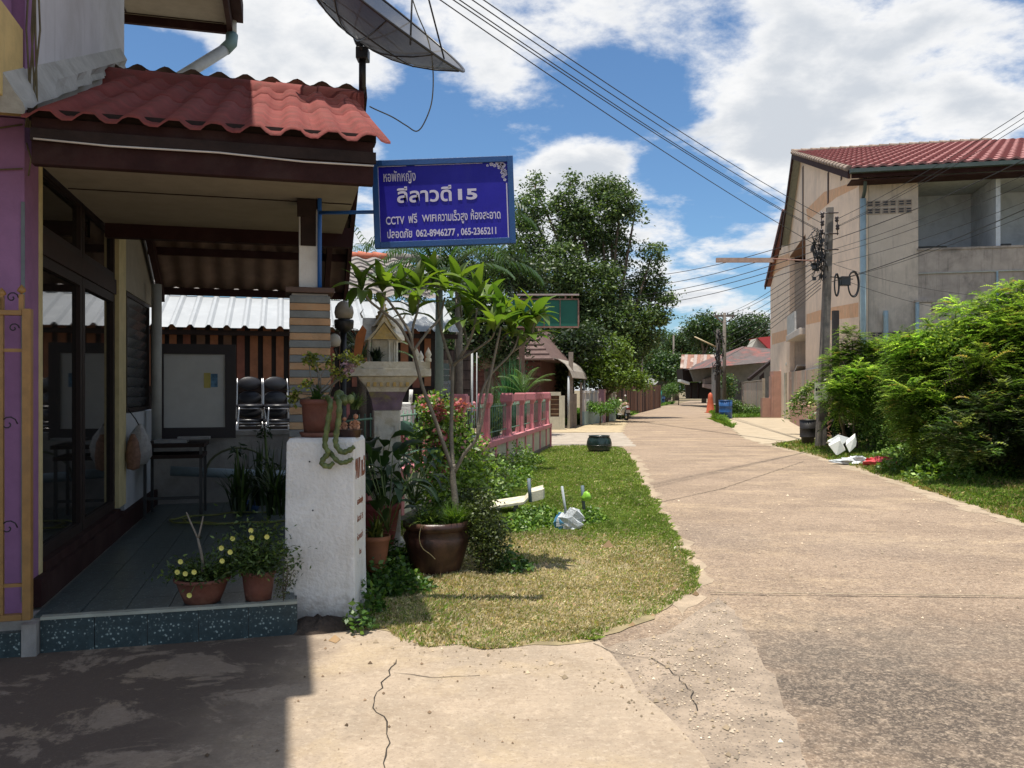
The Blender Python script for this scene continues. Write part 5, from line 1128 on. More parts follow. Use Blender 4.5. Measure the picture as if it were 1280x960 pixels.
MB().lathe([(.02,-.06),(.05,-.05),(.058,-.005),(.05,.03),(.03,.05),(0,.058)], tuple(q2), 20).build('globe', mat('milky_globe', (.42,.40,.36), .3, .1), lp)

def frond(V, F, Cc, o, az, L, el, droop, lw, base, nl=26, ll=.35, hang=.5):
    o = Vector(o); d = Vector((math.cos(az), math.sin(az), 0)); side = Vector((-math.sin(az), math.cos(az), 0)); p = o.copy(); pts = []
    for k in range(nl+1):
        t = k/nl; e = el - droop*t*t; pts.append(p.copy()); p = p + (d*math.cos(e)+Vector((0,0,math.sin(e))))*(L/nl)
    col = np.array(base)*math.exp(random.gauss(0,.15))
    def strip(a, b, w_):
        s = (b-a).cross(Vector((0,0,1))); s = s.normalized()*w_ if s.length > 1e-6 else Vector((w_,0,0))
        i = len(V); V.extend([a-s, a+s, b+s*.15, b-s*.15]); F.append((i,i+1,i+2,i+3)); Cc.extend([col*math.exp(random.gauss(0,.18))]*4)
    for k in range(1, nl+1):
        t = k/nl; q = pts[k]; strip(pts[k-1], pts[k], .012)
        for s in (-1,1):
            ln = ll*math.sin(math.pi*(.12+.82*t))**.6*random.uniform(.85,1.1); dr = (pts[k]-pts[k-1]).normalized()
            m_ = q + (side*s*.8+dr*.55+Vector((0,0,.15-hang*.3))).normalized()*ln*.5; e_ = m_ + (side*s*.5+dr*.5-Vector((0,0,hang))).normalized()*ln*.5
            sw = Vector((0,0,1)).cross(m_-q).normalized()*lw
            i = len(V); V.extend([q-sw*.5, q+sw*.5, m_+sw, m_-sw, e_]); F.append((i,i+1,i+2,i+3)); F.append((i+3,i+2,i+4,i+4)); cc = col*math.exp(random.gauss(0,.2)); Cc.extend([cc]*5)
def palm(name, c, zc, fr, label, cat='palm', trunk=.06, base=(.05,.10,.03), ll=.4, lw=.018, tm=greybark, hang=.5, parent=None):
    t = thing(name, label, cat, c, 0); c = Vector(c)
    for (az, L, el, dr, zo) in fr:
        V = []; F = []; Cc = []; frond(V, F, Cc, (c.x, c.y, zc+zo), az, L, el, dr, lw, base, 26, ll, hang)
        F = [f if f[2] != f[3] else (f[0], f[1], f[2], f[3]) for f in F]; np_tri(V, F, Cc, t)
    if trunk: MB().tube([c, (c.x,c.y,zc*.5), (c.x,c.y,zc)], [trunk, trunk*.9, trunk*.7], 10).build('trunk', tm, t)
    return t
def np_tri(V, F, Cc, t):
    me = bpy.data.meshes.new('frond'); M = WM[t.name].inverted(); fs = [f if f[2] != f[3] else f[:3] for f in F]
    me.from_pydata([tuple(M @ Vector(v)) for v in V], [], fs); me.materials.append(LEAF)
    a = me.color_attributes.new('Col', 'FLOAT_COLOR', 'POINT'); a.data.foreach_set('color', np.c_[np.clip(np.array(Cc),.003,.9), np.ones(len(Cc))].astype(np.float32).ravel())
    o = bpy.data.objects.new('frond', me); C.objects.link(o); o.parent = t; return o
random.seed(5)
ring = lambda n, L, e0, e1, dr, zo=0: [(2*math.pi*i/n+random.uniform(-.2,.2), L*random.uniform(.85,1.1), R_(random.uniform(e0,e1)), dr*random.uniform(.8,1.2), zo) for i in range(n)]
pc = (W(549,0,12.5).x, 12.5, 0)
palm('foxtail_palm', pc, 3.15, ring(9,1.5,50,75,1.6)+ring(5,1.1,15,40,1.2), 'palm with smooth grey green trunk rising behind the frangipani leaves', base=(.035,.075,.025), trunk=.075, tm=mat('grey_green_trunk', (.13,.16,.12), .7, .2, 5, alt=(.2,.2,.16), altamt=.4))
palm('drooping_palm', (W(622,0,15.5).x-.75, 16.0, 0), 3.9, ring(10,2.1,35,70,2.2)+ring(6,1.8,0,30,1.5), 'palm with long drooping dark fronds below the blue sign', base=(.03,.065,.022), ll=.55, lw=.02, hang=.9, trunk=.09)
palm('areca_palm', (W(470,0,20.5).x, 20.5, 0), 3.6, ring(11,2.4,50,80,1.5)+ring(5,1.8,20,45,1.3), 'bushy palm behind the grey roof at left of the sign', base=(.045,.085,.03), ll=.5, lw=.02, hang=.7, trunk=.08)
palm('areca_palm', (W(522,0,21.5).x, 21.5, 0), 3.5, ring(9,2.0,45,78,1.5)+ring(4,1.4,20,45,1.3), 'dark palm rising just above the orange ridge tiles under the sign', base=(.03,.06,.022), ll=.5, lw=.02, hang=.7, trunk=.08)
palm('cycad', (W(452,0,9.6).x, 9.6, 0), 1.95, ring(14,.62,20,75,1.3), 'cycad with glossy arching fronds left of the spirit house', base=(.05,.085,.03), ll=.14, lw=.008, trunk=.07, tm=bark, hang=.4)
palm('fan_palm', (W(676,0,21.4).x-.45, 21.4, 0), 1.5, ring(9,.9,15,70,.9), 'small spiky palm beside the far end of the pink fence', base=(.07,.13,.03), ll=.25, lw=.012, trunk=.05)
tuft('reed_clump', (W(664,0,20.2).x-.45, 22.4, .3), 700, 2.3, .75, (.03,.11,.055), (.06,.19,.09), 'tall clump of green hanging reeds behind the pink fence', 'shrub', wd=.016, arch=1.1)
tuft('reed_clump', (W(640,0,18.7).x-.5, 19.9, .2), 420, 1.9, .6, (.045,.08,.03), (.12,.16,.06), 'second, browner clump of reeds behind the pink fence', 'shrub', wd=.014, arch=1.3)

# ================================================================ PINK FENCE
pinkm = mat('pink_paint', (.56,.20,.225), .75, .12, 5, alt=(.42,.2,.18), altamt=.4, streak=((.30,.13,.12),.35)); creamw = mat('cream_wall', (.50,.47,.37), .8, .12, 3, alt=(.33,.31,.25), altamt=.6, streak=((.25,.23,.18),.5))
FA = Vector((1.06,23.3,0)); fdir = Vector((.1763,.9843,0)).normalized(); fang = math.atan2(-fdir.x, fdir.y)
FF = Matrix.Translation(FA) @ Matrix.Rotation(fang, 4, 'Z')      # y runs along the fence (negative = toward viewer)
pf_ = thing('pink_fence', 'pink balustrade fence on a cream wall along the lawn', 'fence', FA, fang)
def pb(lo, hi, name, m, bevel=0): return MB(FF).box(lo, hi).build(name, m, pf_, bevel=bevel)
LF_ = -15.5
pb((-.16,LF_,0),(-.004,0,.56),'wall', creamw); pb((-.165,LF_,0),(.002,-.0,.10),'wall_foot', mat('dirty_base', (.16,.13,.11), .9, .3))
pb((-.22,LF_,.561),(.05,.02,.66),'ledge', pinkm, .006)
ys = [-.25,-1.7,-3.0,-4.5,-6.1,-8.3,-10.2,-12.0,-13.8,-15.4]
PSTM = None
for y in ys:
    b = MB(FF)
    for (r0, r1, z0, z1) in ((.10,.085,.661,.78),(.078,.078,.78,1.26),(.078,.125,1.26,1.36),(.125,.125,1.36,1.50),(.11,.10,1.50,1.53)):
        vs = [(-.085+x*r, y+yy*r, z) for r, z in ((r0,z0),(r1,z1)) for x, yy in ((-1,-1),(1,-1),(1,1),(-1,1))]; b.add(vs, [(0,1,5,4),(1,2,6,5),(2,3,7,6),(3,0,4,7),(4,5,6,7),(0,3,2,1)])
    b.build('post', pinkm, pf_)
yy = -.85
while yy > LF_:
    pb((-.002,yy-.06,.1),(.022,yy+.06,.56),'pilaster', pinkm); yy -= 1.15
pb((-.2,-.09,0),(.035,.06,.56),'end_pilaster', pinkm)
grn = mat('green_rail_paint', (.10,.20,.14), .6, .2)
for a_, b_ in zip(ys, ys[1:]):
    for z in (.80,1.28): MB(FF).tube([(-.085,b_+.09,z),(-.085,a_-.09,z)], .013, 6).build('rail', grn, pf_)
    nbar = max(3, int((a_-b_)/.16))
    for k in range(1, nbar): MB(FF).tube([(-.085,b_+(a_-b_)*k/nbar,.661),(-.085,b_+(a_-b_)*k/nbar,1.34)], .007, 5).build('bar', grn, pf_)
MB(FF).box((-5.5,-8.40,1.22),(-.12,-8.24,1.36)).build('return_rail', pinkm, pf_); MB(FF).box((-5.5,-8.40,0),(-.2,-8.26,.6)).build('return_wall', creamw, pf_)
for x in (-1.2,-2.4,-3.6): MB(FF).box((x-.08,-8.395,.601),(x+.08,-8.25,1.219)).build('return_post', pinkm, pf_)

# ================================================================ THINGS ON THE LAWN
ctr = G(749,566,0); pl = thing('black_planter', 'round black glazed planter on the far end of the lawn', 'planter', ctr, 0)
MB().lathe([(0,0),(.19,0),(.27,.06),(.315,.16),(.32,.25),(.295,.35),(.255,.41),(.27,.43),(.25,.44),(.225,.40),(.26,.30),(0,.28)], tuple(ctr), 28).build('planter_body', mat('dark_glaze', (.012,.028,.026), .22, .4, 7, bump=.15, alt=(.03,.05,.045), altamt=.5), pl)
MB().tube([ctr+Vector((.318*math.cos(t*.26),.318*math.sin(t*.26),.20)) for t in range(25)], .008, 5).build('raised_band', blackp, pl); MB().tube([ctr+Vector((.262*math.cos(t*.26),.262*math.sin(t*.26),.43)) for t in range(25)], .012, 5).build('rim', blackp, pl)
slabm = mat('yellowed_white_slab', (.66,.62,.48), .8, .12, 6, bump=.3, alt=(.45,.36,.24), altamt=.5, altscale=5)
ws = thing('broken_slab', 'bent cream white slab propped above the weeds on the lawn', 'slab', G(645,648,0), 0)
A0 = W(609,634,10.5); A1 = W(655,627,10.5); A2 = W(664,617,10.6); A3 = W(679,613,10.6)
def plank(P, wd_, th, name):
    vs = []; 
    for p in P: vs += [p, p+Vector((.02,wd_,.015)), p+Vector((.02,wd_,.015-th)), p-Vector((0,0,th))]
    fs = [(i*4+k, i*4+4+k, i*4+4+(k+1)%4, i*4+(k+1)%4) for i in range(len(P)-1) for k in range(4)]+[(0,1,2,3),tuple(len(vs)-4+k for k in (3,2,1,0))]
    return MB().add(vs, fs).build(name, slabm, ws, bevel=.005)
plank([A0,A1,A2,A3], .50, .035, 'slab_top')
plank([A2+Vector((0,-.012,.02)),A3+Vector((0,-.012,.02))], .04, .13, 'upturned_end')
for q in (A0+Vector((.1,.2,0)), A1+Vector((-.1,.2,0))): MB().box((q.x-.03,q.y-.03,0),(q.x+.03,q.y+.03,q.z-.02)).build('support', concrete, ws)
def stake(p0, p1, r, m, name, label, cat='stake'): o = MB().tube([p0, p1], r, 8).build(name, m, loc=tuple(Vector(p0).xy.to_3d())); return tag(o, label, cat)
stake(W(663,628,10.4), W(661,598,10.45), .022, mat('blue_grey_stake', (.10,.14,.17), .6), 'metal_stake', 'dark blue grey metal stake standing through the cream slab')
s2 = G(730,640,0); stake(s2, W(728,607,s2.y), .022, mat('blue_grey_stake', (.10,.14,.17)), 'metal_stake', 'short dark stake at the right with a bright green plastic scrap')
o = MB().lathe([(0,0),(.04,.01),(.06,.05),(.04,.11),(.015,.13),(0,.12)], tuple(W(733,620,s2.y-.04)-Vector((0,0,.07))), 10, rfn=lambda a, i: 1+.4*math.sin(2*a+i*1.3)).build('plastic_scrap', mat('lime_plastic', (.25,.52,.05), .4), loc=tuple(W(733,620,s2.y))); tag(o, 'bright lime green plastic scrap caught on the short dark stake', 'plastic scrap')
mp0 = G(709,664,0); stake(mp0+Vector((.01,0,.02)), W(702.5,608,mp0.y-.05), .014, mat('grey_mop_handle', (.40,.44,.47), .4), 'grey_stick', 'leaning pale grey stick with a plastic bag at its foot', 'stick')
def crumple(name, c, r, m, label, cat, seed, sx=1, sy=1, sz=1, parent=None, n=14, rough=.55):
    rr = random.Random(seed); vs = []; fs = []; K = 9
    for i in range(K):
        th = math.pi*i/(K-1)
        for k in range(n):
            an = 2*math.pi*k/n; q = r*(1+rr.uniform(-rough,rough)*.6+ .2*math.sin(3*an+seed)); vs.append(Vector(c)+Vector((q*math.sin(th)*math.cos(an)*sx, q*math.sin(th)*math.sin(an)*sy, max(-.0, r*sz*(math.cos(th)+1)*.5*(1+rr.uniform(-.25,.25))))))
    for i in range(K-1):
        for k in range(n): k2 = (k+1) % n; fs.append((i*n+k, (i+1)*n+k, (i+1)*n+k2, i*n+k2))
    o = MB().add(vs, fs, 0, False).build(name, m, parent, loc=None if parent else c); 
    return tag(o, label, cat) if parent is None else o
pb_ = thing('plastic_bag', 'crumpled white and blue plastic bag at the foot of the grey stick', 'bag', mp0, 0)
crumple('white_part', mp0+Vector((.03,0,.0)), .12, mat('white_plastic_film', (.55,.58,.60), .35, .2, 15, bump=.8), '', '', 3, 1.1, .7, 1.9, pb_); crumple('blue_part', mp0+Vector((-.085,-.01,0)), .07, mat('blue_plastic_film', (.10,.32,.55), .35, .2, 15, bump=.8), '', '', 5, .7, .7, 2.6, pb_)
crumple('bag_tail', mp0+Vector((.12,-.0,.10)), .05, mat('white_plastic_film', (.55,.58,.60)), '', '', 8, 1.2, .5, .9, pb_)
q = G(634,664,0); o = MB().add([q+Vector((-.18,0,.02)),q+Vector((-.05,-.03,.10)),q+Vector((.12,0,.06)),q+Vector((.18,.02,.02)),q+Vector((.1,.06,.04)),q+Vector((-.06,.06,.08))], [(0,1,5),(1,2,4,5),(2,3,4)]).build('dry_leaf', mat('dry_leaf_brown', (.42,.32,.18), .8, .2), loc=tuple(q)); tag(o, 'large curled dry leaf lying below the cream slab', 'leaf')
o = crumple('terracotta_shard', G(646,658,0), .08, terra, 'orange clay shard among the weeds under the cream slab', 'shard', 6, 1.2, .8, 1.2)

# ================================================================ LEFT SIDE STREET AND FAR LEFT
# green billboard
gb = thing('green_signboard', 'blank green board in a rusty frame on a brown post', 'signboard', W(653,0,24).xy.to_3d(), 0)
rust = mat('rusty_frame', (.26,.13,.10), .8, .3, 10, alt=(.35,.28,.25), altamt=.4)
def yb(x0, y0, x1, y1, Y, d, name, m, par, bevel=0):
    a = W(x0,y1,Y); b = W(x1,y0,Y); return MB().box((a.x,Y,a.z),(b.x,Y+d,b.z)).build(name, m, par, bevel=bevel)
gpm = mat('green_panel', (.004,.115,.075), .55, .12, 2)
for x0, x1 in ((641,661),(661.4,679.6),(680.4,699.6),(700.4,722)): yb(x0,375,x1,407.5,24,.03,'panel', gpm, gb)
yb(640,373.2,723.5,374.8,23.97,.08,'frame_rail', rust, gb); yb(640,407.8,723.5,409.6,23.97,.08,'frame_rail', rust, gb); yb(722.2,374.9,724,407.7,23.97,.08,'frame_post', rust, gb); yb(646,367.2,724,369.2,23.9,.08,'lamp_bar', mat('pale_bar', (.4,.33,.31), .6), gb)
for x in (679.8,699.8): yb(x,375,x+.7,407.6,23.975,.02,'frame_divider', rust, gb)
yb(649,409.8,656,552,24.02,.14,'post', mat('brown_post', (.11,.06,.045), .8, .2), gb); 
for x in (660,706,714): yb(x,369.4,x+2,373,23.95,.05,'hanger', rust, gb)
# brown house with curved canopy
bh = thing('brown_house', 'brown wooden house with dark tiled hip roof and curved canopy', 'house', (1.2,36,0), R_(-12)); BHF = WM[bh.name]
# local: x right, y back; street wall at x=.45
btile = mat('brown_roof_tile', (.115,.07,.062), .85, .25, 6, alt=(.19,.13,.11), altamt=.4); bwall = mat('red_brown_wood', (.085,.030,.024), .8, .3, 6)
def hbx(lo, hi, name, m): return MB(BHF).box(lo, hi).build(name, m, bh)
hbx((-6,-1.4,0),(.25,9,2.85),'wall', bwall)
for k in range(13): hbx((-3,-1.46+.004*(k%2),.15+k*.2),(.28,-1.41,.33+k*.2),'siding_board', bwall)
MB(BHF).add([(-6.6,-2.2,2.8),(.9,-2.2,2.8),(.9,9.8,2.8),(-6.6,9.8,2.8),(-2.85,.2,4.55),(-.6,.2,4.45),(-.6,7.2,4.45),(-2.85,7.2,4.55)], [(0,1,5,4),(1,2,6,5),(2,3,7,6),(3,0,4,7),(4,5,6,7),(0,3,2,1)]).build('hip_roof', btile, bh)
for k in range(8):
    t = k/8; x1 = .9-(.9+.6)*t; MB(BHF).box((-6.6+3.75*t,-2.22+2.4*t,2.80+1.68*t),(x1,-2.12+2.4*t,2.86+1.68*t)).build('tile_course', btile, bh)
ppz = [(0,2.92),(.35,2.94),(.7,2.86),(1.0,2.66),(1.2,2.38),(1.3,2.10)]
canv = []; 
for y in (-1.6,3.4):
    for x, z in ppz: canv += [(.32+x,y,z),(.32+x,y,z-.03)]
n_ = len(ppz); cf = []
for i in range(n_-1):
    for o_ in (0,1): cf.append((2*i+o_, 2*(i+1)+o_, 2*n_+2*(i+1)+o_, 2*n_+2*i+o_))
    for b in (0, 2*n_): cf.append((b+2*i, b+2*i+1, b+2*i+3, b+2*i+2))
cf.append((2*n_-2,2*n_-1,4*n_-1,4*n_-2))
MB(BHF).add(canv, cf, 0, False).build('curved_canopy', mat('pale_canopy_sheet', (.34,.31,.27), .7, .15, 4, alt=(.22,.2,.17), altamt=.5), bh)
hbx((-1.1,-1.50,1.2),(-.3,-1.465,2.25),'window_frame', mat('old_window_frame', (.16,.12,.09)))
for x in (-1.03,-.68): hbx((x,-1.52,1.26),(x+.28,-1.505,2.19),'window_pane', mat('dusty_glass', (.22,.20,.16), .4, .2))
for (x, y) in ((1.45,-1.5),(1.5,3.2)): MB(BHF).tube([(x,y,0),(x,y,2.15)], .05, 8).build('canopy_post', gm, bh)
def yard(px, Y): return (W(px,0,Y).x, Y)
gw = thing('cream_gate_wall', 'cream wall with a barred brown opening at the side street corner', 'wall', (W(697,0,33.4).x,33.4,0), 0)
for (x0,y0,x1,y1) in ((685.5,490,701,494.5),(699,494.6,706,538),(685.5,521,698.9,538),(684,494.6,688,520.9)): yb(x0,y0,x1,y1,33.4,.3,'wall_piece', creamw, gw)
yb(688.1,494.7,698.9,520.8,33.5,.05,'wooden_screen', mat('brown_screen', (.12,.06,.035), .8, .3), gw)
for k in range(4): yb(688.2,499+k*6,698.8,499.8+k*6,33.45,.03,'bar', mat('tan_bar', (.35,.25,.15), .7), gw)
wpst = mat('weathered_wood', (.24,.20,.17), .85, .25, 8)
for (x0,x1,y0,y1,Y,lab) in ((711,716.5,440,500,35,'tall pale weathered post standing through the curved canopy'),(709.5,714.5,494,528,34.6,'short grey weathered gate post nearest the cream wall'),(716,721,492,526,35.2,'short grey weathered gate post under the canopy edge'),(725.2,727.8,478,520,37,'thin grey canopy pole beside the blue balustrade')):
    yy1 = HZ+EYE*FPX/Y; t = MB().box((W(x0,0,Y).x,Y,0),(W(x1,0,Y).x,Y+.16,EYE+(HZ-y0)/FPX*Y)).build('wooden_post', wpst, loc=(W((x0+x1)/2,0,Y).x,Y,0)); tag(t, lab, 'post')
# blue-white balustrade
bf = thing('blue_balustrade', 'pale blue and white balustrade fence beyond the side street', 'fence', (W(728,0,37.5).x,37.5,0), 0)
teal = mat('pale_blue_wall_paint', (.30,.42,.46), .8, .15); pw = mat('off_white_paint', (.62,.60,.60), .8, .1)
e0 = Vector((W(728.5,0,37.5).x,37.5,0)); e1_ = Vector((W(768,0,43.5).x,43.5,0)); dl = (e1_-e0); L = dl.length; BM = Matrix.Translation(e0) @ Matrix.Rotation(math.atan2(dl.y,dl.x),4,'Z')
MB(BM).box((0,-.08,0),(L,.08,.62)).build('wall', teal, bf)
for k in range(9):
    if k == 4: continue
    x = .15+k*(L-.3)/8; MB(BM).box((x-.10,-.09,.621),(x+.10,.09,1.52)).build('post', pw, bf); MB(BM).box((x-.14,-.12,1.45),(x+.14,.12,1.56)).build('post_cap', pw, bf)
MB(BM).box((L*.56-.16,-.16,0),(L*.56+.16,.16,1.62)).build('pink_pillar', mat('dusty_pink', (.46,.27,.34), .8, .12), bf)
# brown plank fence
f3 = thing('brown_plank_fence', 'tall fence of dark brown upright boards behind the scooter', 'fence', (W(776,0,47.5).x,47.5,0), 0)
e0 = Vector((W(770,0,46.5).x,46.5,0)); e1_ = Vector((W(826,0,76).x,76,0)); dl = e1_-e0; L = dl.length; BM = Matrix.Translation(e0) @ Matrix.Rotation(math.atan2(dl.y,dl.x),4,'Z')
bms = [mat('brown_board', (.16,.075,.045), .85, .3), mat('tan_board', (.26,.14,.085), .85, .3), mat('dark_board', (.08,.045,.035), .85, .3)]
mbs = [MB(BM) for _ in bms]; x = 0; 
while x < L:
    w_ = random.uniform(.3,.42); mbs[random.choice((0,0,1,2))].box((x,-.03+random.uniform(-.03,.03),0),(x+w_*.9,.02,1.95+random.uniform(-.08,.1))); x += w_
for b, m_ in zip(mbs, bms): stuff(b.build('boards', m_, f3))
# scooter
sc0 = G(783,525.5,0); scoot = thing('parked_scooter', 'cream and white scooter parked at the roadside seen from behind', 'scooter', sc0, R_(12)); SF = WM[scoot.name]
crm = mat('cream_scooter_paint', (.62,.56,.42), .35, .08); tyre = mat('tyre_rubber', (.015,.015,.016), .8, .2)
for (y, nm) in ((0,'wheel'),(1.22,'wheel')):
    w_ = MB(SF).tube([(0,y+.235*math.cos(t*.3927),.255+.235*math.sin(t*.3927)) for t in range(17)], .055, 8, cap=False).build('wheel', tyre, scoot); MB(SF).lathe([(.0,-.03),(.15,-.03),(.17,0),(.15,.03),(0,.03)], (0,y,.255), 14, M=Matrix.Rotation(R_(90),4,'Y')).build('rim', chrome, w_)
MB(SF).tube(smooth([(0,-.22,.72),(0,.0,.66),(0,.3,.55),(0,.5,.40)],4), [.07,.10,.12,.135,.145,.15,.15,.15,.15,.14,.14,.13,.12], 12).build('rear_body', pw, scoot)
MB(SF).tube(smooth([(0,-.2,.82),(0,.05,.81),(0,.35,.78),(0,.55,.75)],4), [.06,.10,.13,.14,.145,.145,.14,.14,.13,.12,.11,.09,.05], 12).build('seat', mat('tan_seat', (.42,.27,.18), .5), scoot)
MB(SF).box((-.16,.5,.26),(.16,.95,.32)).build('footboard', pw, scoot, bevel=.02)
MB(SF).tube(smooth([(0,.92,.30),(0,1.0,.6),(0,.98,.92)],4), [.10,.15,.18,.20,.21,.20,.17,.14,.10], 12).build('leg_shield', crm, scoot)
MB(SF).tube([(0,1.22,.3),(0,1.05,.7),(0,.95,1.0)], .03, 8).build('fork', chrome, scoot); MB(SF).lathe([(0,-.12),(.10,-.08),(.13,0),(.09,.07),(0,.1)], (0,.98,1.0), 12).build('headlamp_cowl', crm, scoot)
MB(SF).tube(smooth([(-.34,.86,1.04),(-.15,.94,1.03),(.15,.94,1.03),(.34,.86,1.04)],3), .018, 6).build('handlebar', blackp, scoot)
for s in (-1,1): MB(SF).tube([(s*.2,.92,1.05),(s*.26,.92,1.22)], .008, 5).build('mirror_stem', blackp, scoot); MB(SF).lathe([(0,-.02),(.055,-.01),(.055,.01),(0,.02)], (s*.26,.90,1.27), 12, M=Matrix.Rotation(R_(90),4,'X')).build('mirror', pw, scoot)
MB(SF).box((-.11,-.27,.40),(.11,-.255,.55)).build('number_plate', pw, scoot); MB(SF).box((-.10,-.30,.58),(.10,-.25,.66)).build('tail_light', mat('tail_red', (.35,.02,.02), .3), scoot); MB(SF).box((-.13,-.24,.34),(.13,-.1,.56)).build('mudguard', blackp, scoot, bevel=.02)
MB(SF).tube([(.14,-.15,.25),(.15,.3,.22)], .045, 10).build('exhaust', chrome, scoot); MB(SF).tube([(-.05,.45,.26),(-.22,.42,.0)], .012, 6).build('side_stand', black, scoot)
# drum, bins and cone
def barrel(name, c, r, h, m, label, cat='drum', taper=1.0, open_=True):
    t = thing(name, label, cat, c, 0); c = Vector(c)
    MB().lathe([(0,0),(r*taper,0),(r*(taper*.6+.4),h*.33),(r*1.03,h*.35),(r,h*.37),(r,h*.66),(r*1.03,h*.68),(r,h*.70),(r*1.04,h),(r*.95,h),(r*.93,h*.9),(0,h*.88)], tuple(c), 22).build('drum_body', m, t)
    MB().tube([c+Vector((r*1.03*math.cos(k*.2618), r*1.03*math.sin(k*.2618), h)) for k in range(25)], r*.05, 6).build('rim', m, t); return t
barrel('blue_drum', G(907,523,0), .36, 1.0, mat('drum_blue', (.02,.09,.27), .4, .2, alt=(.05,.14,.3), altamt=.4), 'blue plastic drum on the grass beside the utility poles')
barrel('blue_drum', W(826,505,88).xy.to_3d()+Vector((0,0,0)), .45, .9, mat('drum_dark_blue', (.015,.04,.12), .5), 'small dark blue drum far down the left side of the road')
barrel('green_drum', W(821,500,84).xy.to_3d(), .5, 1.5, mat('drum_teal', (.03,.20,.18), .5), 'teal green tank far down the left side of the road', 'tank')
cn = G(888,516,0); ct = thing('red_cone_cover', 'tall narrow red orange cone shaped cover at the roadside', 'cone', cn, 0)
MB().lathe([(0,0),(.30,0),(.27,.05),(.20,.7),(.16,1.05),(.14,1.25),(.07,1.36),(0,1.40)], tuple(cn), 12, rfn=lambda a, i: 1+.08*math.cos(4*a)).build('cone_body', mat('faded_orange', (.52,.11,.05), .6, .15, 4, alt=(.4,.07,.03), altamt=.5), ct); MB().box(tuple(cn+Vector((-.33,-.33,0))), tuple(cn+Vector((.33,.33,.04)))).build('base', mat('faded_orange', (.52,.11,.05)), ct)
barrel('black_bin', G(1017,559,0)+Vector((0,.45,0)), .22, .74, mat('bin_black', (.02,.017,.016), .5, .2), 'black plastic bin tucked behind the concrete utility pole', 'bin', .72)

# ================================================================ RIGHT BUILDING
rb_ = thing('apartment_building', 'two storey apartment block with red tiled roof and peeling peach gable wall', 'building', RP(0,0,0), math.atan2(-.2140,.9768)); WM[rb_.name] = RF.copy(); rb_.matrix_world = RF
peach = mat('peach_gable_paint', (.86,.68,.52), .85, .08, 2, bump=.3, alt=(.55,.44,.35), altamt=.5, altscale=.5, streak=((.5,.38,.29), .3))
band = mat('orange_band_paint', (.74,.44,.25), .85, .15, 3, alt=(.58,.42,.28), altamt=.5, altscale=1.2)
facade = mat('stained_facade', (.60,.51,.42), .85, .12, 1.5, bump=.3, alt=(.24,.2,.165), altamt=.5, altscale=.8, streak=((.17,.14,.12), .55))
parap = mat('mouldy_parapet', (.42,.36,.31), .9, .2, 2, bump=.4, alt=(.11,.095,.085), altamt=.7, altscale=.9, streak=((.08,.07,.06), .7))
inner = mat('grey_blue_inner_wall', (.60,.64,.68), .8, .1, 2, alt=(.30,.33,.36), altamt=.4)
rsoff = mat('pale_green_soffit', (.24,.27,.24), .8, .12)
def rbx(lo, hi, name, m, bevel=0, par=rb_): return MB(RF).box(lo, hi).build(name, m, par, bevel=bevel)
ZE = 8.0; ZR = 12.5; UR = 14.0; UL = 19.6; ZL = 9.3
rz_ = lambda u: ZE+(ZR-ZE)*(u+.6)/(UR+.6) if u <= UR else ZR-(ZR-ZL)*(u-UR)/(UL-UR)
# gable wall: solid to u=12.5, upper part over the recess
MB(RF).prism([(0,0,0),(0,12.5,0),(0,12.5,8.5),(0,19.3,8.5),(0,19.3,rz_(19.3)-.12),(0,UR,ZR-.12),(0,0,rz_(0)-.12)], (.25,0,0)).build('gable_wall', peach, rb_)
MB(RF).box((0.01,12.5,8.46),(1.8,19.3,8.5)).build('recess_soffit', mat('brown_soffit', (.20,.11,.07), .8), rb_)
rbx((1.4,12.5,0),(1.6,19.0,8.46),'recess_wall', mat('orange_brown_wall', (.30,.15,.085), .85, .15)); rbx((.26,12.3,0),(1.39,12.5,8.46),'recess_side', peach)
rbx((-.25,12.6,4.05),(1.39,18.3,4.35),'balcony_slab', mat('pale_slab', (.50,.46,.42), .8), .02); rbx((-.2,14.9,4.36),(-.12,18.2,5.3),'balcony_panel', mat('white_railing_panel', (.60,.60,.58), .6))
for k in range(8): rbx((-.23,15+k*.42,4.37),(-.205,15.05+k*.42,5.3),'railing_bar', gm)
rbx((1.3,13.5,5.0),(1.38,16.6,7.2),'balcony_window', mat('dusty_blue_glass', (.16,.18,.20), .2, .3, 4)); rbx((1.3,13.5,1.2),(1.38,15.5,3.2),'ground_window', mat('dusty_blue_glass', (.16,.18,.20)))
MB(RF).prism([(-.1,14.8,2.7),(-.1,17.6,2.1),(-.1,17.6,2.18),(-.1,14.8,2.78)], (1.3,0,0)).build('small_awning', mat('pale_slab', (.50,.46,.42)), rb_); rbx((.2,15.0,0),(.28,17.4,2.1),'blue_door', mat('grey_blue_door', (.20,.24,.27), .6))
rbx((-.55,13.6,8.18),(-.02,19.3,8.36),'overhang_box', mat('brown_soffit', (.20,.11,.07))) if False else None
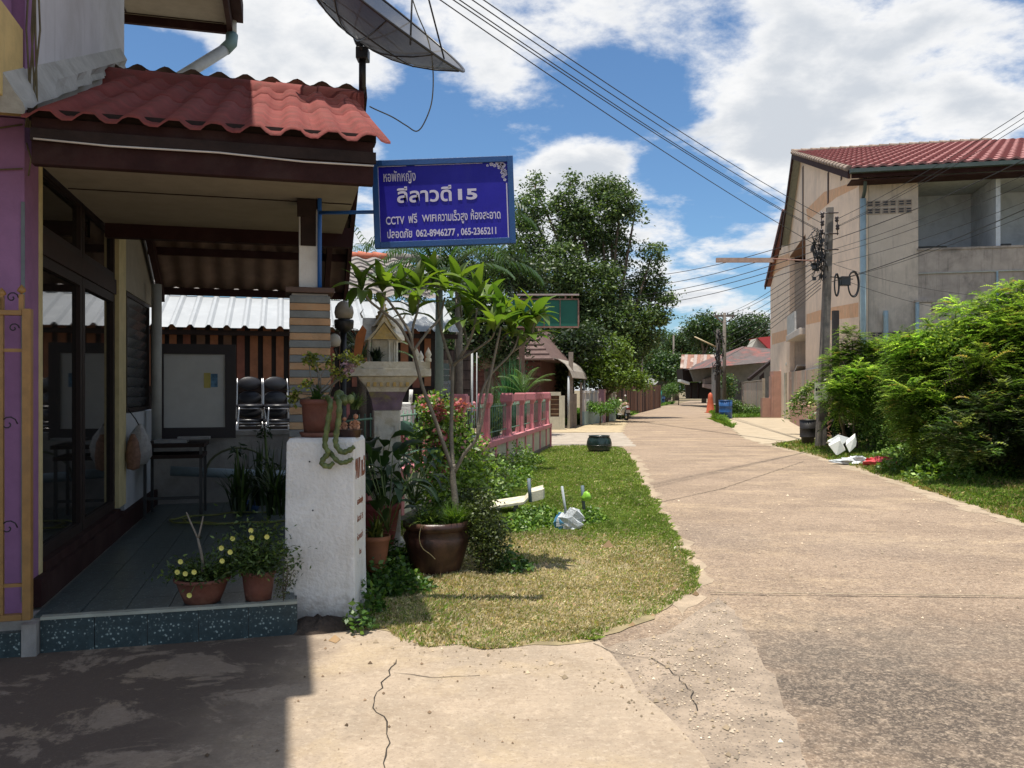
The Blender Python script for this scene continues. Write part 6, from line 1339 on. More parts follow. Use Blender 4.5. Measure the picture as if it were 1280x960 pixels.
# painted bands
def bandp(pts, name='painted_band'): MB(RF).prism([(-.004,u,z) for u, z in pts], (.006,0,0)).build(name, band, rb_)
zpx = lambda px, py: None
def UZ(px, py):            # gable-plane (u,z) seen at an image point
    k = (px-640)/FPX; u = (10.33-25*k)/(.9768*k-.214); Y = 25+.9768*u; return (u, EYE+(HZ-py)/FPX*Y)
bandp([UZ(1008,262),UZ(1030,240),UZ(1072,226),UZ(1072,234),UZ(1045,247),UZ(1010,276)])
bandp([UZ(1008,393),UZ(1030,386),UZ(1073,378),UZ(1073,396),UZ(1030,401),UZ(1008,406)])
for (x0, x1, y0, y1) in ((1003.5,1004.6,207,330),(1035,1036.4,214,255),(1051.6,1053,219,226)):
    u0, z0 = UZ(x0, y1); u1, z1 = UZ(x1, y0); MB(RF).box((-.03,min(u0,u1),min(z0,z1)),(-.005,max(u0,u1),max(z0,z1))).build('wall_pipe', mat('brown_pipe', (.10,.06,.045), .7), rb_)
# weathered bare patch under the verge
# second block behind
MB(RF).prism([(0.0,19.0,0),(0.0,30.5,0),(0.0,30.5,8.3),(0.0,30.0,8.35),(0.0,20.3,10.55),(0.0,19.0,10.4)], (.25,0,0)).build('rear_gable_wall', peach, rb_)
rbx((.26,19.02,0),(12,30.4,8.2),'rear_block', facade)
MB(RF).prism([UZ3 for UZ3 in [(-.30,31.5,8.25),(-.30,19.5,10.75),(-.30,19.5,11.0),(-.30,31.5,8.5)]], (.08,0,0)).build('rear_verge_board', maroon, rb_)
MB(RF).prism([(-.32,31.5,8.42),(-.32,19.6,10.98),(-.32,17.6,10.5),(-.32,17.6,10.6),(-.32,19.6,11.1),(-.32,31.5,8.52)], (12,0,0)).build('rear_roof', salmon, rb_)
bandp([UZ(965,417),UZ(990,410),UZ(990,424),UZ(965,431)]); bandp([UZ(965,325),UZ(987,316),UZ(987,330),UZ(965,345)])
# facade to the right
SX = 16.0
rbx((.26,0,0),(1.63,.25,7.9),'facade_wall', facade)
rbx((1.63,0,3.95),(SX,.16,5.72),'balcony_parapet', parap); rbx((1.60,-.03,5.68),(SX,.20,5.74),'parapet_coping', parap)
rbx((1.64,.17,3.95),(SX,2.3,4.15),'balcony_floor', facade); rbx((1.64,2.3,4.15),(SX,2.45,7.85),'balcony_back_wall', inner)
rbx((1.66,.2,7.75),(SX,2.29,7.80),'balcony_ceiling', mat('white_ceiling', (.5,.52,.5), .8))
for s in (3.72, 7.4, 11.1): rbx((s,.06,5.745),(s+.12,2.29,7.74),'partition_wall', inner)
for s0 in (2.15,4.0,5.9,8.0,9.8):
    rbx((s0,2.24,4.16),(s0+.85,2.30,6.15),'door_frame', mat('dark_door_frame', (.10,.10,.10), .6)); rbx((s0+.06,2.215,4.16),(s0+.79,2.238,6.09),'door_leaf', mat('grey_door', (.33,.36,.39), .5, .1))
rbx((.26,.26,3.9),(1.62,12.2,4.0),'floor_slab', facade)
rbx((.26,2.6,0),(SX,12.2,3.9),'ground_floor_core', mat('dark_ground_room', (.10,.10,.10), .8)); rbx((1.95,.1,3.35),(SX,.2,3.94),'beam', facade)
rbx((1.72,.02,0),(1.95,.24,3.94),'ground_column', facade)
rbx((2.0,1.6,1.0),(SX,1.66,3.3),'curtain_wall', mat('pale_roller_door', (.30,.33,.33), .5, .1)); rbx((2.0,.9,2.9),(SX,.95,3.3),'hanging_sheet', mat('pale_canvas', (.42,.44,.43), .6, .15))
rbx((1.96,.5,0),(1.99,2.5,3.3),'side_panel', darkwood)
rbx((3.9,.22,0),(4.1,.42,3.94),'ground_column', facade); rbx((1.66,2.46,4.15),(SX,12.2,7.8),'upper_core', inner)
# ventilation blocks
vb = mat('vent_block', (.36,.29,.235), .85, .15)
def vents(s0, z0, nc, nr, w_, h_, gap):
    for c in range(nc):
        for r in range(nr):
            s = s0+c*(w_+.03)+ (c//2)*gap; z = z0-r*(h_+.05)
            b = MB(RF).box((s,-.012,z),(s+w_,-.004,z+h_),1)
            b.box((s,-.03,z+h_-.025),(s+w_,-.013,z+h_)).box((s,-.03,z),(s+w_,-.013,z+.025)).box((s,-.03,z+.026),(s+.02,-.013,z+h_-.026)).box((s+w_-.02,-.03,z+.026),(s+w_,-.013,z+h_-.026)).box((s+.021,-.028,z+h_/2-.012),(s+w_-.021,-.014,z+h_/2+.012))
            b.build('vent_block', [vb, black], rb_)
vents(.22, 7.02, 6, 2, .17, .17, .03); vents(.30, 3.15, 7, 3, .16, .16, .0)
# pipes
tq = mat('turquoise_pipe', (.32,.42,.45), .5, .15, 4, alt=(.3,.38,.38), altamt=.4)
MB(RF).tube([(.09,-.12,0),(.09,-.12,7.25)], .085, 12).build('downpipe', tq, rb_); MB(RF).tube([(.09,-.12,7.25),(.11,-.25,7.45),(.08,-.5,7.6),(.06,-.55,7.85)], .05, 10).build('downpipe_neck', mat('dark_green_gutter', (.05,.075,.07), .6), rb_)
MB(RF).tube(smooth([(.72,-.12,0),(.72,-.12,3.6),(.72,-.08,3.78),(.72,.05,3.84)],3), .07, 10).build('vent_pipe', tq, rb_)
MB(RF).tube([(1.58,-.10,0),(1.58,-.10,4.15)], .055, 10).build('drain_pipe', tq, rb_); rbx((1.52,-.14,4.15),(1.98,.0,4.22),'pipe_ledge', parap); rbx((1.63,-.1,0),(1.95,-.003,4.14),'wall_pier', facade)
MB(RF).tube([(1.63,-.03,5.0),(8,-.03,5.03)], .018, 6).build('conduit', mat('pale_conduit', (.45,.47,.42), .6), rb_); MB(RF).tube([(3.72,-.05,5.0),(3.72,-.05,2.5)], .03, 8).build('conduit', tq, rb_)
# roof
ov = .7
MB(RF).prism([(-.35,-ov,rz_(-ov)-.02),(-.35,UR,ZR-.02),(-.35,UL+.1,ZL-.02),(-.35,UL+.1,ZL-.12),(-.35,UR,ZR-.14),(-.35,-ov,rz_(-ov)-.12)], (SX+1,0,0)).build('roof_deck', rsoff, rb_)
MB(RF).prism([(-.43,-ov,rz_(-ov)-.24),(-.43,UR,ZR-.26),(-.43,UR,ZR-.02),(-.43,-ov,rz_(-ov)+.0)], (.07,0,0)).build('verge_board', maroon, rb_); MB(RF).prism([(-.43,UL+.1,ZL-.34),(-.43,UR+.001,ZR-.36),(-.43,UR+.001,ZR-.02),(-.43,UL+.1,ZL)], (.07,0,0)).build('verge_board', maroon, rb_)
rbx((-.34,-ov-.06,rz_(-ov)-.24),(SX+.6,-ov-.003,rz_(-ov)-.12),'eaves_board', maroon); rbx((-.40,-ov-.24,rz_(-ov)-.12),(SX+.6,-ov-.065,rz_(-ov)-.01),'gutter', mat('dark_green_gutter', (.05,.075,.07)))
rbx((-.34,-ov,rz_(-ov)-.30),(SX,-.01,rz_(-ov)-.27),'soffit_board', maroon)
NR = 15; NC = 20; sl = math.atan2(ZR-ZE, UR+.6); LR = math.hypot(UR+ov, (ZR-rz_(-ov)))/NR; tw = .345
v = []; f = []; n = 9
for (y, dz) in ((-.06,.10),(LR+.0,.012)):
    for i in range(n): v.append((i*tw/(n-1)*1.04, y, dz+.05*(.5-.5*math.cos(2*math.pi*i/(n-1)))))
for i in range(n): v.append((v[i][0], v[i][1], v[i][2]-.06))
for i in range(n-1): f += [(i, i+1, n+i+1, n+i), (i, 2*n+i, 2*n+i+1, i+1)]
tm0 = None
for c in range(NC):
    for r in range(NR):
        M = RF @ Matrix.Translation((-.36+c*tw, -ov, rz_(-ov)+.0)) @ Matrix.Rotation(sl,4,'X') @ Matrix.Translation((0, r*LR, 0))
        if tm0 is None:
            ob = MB(Matrix.Identity(4)).add(v, f, 0, False).build('roof_tile', salmon, rb_, local=True); tm0 = ob.data; ob.matrix_local = WM[rb_.name].inverted() @ M
        else: inst('roof_tile', tm0, rb_, M)
far_t = MB(RF)
for c in range(NC, 46):
    for r in range(NR):
        M = Matrix.Translation((-.36+c*tw, -ov, rz_(-ov))) @ Matrix.Rotation(sl,4,'X') @ Matrix.Translation((0, r*LR, 0)); far_t.add([M @ Vector(p) for p in v], f)
stuff(far_t.build('roof_tiles', salmon, rb_))
mort = mat('verge_mortar', (.30,.23,.18), .9, .4, 8, alt=(.12,.08,.07), altamt=.6, altscale=6)
for r in range(24):
    M = Matrix.Translation((-.40, -ov, rz_(-ov)+.02)) @ Matrix.Rotation(sl,4,'X'); L0 = LR*NR/24
    MB(RF @ M).tube([(0,r*L0,.03),(0,(r+1.05)*L0,.02)], [.10,.085], 8).build('verge_tile', mort, rb_)
for k in range(20): MB(RF).tube([(-.45+k*.42,UR,ZR+.09),(-.02+k*.42,UR,ZR+.07)], [.12,.10], 8).build('ridge_tile', mort, rb_)

# ================================================================ RIGHT FENCES AND APRON THINGS
bg_ = [mat('beige_board', (.42,.34,.26), .85, .2, 4), mat('pink_beige_board', (.44,.30,.23), .85, .2, 4), mat('greyed_board', (.33,.29,.25), .85, .2, 4)]
f1 = thing('beige_board_fence', 'long beige board fence beyond the pink gate pillar', 'fence', (W(953,0,52).x,52,0), 0)
e0 = Vector((W(955,0,51.5).x,51.5,0)); e1_ = Vector((W(921,0,76).x,76,0)); dl = e1_-e0; L = dl.length; BM = Matrix.Translation(e0) @ Matrix.Rotation(math.atan2(dl.y,dl.x),4,'Z')
mbs = [MB(BM) for _ in bg_]; x = 0
while x < L: mbs[random.choice((0,0,0,1,2))].box((x,-.02+random.uniform(-.03,.02),0),(x+.36,.05,2.12+random.uniform(-.05,.05))); x += .38
for b, m_ in zip(mbs, bg_): stuff(b.build('boards', m_, f1))
MB(BM).box((-.1,-.06,0),(.25,.1,2.3)).build('end_post', bg_[0], f1); MB(BM).box((0,-.05,2.17),(L,.08,2.22)).build('top_rail', bg_[0], f1)
f2 = thing('gate_fence', 'short board and rail fence between the globe lamp and the utility pole', 'fence', (W(1000,0,38).x,38,0), 0)
e0 = Vector((W(1023,0,30.2).x,30.2,0)); e1_ = Vector((W(986.5,0,43.6).x,43.6,0)); dl = e1_-e0; L = dl.length; BM = Matrix.Translation(e0) @ Matrix.Rotation(math.atan2(dl.y,dl.x),4,'Z')
n_ = 22
for k in range(n_): MB(BM).box((k*L/n_,-.02,.6),(k*L/n_+L/n_*.86,.03,2.36+.16*k/n_)).build('board', random.choice(bg_), f2)
MB(BM).box((0,-.04,2.36),(L,-.022,2.44)).build('rail', gm, f2)
ppk = mat('dusty_pink_render', (.44,.255,.195), .85, .12, 2, alt=(.34,.21,.16), altamt=.5)
gp = thing('pink_gate_pillar', 'stepped dusty pink gate pillar with low wall at the driveway', 'pillar', (W(974,0,48).x,48,0), 0)
yb(967,464,980.5,523,48,.7,'pillar', ppk, gp); yb(964.5,470,966.9,523,48.05,.5,'shoulder', ppk, gp); yb(953,497.5,964.4,521.5,48.3,.4,'low_wall', ppk, gp)
gl2 = thing('gate_lamp', 'white globe lamp on a black holder above the gate fence', 'lamp', (W(985.5,0,45).x,45,0), 0)
q = W(985.5,455.5,45); MB().lathe([(.05,-.12),(.14,-.09),(.17,0),(.12,.11),(0,.16)], tuple(q), 14).build('globe', mat('white_globe', (.7,.68,.6), .4), gl2); MB().tube([(q.x,45,q.z-.45),(q.x,45,q.z-.12)], .07, 8).build('holder', black, gl2); MB().box((q.x-.18,44.9,0),(q.x+.18,45.2,q.z-.45)).build('post', creamw, gl2); MB().box((q.x-.05,44.7,0),(q.x-.01,44.75,2.3)).build('gate_rod', gm, gl2)
pwl = thing('pink_planter_wall', 'low dusty pink planter wall beside the driveway', 'wall', (12,35,0), 0)
wpts = [(W(987,0,42).x,42),(W(1010,0,32).x,32),(W(1026,0,28.5).x,28.5),(W(1040,0,28.5).x,28.6),(W(1040,0,30).x,31.5),(W(1001,0,42).x,42)]
MB().prism([(x,y,0) for x, y in wpts], (0,0,.98)).build('planter_box', ppk, pwl)
hp_ = thing('arching_bush', 'arching leafy branch reaching out over the pink planter wall', 'bush', (W(1000,0,30).x,30,.9), 0)
for (x0,y0,x1,y1) in ((1022,478,985,520),(1024,484,992,505),(1022,500,1000,515)):
    n = 240; t = rng.random(n); P = np.array([tuple(W(x0+(x1-x0)*k, y0+(y1-y0)*k+ -8*math.sin(math.pi*k), 29+k)) for k in t])+rng.normal(0,.10,(n,3)); V, F, cl = leaves(P, .17, colvar(n,(.08,.15,.03),.25,(.3,.38,.12),.25), .3, .2); np_obj('leafy_branch', V, F, LEAF, cl, hp_, kind='stuff')
crown('foliage', [(tuple(W(1020,500,28.5)),(.3,.3,.3)),(tuple(W(1018,525,28)),(.2,.3,.3))], 30, 10, .10, .12, (.06,.12,.025), (.18,.25,.06), hp_)
# litter on the verge
foam = mat('foam_white', (.74,.74,.70), .7, .06, 4, bump=.2)
wfb = thing('white_foam_boxes', 'white foam boxes and sheet dumped beside the utility pole', 'foam box', G(1052,572,0), 0)
Yf = G(1052,573,0).y
def quadbox(pts, d, name, m, par): return MB().prism([W(x,y,Yf+dy) for x, y, dy in pts], d).build(name, m, par, bevel=.01)
quadbox([(1036,557,0),(1050,550,.1),(1057,563,.15),(1046,570,0)], (.1,.35,.10), 'foam_box', foam, wfb); quadbox([(1034,552,.1),(1048,543,.35),(1064,548,.5),(1052,557,.2)], (.05,.25,-.05), 'foam_lid', mat('grey_foam', (.5,.52,.52), .7), wfb); quadbox([(1057,556,.1),(1068,547,.4),(1070,558,.4),(1062,566,.1)], (.1,.2,.1), 'foam_box', foam, wfb)
crumple('white_bag', G(1071,581,0), .30, mat('white_plastic_film', (.55,.58,.60)), 'flattened pale plastic bag on the verge nearer the road', 'bag', 4, 1.5, .6, .55)
crumple('red_bag', G(1098,584,0), .26, mat('red_plastic_film', (.62,.08,.09), .4, .2, 12, bump=.6), 'crumpled red plastic bag lying on the verge', 'bag', 9, 1.25, .6, .75)
q = G(1235,584,0); o = MB().box((q.x-.55,q.y,.22),(q.x+.5,q.y+.3,.27)).build('plank', mat('bleached_plank', (.40,.33,.24), .8, .2), loc=tuple(q)); tag(o, 'bleached flat plank lying under the thicket at far right', 'plank')
cfp = MB().box((W(1226,0,15.6).x,15.6,0),(W(1236,0,15.6).x,15.75,EYE+(HZ-484)/FPX*15.6+.05)).build('concrete_stump', mat('brown_post_concrete', (.14,.095,.06), .9, .3, 5), loc=(W(1230,0,15.6).x,15.6,0), bevel=.01); tag(cfp, 'short brown concrete fence post standing in the thicket', 'post')
stake(W(1108,410,19).xy.to_3d(), W(1110,378,19), .01, black, 'dummy', '', '') if False else None

# ================================================================ UTILITY POLES AND CABLES
up = thing('utility_pole', 'weathered concrete utility pole with coiled cables and a paper notice', 'utility pole', G(1026,561,0), 0)
b0 = G(1026,561,0); YP = b0.y; tp = W(1037.5,259,YP+.05)
MB().add([b0+Vector((-.13,-.1,0)),b0+Vector((.13,-.1,0)),b0+Vector((.13,.12,0)),b0+Vector((-.13,.12,0)),tp+Vector((-.085,-.07,0)),tp+Vector((.085,-.07,0)),tp+Vector((.085,.08,0)),tp+Vector((-.085,.08,0))], [(0,3,2,1),(4,5,6,7),(0,1,5,4),(1,2,6,5),(2,3,7,6),(3,0,4,7)]).build('pole_shaft', poleconc, up, bevel=.02)
PW = lambda x, y, d=0: W(x, y, YP+d)
ins = mat('insulator', (.035,.02,.018), .35, .3)
for (x, y) in ((1028,269),(1028,279),(1027,290),(1046,274),(1047,284)):
    c = PW(x,y,-.1); MB().lathe([(.0,-.08),(.035,-.07),(.055,-.03),(.03,0),(.055,.03),(.035,.07),(0,.08)], tuple(c), 12).build('insulator', ins, up)
MB().tube([PW(1027,264,-.1), PW(1027,350,-.1)], .014, 6).build('rack_rod', ins, up); MB().tube([PW(1046.5,268,-.1), PW(1047,294,-.1)], .014, 6).build('rack_rod', ins, up)
for (y) in (266,292,312): MB().tube([PW(1026,y,-.1), PW(1048,y,-.05)], .018, 6).build('rack_arm', ins, up)
rr = random.Random(3); tb_ = MB()
for k in range(46):
    x0 = 1022+rr.uniform(-6,9); y0 = rr.uniform(292,345); P = [PW(x0+rr.uniform(-6,6), y0+rr.uniform(-12,12), rr.uniform(-.3,.0)) for _ in range(4)]; tb_.tube(smooth(P,3), .010, 4)
for k in range(16):
    c = PW(1021+rr.uniform(-6,8), rr.uniform(296,350), rr.uniform(-.25,-.05)); tb_.box(tuple(c-Vector((.04,.04,.04))), tuple(c+Vector((.04,.04,.05))))
stuff(tb_.build('cable_tangle', mat('cable_black', (.018,.018,.02), .5, .3), up))
for (x, y, rx, rz2, az) in ((1046,356,.075,.30,.3),(1067,355,.15,.345,.1)):
    c = PW(x,y,-.15); MB().tube([c+Vector((rx*math.cos(t*.2618), .12*math.cos(t*.2618)*az, rz2*math.sin(t*.2618))) for t in range(25)], .022 , 6, cap=False).build('cable_coil', black, up)
    MB().tube([c+Vector(((rx-.02)*math.cos(t*.2618), .03, (rz2-.03)*math.sin(t*.2618))) for t in range(25)], .012 , 6, cap=False).build('cable_coil', black, up)
MB().tube([PW(1038,346,-.1), PW(1066,349,-.12)], .015, 6).build('coil_arm', black, up); a_ = PW(1051,357,-.14); b_ = PW(1061,346,-.05); MB().box((a_.x,a_.y-.05,a_.z),(b_.x,b_.y+.05,b_.z)).build('junction_box', blackp, up, bevel=.01)
a_ = PW(1018,500,-.16); b_ = PW(1035,479,-.15); MB().add([a_, Vector((b_.x-.01,a_.y,a_.z-.02)), b_+Vector((.01,-.01,-.02)), Vector((a_.x+.02,b_.y,b_.z+.02))], [(0,1,2,3)]).prism([a_+Vector((0,.002,0)), Vector((b_.x-.01,a_.y+.002,a_.z-.02)), b_+Vector((.01,-.008,-.02)), Vector((a_.x+.02,b_.y+.002,b_.z+.02))], (0,.01,0)).build('paper_notice', mat('notice_paper', (.56,.60,.48), .8, .08), up)
nm_ = MB()
for (x0,y0,x1,y1) in ((1019.5,485,1022,489),(1022.5,484.5,1023.6,489),(1023.8,485.5,1025,489.2),(1022.5,492,1025,493.3),(1025.6,492,1028,493.3),(1029,498,1031,500)):
    a_ = PW(x0,y1,-.175); b_ = PW(x1,y0,-.175); nm_.box((a_.x,a_.y,a_.z),(b_.x,a_.y+.004,b_.z))
nm_.build('printed_marks', blackp, up); o = PW(1032,476,-.12); MB().lathe([(0,-.02),(.06,0),(.04,.05),(0,.06)], tuple(o), 8).build('white_tag', foam, up)
# fluorescent street light arm
MB().tube([PW(1033,327,0), PW(966,323.5,.3)], .018, 6).build('lamp_arm', rust, up); MB().box(tuple(PW(896,327.5,.3)), tuple(PW(966,323,.42))).build('street_light_tube', mat('pinkish_lamp_housing', (.42,.28,.22), .6), up)
# second short black post behind
q = G(1046,545,0); o = MB().box((W(1042,0,26).x,26,0),(W(1049,0,26).x,26.15,EYE+(HZ-388)/FPX*26)).build('black_pipe_post', mat('charcoal_post', (.03,.03,.032), .7), loc=(W(1045,0,26).x,26,0)); tag(o, 'thin dark post close behind the weathered utility pole', 'post')
def far_pole(name, px, Y, ytop, label, cross=True, r=.13, m=poleconc):
    t = thing(name, label, 'utility pole', (W(px,0,Y).x,Y,0), 0); x = W(px,0,Y).x; zt = EYE+(HZ-ytop)/FPX*Y
    MB().tube([(x,Y,0),(x,Y,zt)], [r,r*.75], 8).build('pole_shaft', m, t)
    if cross:
        MB().box((x-.62,Y-.06,zt-.25),(x+.62,Y+.06,zt-.13)).build('crossarm', poleconc, t)
        for k in (-.55,-.2,.2,.55): MB().lathe([(0,0),(.05,.02),(.03,.06),(.05,.1),(0,.13)], (x+k,Y,zt-.128), 8).build('insulator', ins, t)
        MB().tube([(x-.6,Y,zt-.2),(x,Y,zt-.7)], .03, 5).build('brace', rust, t); MB().tube([(x+.6,Y,zt-.2),(x,Y,zt-.7)], .03, 5).build('brace', rust, t)
    return t
fpn = far_pole('utility_pole', 905.5, 52, 391, 'far utility pole with crossarm above the blue drum')
t = far_pole('utility_pole', 897.5, 50, 412, 'darker utility pole just left of the crossarm pole', False, .16, mat('dark_pole', (.06,.05,.045), .8))
MB().tube([W(896,434,50), W(868,421,50)], .045, 6).build('street_light_tube', mat('cream_lamp_housing', (.55,.45,.28), .6), t)
tb_ = MB()
for k in range(30):
    x0 = 897+rr.uniform(-4,6); y0 = rr.uniform(418,470); tb_.tube([W(x0+rr.uniform(-4,4), y0+rr.uniform(-8,8), 49.7+rr.uniform(-.2,.2)) for _ in range(3)], .028, 4)
stuff(tb_.build('cable_tangle', MATS['cable_black'], t))
far_pole('utility_pole', 842, 105, 419, 'distant utility pole at the end of the road', False, .14)
far_pole('utility_pole', 802.5, 70, 430, 'thin utility pole half hidden by the big tree', False, .10)
cabm = MATS['cable_black']
def cable(p, q, sag, label, r=.012, grp='overhead cables'):
    p = Vector(p); q = Vector(q); P = [p+(q-p)*(k/14)+Vector((0,0,-4*sag*(k/14)*(1-k/14))) for k in range(15)]
    o = MB().tube(P, r, 5, cap=False).build('power_cable', cabm, loc=tuple(p)); tag(o, label, 'cable', grp)
ORD = ['topmost','second','third','fourth','fifth','sixth','seventh','eighth','lowest']
def cables(lst, fmt, sag, r, grp):
    n = len(lst)
    for i, (p, q, rr0) in enumerate(lst): cable(p, q, sag, fmt % ('lowest' if i == n-1 else ORD[i]), rr0 or r, grp)
cables([(W(x,y,9.5), PW(xe,ye,-.1), None) for (x, y, xe, ye) in ((590,-10,1029,270),(576,-10,1029,280),(560,-10,1029,290),(552,-10,1030,292),(536,-10,1031,312))], '%s of the five thin cables crossing the sky from top centre to the weathered pole', .12, .0075, 'cables from top centre to the pole')
cables([(PW(xs0,ys0,-.1), W(x,y,15.5), r) for (x, y, xs0, ys0, r) in ((1300,126,1046,274,.007),(1300,134,1046,283,.006),(1300,142,1046,284,.006),(1300,190,1040,300,.010),(1300,210,1040,312,.006),(1300,222,1040,318,.006),(1300,245,1040,330,.006),(1300,253,1040,352,.010),(1300,262,1040,352,.006))], '%s of the nine black cables running from the weathered pole to the right edge', .10, .01, 'cables from the pole to the right')
cables([(PW(1029,ye,-.1), W(770,y0+12,44), None) for (y0, ye) in ((334,292),(347,300),(357,310),(362,318),(370,326))], '%s of the five cables running left from the weathered pole toward the big tree', .35, .012, 'cables toward the big tree')
cables([(PW(1026,ys0,-.1), W(x,y,51), None) for (ys0, x, y) in ((318,905,392),(328,900,396),(334,903,404),(342,898,418),(348,897,424),(352,899,434),(356,898,442),(360,898,450))], '%s of the eight service cables sloping down from the weathered pole to the far poles', .25, .010, 'service cables to the far poles')
cable(PW(1042,330,-.05), W(1300,372,21), .25, 'upper of the two slack cables drooping across the stained facade', .006, 'slack cables across the facade')
cable(PW(1042,345,-.05), W(1300,400,21), .25, 'lower of the two slack cables drooping across the stained facade', .006, 'slack cables across the facade')

# ================================================================ FAR HOUSES
fh = thing('rusty_roof_house', 'raised grey house with a rusty corrugated iron roof at the end of the road', 'house', (W(873,0,82).x,82,0), 0)
rusty = mat('rusty_iron', (.20,.095,.065), .8, .25, 1.2, alt=(.48,.42,.36), altamt=.8, altscale=.9); gwal = mat('grey_plank_wall', (.26,.24,.21), .85, .2, 2)
def yq(pts, Y, d, name, m, par): return MB().prism([W(x,y,Y) for x, y in pts], (0,d,0)).build(name, m, par)
k = 0
for x in range(850, 896, 4):
    y0 = W(x,461,81); y1 = W(x+3.9,461,81); t0_ = W(x+2,447.5,85); t1_ = W(x+5.9,447.5,85)
    MB().prism([y0,y1,t1_+Vector((0,0,.3)),t0_+Vector((0,0,.3))], (0,0,.05)).build('roof_sheet', [rusty, mat('pale_iron', (.30,.24,.21), .7, .2), mat('orange_iron', (.25,.12,.08), .8, .2)][(k*7) % 3], fh); k += 1
yq([(862,461),(896,458),(896,477),(868,477)], 82, 3, 'upper_wall', gwal, fh); yq([(853,461),(862,461),(866,477),(854,477)], 82.5, 3, 'dark_opening', darkwood, fh)
yq([(856,478),(896,478),(896,498),(858,498)], 84, .3, 'lower_wall', mat('dark_understorey', (.07,.06,.05), .9), fh); yq([(851,474),(862,478),(862,481),(851,477)], 81.5, 1.5, 'porch_roof', foam, fh); yq([(881,474),(893,470),(893,478),(881,480)], 81, 1.0, 'lean_to_roof', mat('pale_iron', (.30,.24,.21)), fh); yq([(880,480),(892,480),(892,487),(880,484)], 80.5, .8, 'canvas_sheet', mat('pale_pink_canvas', (.55,.42,.38), .8), fh)
for x in (864,873,889): MB().tube([W(x,498,82), W(x,478,82)], .12, 6).build('stilt', darkwood, fh)
ff = thing('brown_hip_roof_house', 'low house with a patchy red and grey hipped roof behind the board fence', 'house', (W(930,0,72).x,72,0), 0)
hipm = mat('patchy_hip_roof', (.10,.08,.075), .9, .3, 2, alt=(.24,.075,.06), altamt=.9, altscale=.6)
A = W(880,460,74); B = W(900,458,68); Cc_ = W(966,452,66); Dd = W(928,433,74); Ee = W(966,436,74)
MB().add([A,B,Dd,Cc_,Ee, A+Vector((0,12,0)), Ee+Vector((0,10,-3))], [(0,1,2),(1,3,4,2),(0,2,5),(2,4,6,5)]).build('hip_roof', hipm, ff)
yq([(900,458),(966,453),(966,500),(900,505)], 70, 3, 'wall', gwal, ff)
yq([(936,473),(966,449),(966,453),(938,476)], 62, .6, 'carport_roof', darkwood, ff); yq([(950,470),(955,465),(955,500),(950,500)], 63, .2, 'post', darkwood, ff)
fr2 = thing('red_roof_house', 'small bright red gable roof peeping above the hipped roof', 'house', (W(955,0,80).x,80,0), 0)
yq([(947,422),(968,420),(968,440),(963,438)], 80, 3, 'red_roof', mat('bright_red_roof', (.52,.06,.06), .6, .1), fr2); yq([(946,423),(962,437),(940,434)], 80.3, 2, 'gable', mat('pale_gable', (.35,.33,.28), .8), fr2); yq([(940,434),(966,438),(966,500),(940,500)], 80.6, 2, 'wall', gwal, fr2)
fl2 = thing('grey_roof_shed', 'low shed with a plain grey roof at the far left bend', 'shed', (W(825,0,98).x,98,0), 0)
yq([(816,457),(836,457),(840,471),(814,471)], 98, 3, 'roof', mat('plain_grey_roof', (.13,.14,.15), .7), fl2); yq([(816,471),(839,471),(839,500),(816,500)], 99, 3, 'wall', mat('dark_understorey', (.07,.06,.05)), fl2)
fl3 = thing('white_canopy', 'small white canopy above the brown plank fence', 'canopy', (W(812,0,80).x,80,0), 0)
yq([(803,474),(815,473),(823,477),(819,481),(804,479)], 80, 1.5, 'canopy_sheet', foam, fl3); MB().tube([W(806,505,80), W(806,478,80)], .07, 6).build('post', gm, fl3)
yq([(845,484),(868,480),(868,497),(845,500)], 96, 1, 'dummy', gwal, fl2) if False else None

# ================================================================ TREES
def tree(name, Y, blobs, ncl, per, sig, size, base, lite, label, trunk=None, plite=.15, cat='tree', dj=1.0, grp=None, asp=.5, tr=.22, shell=.45, droop=.3, slope=0):
    cx = sum(b[0] for b in blobs)/len(blobs) if trunk is None else trunk[0]; x = W(cx,0,Y).x; t = thing(name, label, cat, (x,Y,0), 0, grp); s = Y/FPX; BB = []; lm = DULL if 'leafy' in name else None
    for (px, py, rx, ry) in blobs:
        d = random.uniform(-1,1)*dj*rx*s*.7; BB.append((tuple(W(px,py,Y+d+(450-py)*slope)), (rx*s, rx*s*.9, ry*s)))
    crown('crown', BB, ncl, per, sig, size, base, lite, t, plite=plite, asp=asp, droop=droop, shell=shell, m=lm)
    tz = min(b[0][2] for b in BB); top = Vector((x,Y,max(1.2,tz*.8)))
    MB().tube([(x,Y,0),(x+.05,Y,top.z*.5),tuple(top)], [tr,tr*.85,tr*.7], 9).build('trunk', bark, t)
    for c, R in BB:
        c = Vector(c); limb([top-Vector((0,0,.3)), (top+c)/2+Vector((random.uniform(-.3,.3)*tr*4,random.uniform(-.3,.3)*tr*4,.3*tr)), c], tr*.5, tr*.12, 'limb', bark, t, 6)
    return t
tree('large_shade_tree', 47, [(668,232,11,17),(664,262,22,22),(655,300,26,32),(712,228,9,16),(708,255,20,20),(716,290,34,34),(757,240,26,18),(776,252,22,18),(794,264,13,14),(752,275,34,30),(760,318,34,32),(700,335,40,36),(650,350,28,30),(740,360,44,38),(815,318,17,16),(812,345,17,20),(820,362,16,18),(790,375,24,26),(808,398,20,16),(833,376,9,12),(822,395,16,16),(800,420,26,20),(645,400,24,30),(660,430,30,24),(700,385,46,34),(755,402,44,34),(790,432,26,28),(690,420,38,30),(735,440,48,30),(780,455,24,30)], 2500, 32, .22, .19, (.055,.095,.032), (.14,.195,.08), 'large dark green shade tree behind the green signboard', trunk=(760,0), plite=.25, tr=.32, dj=.9, shell=.5)
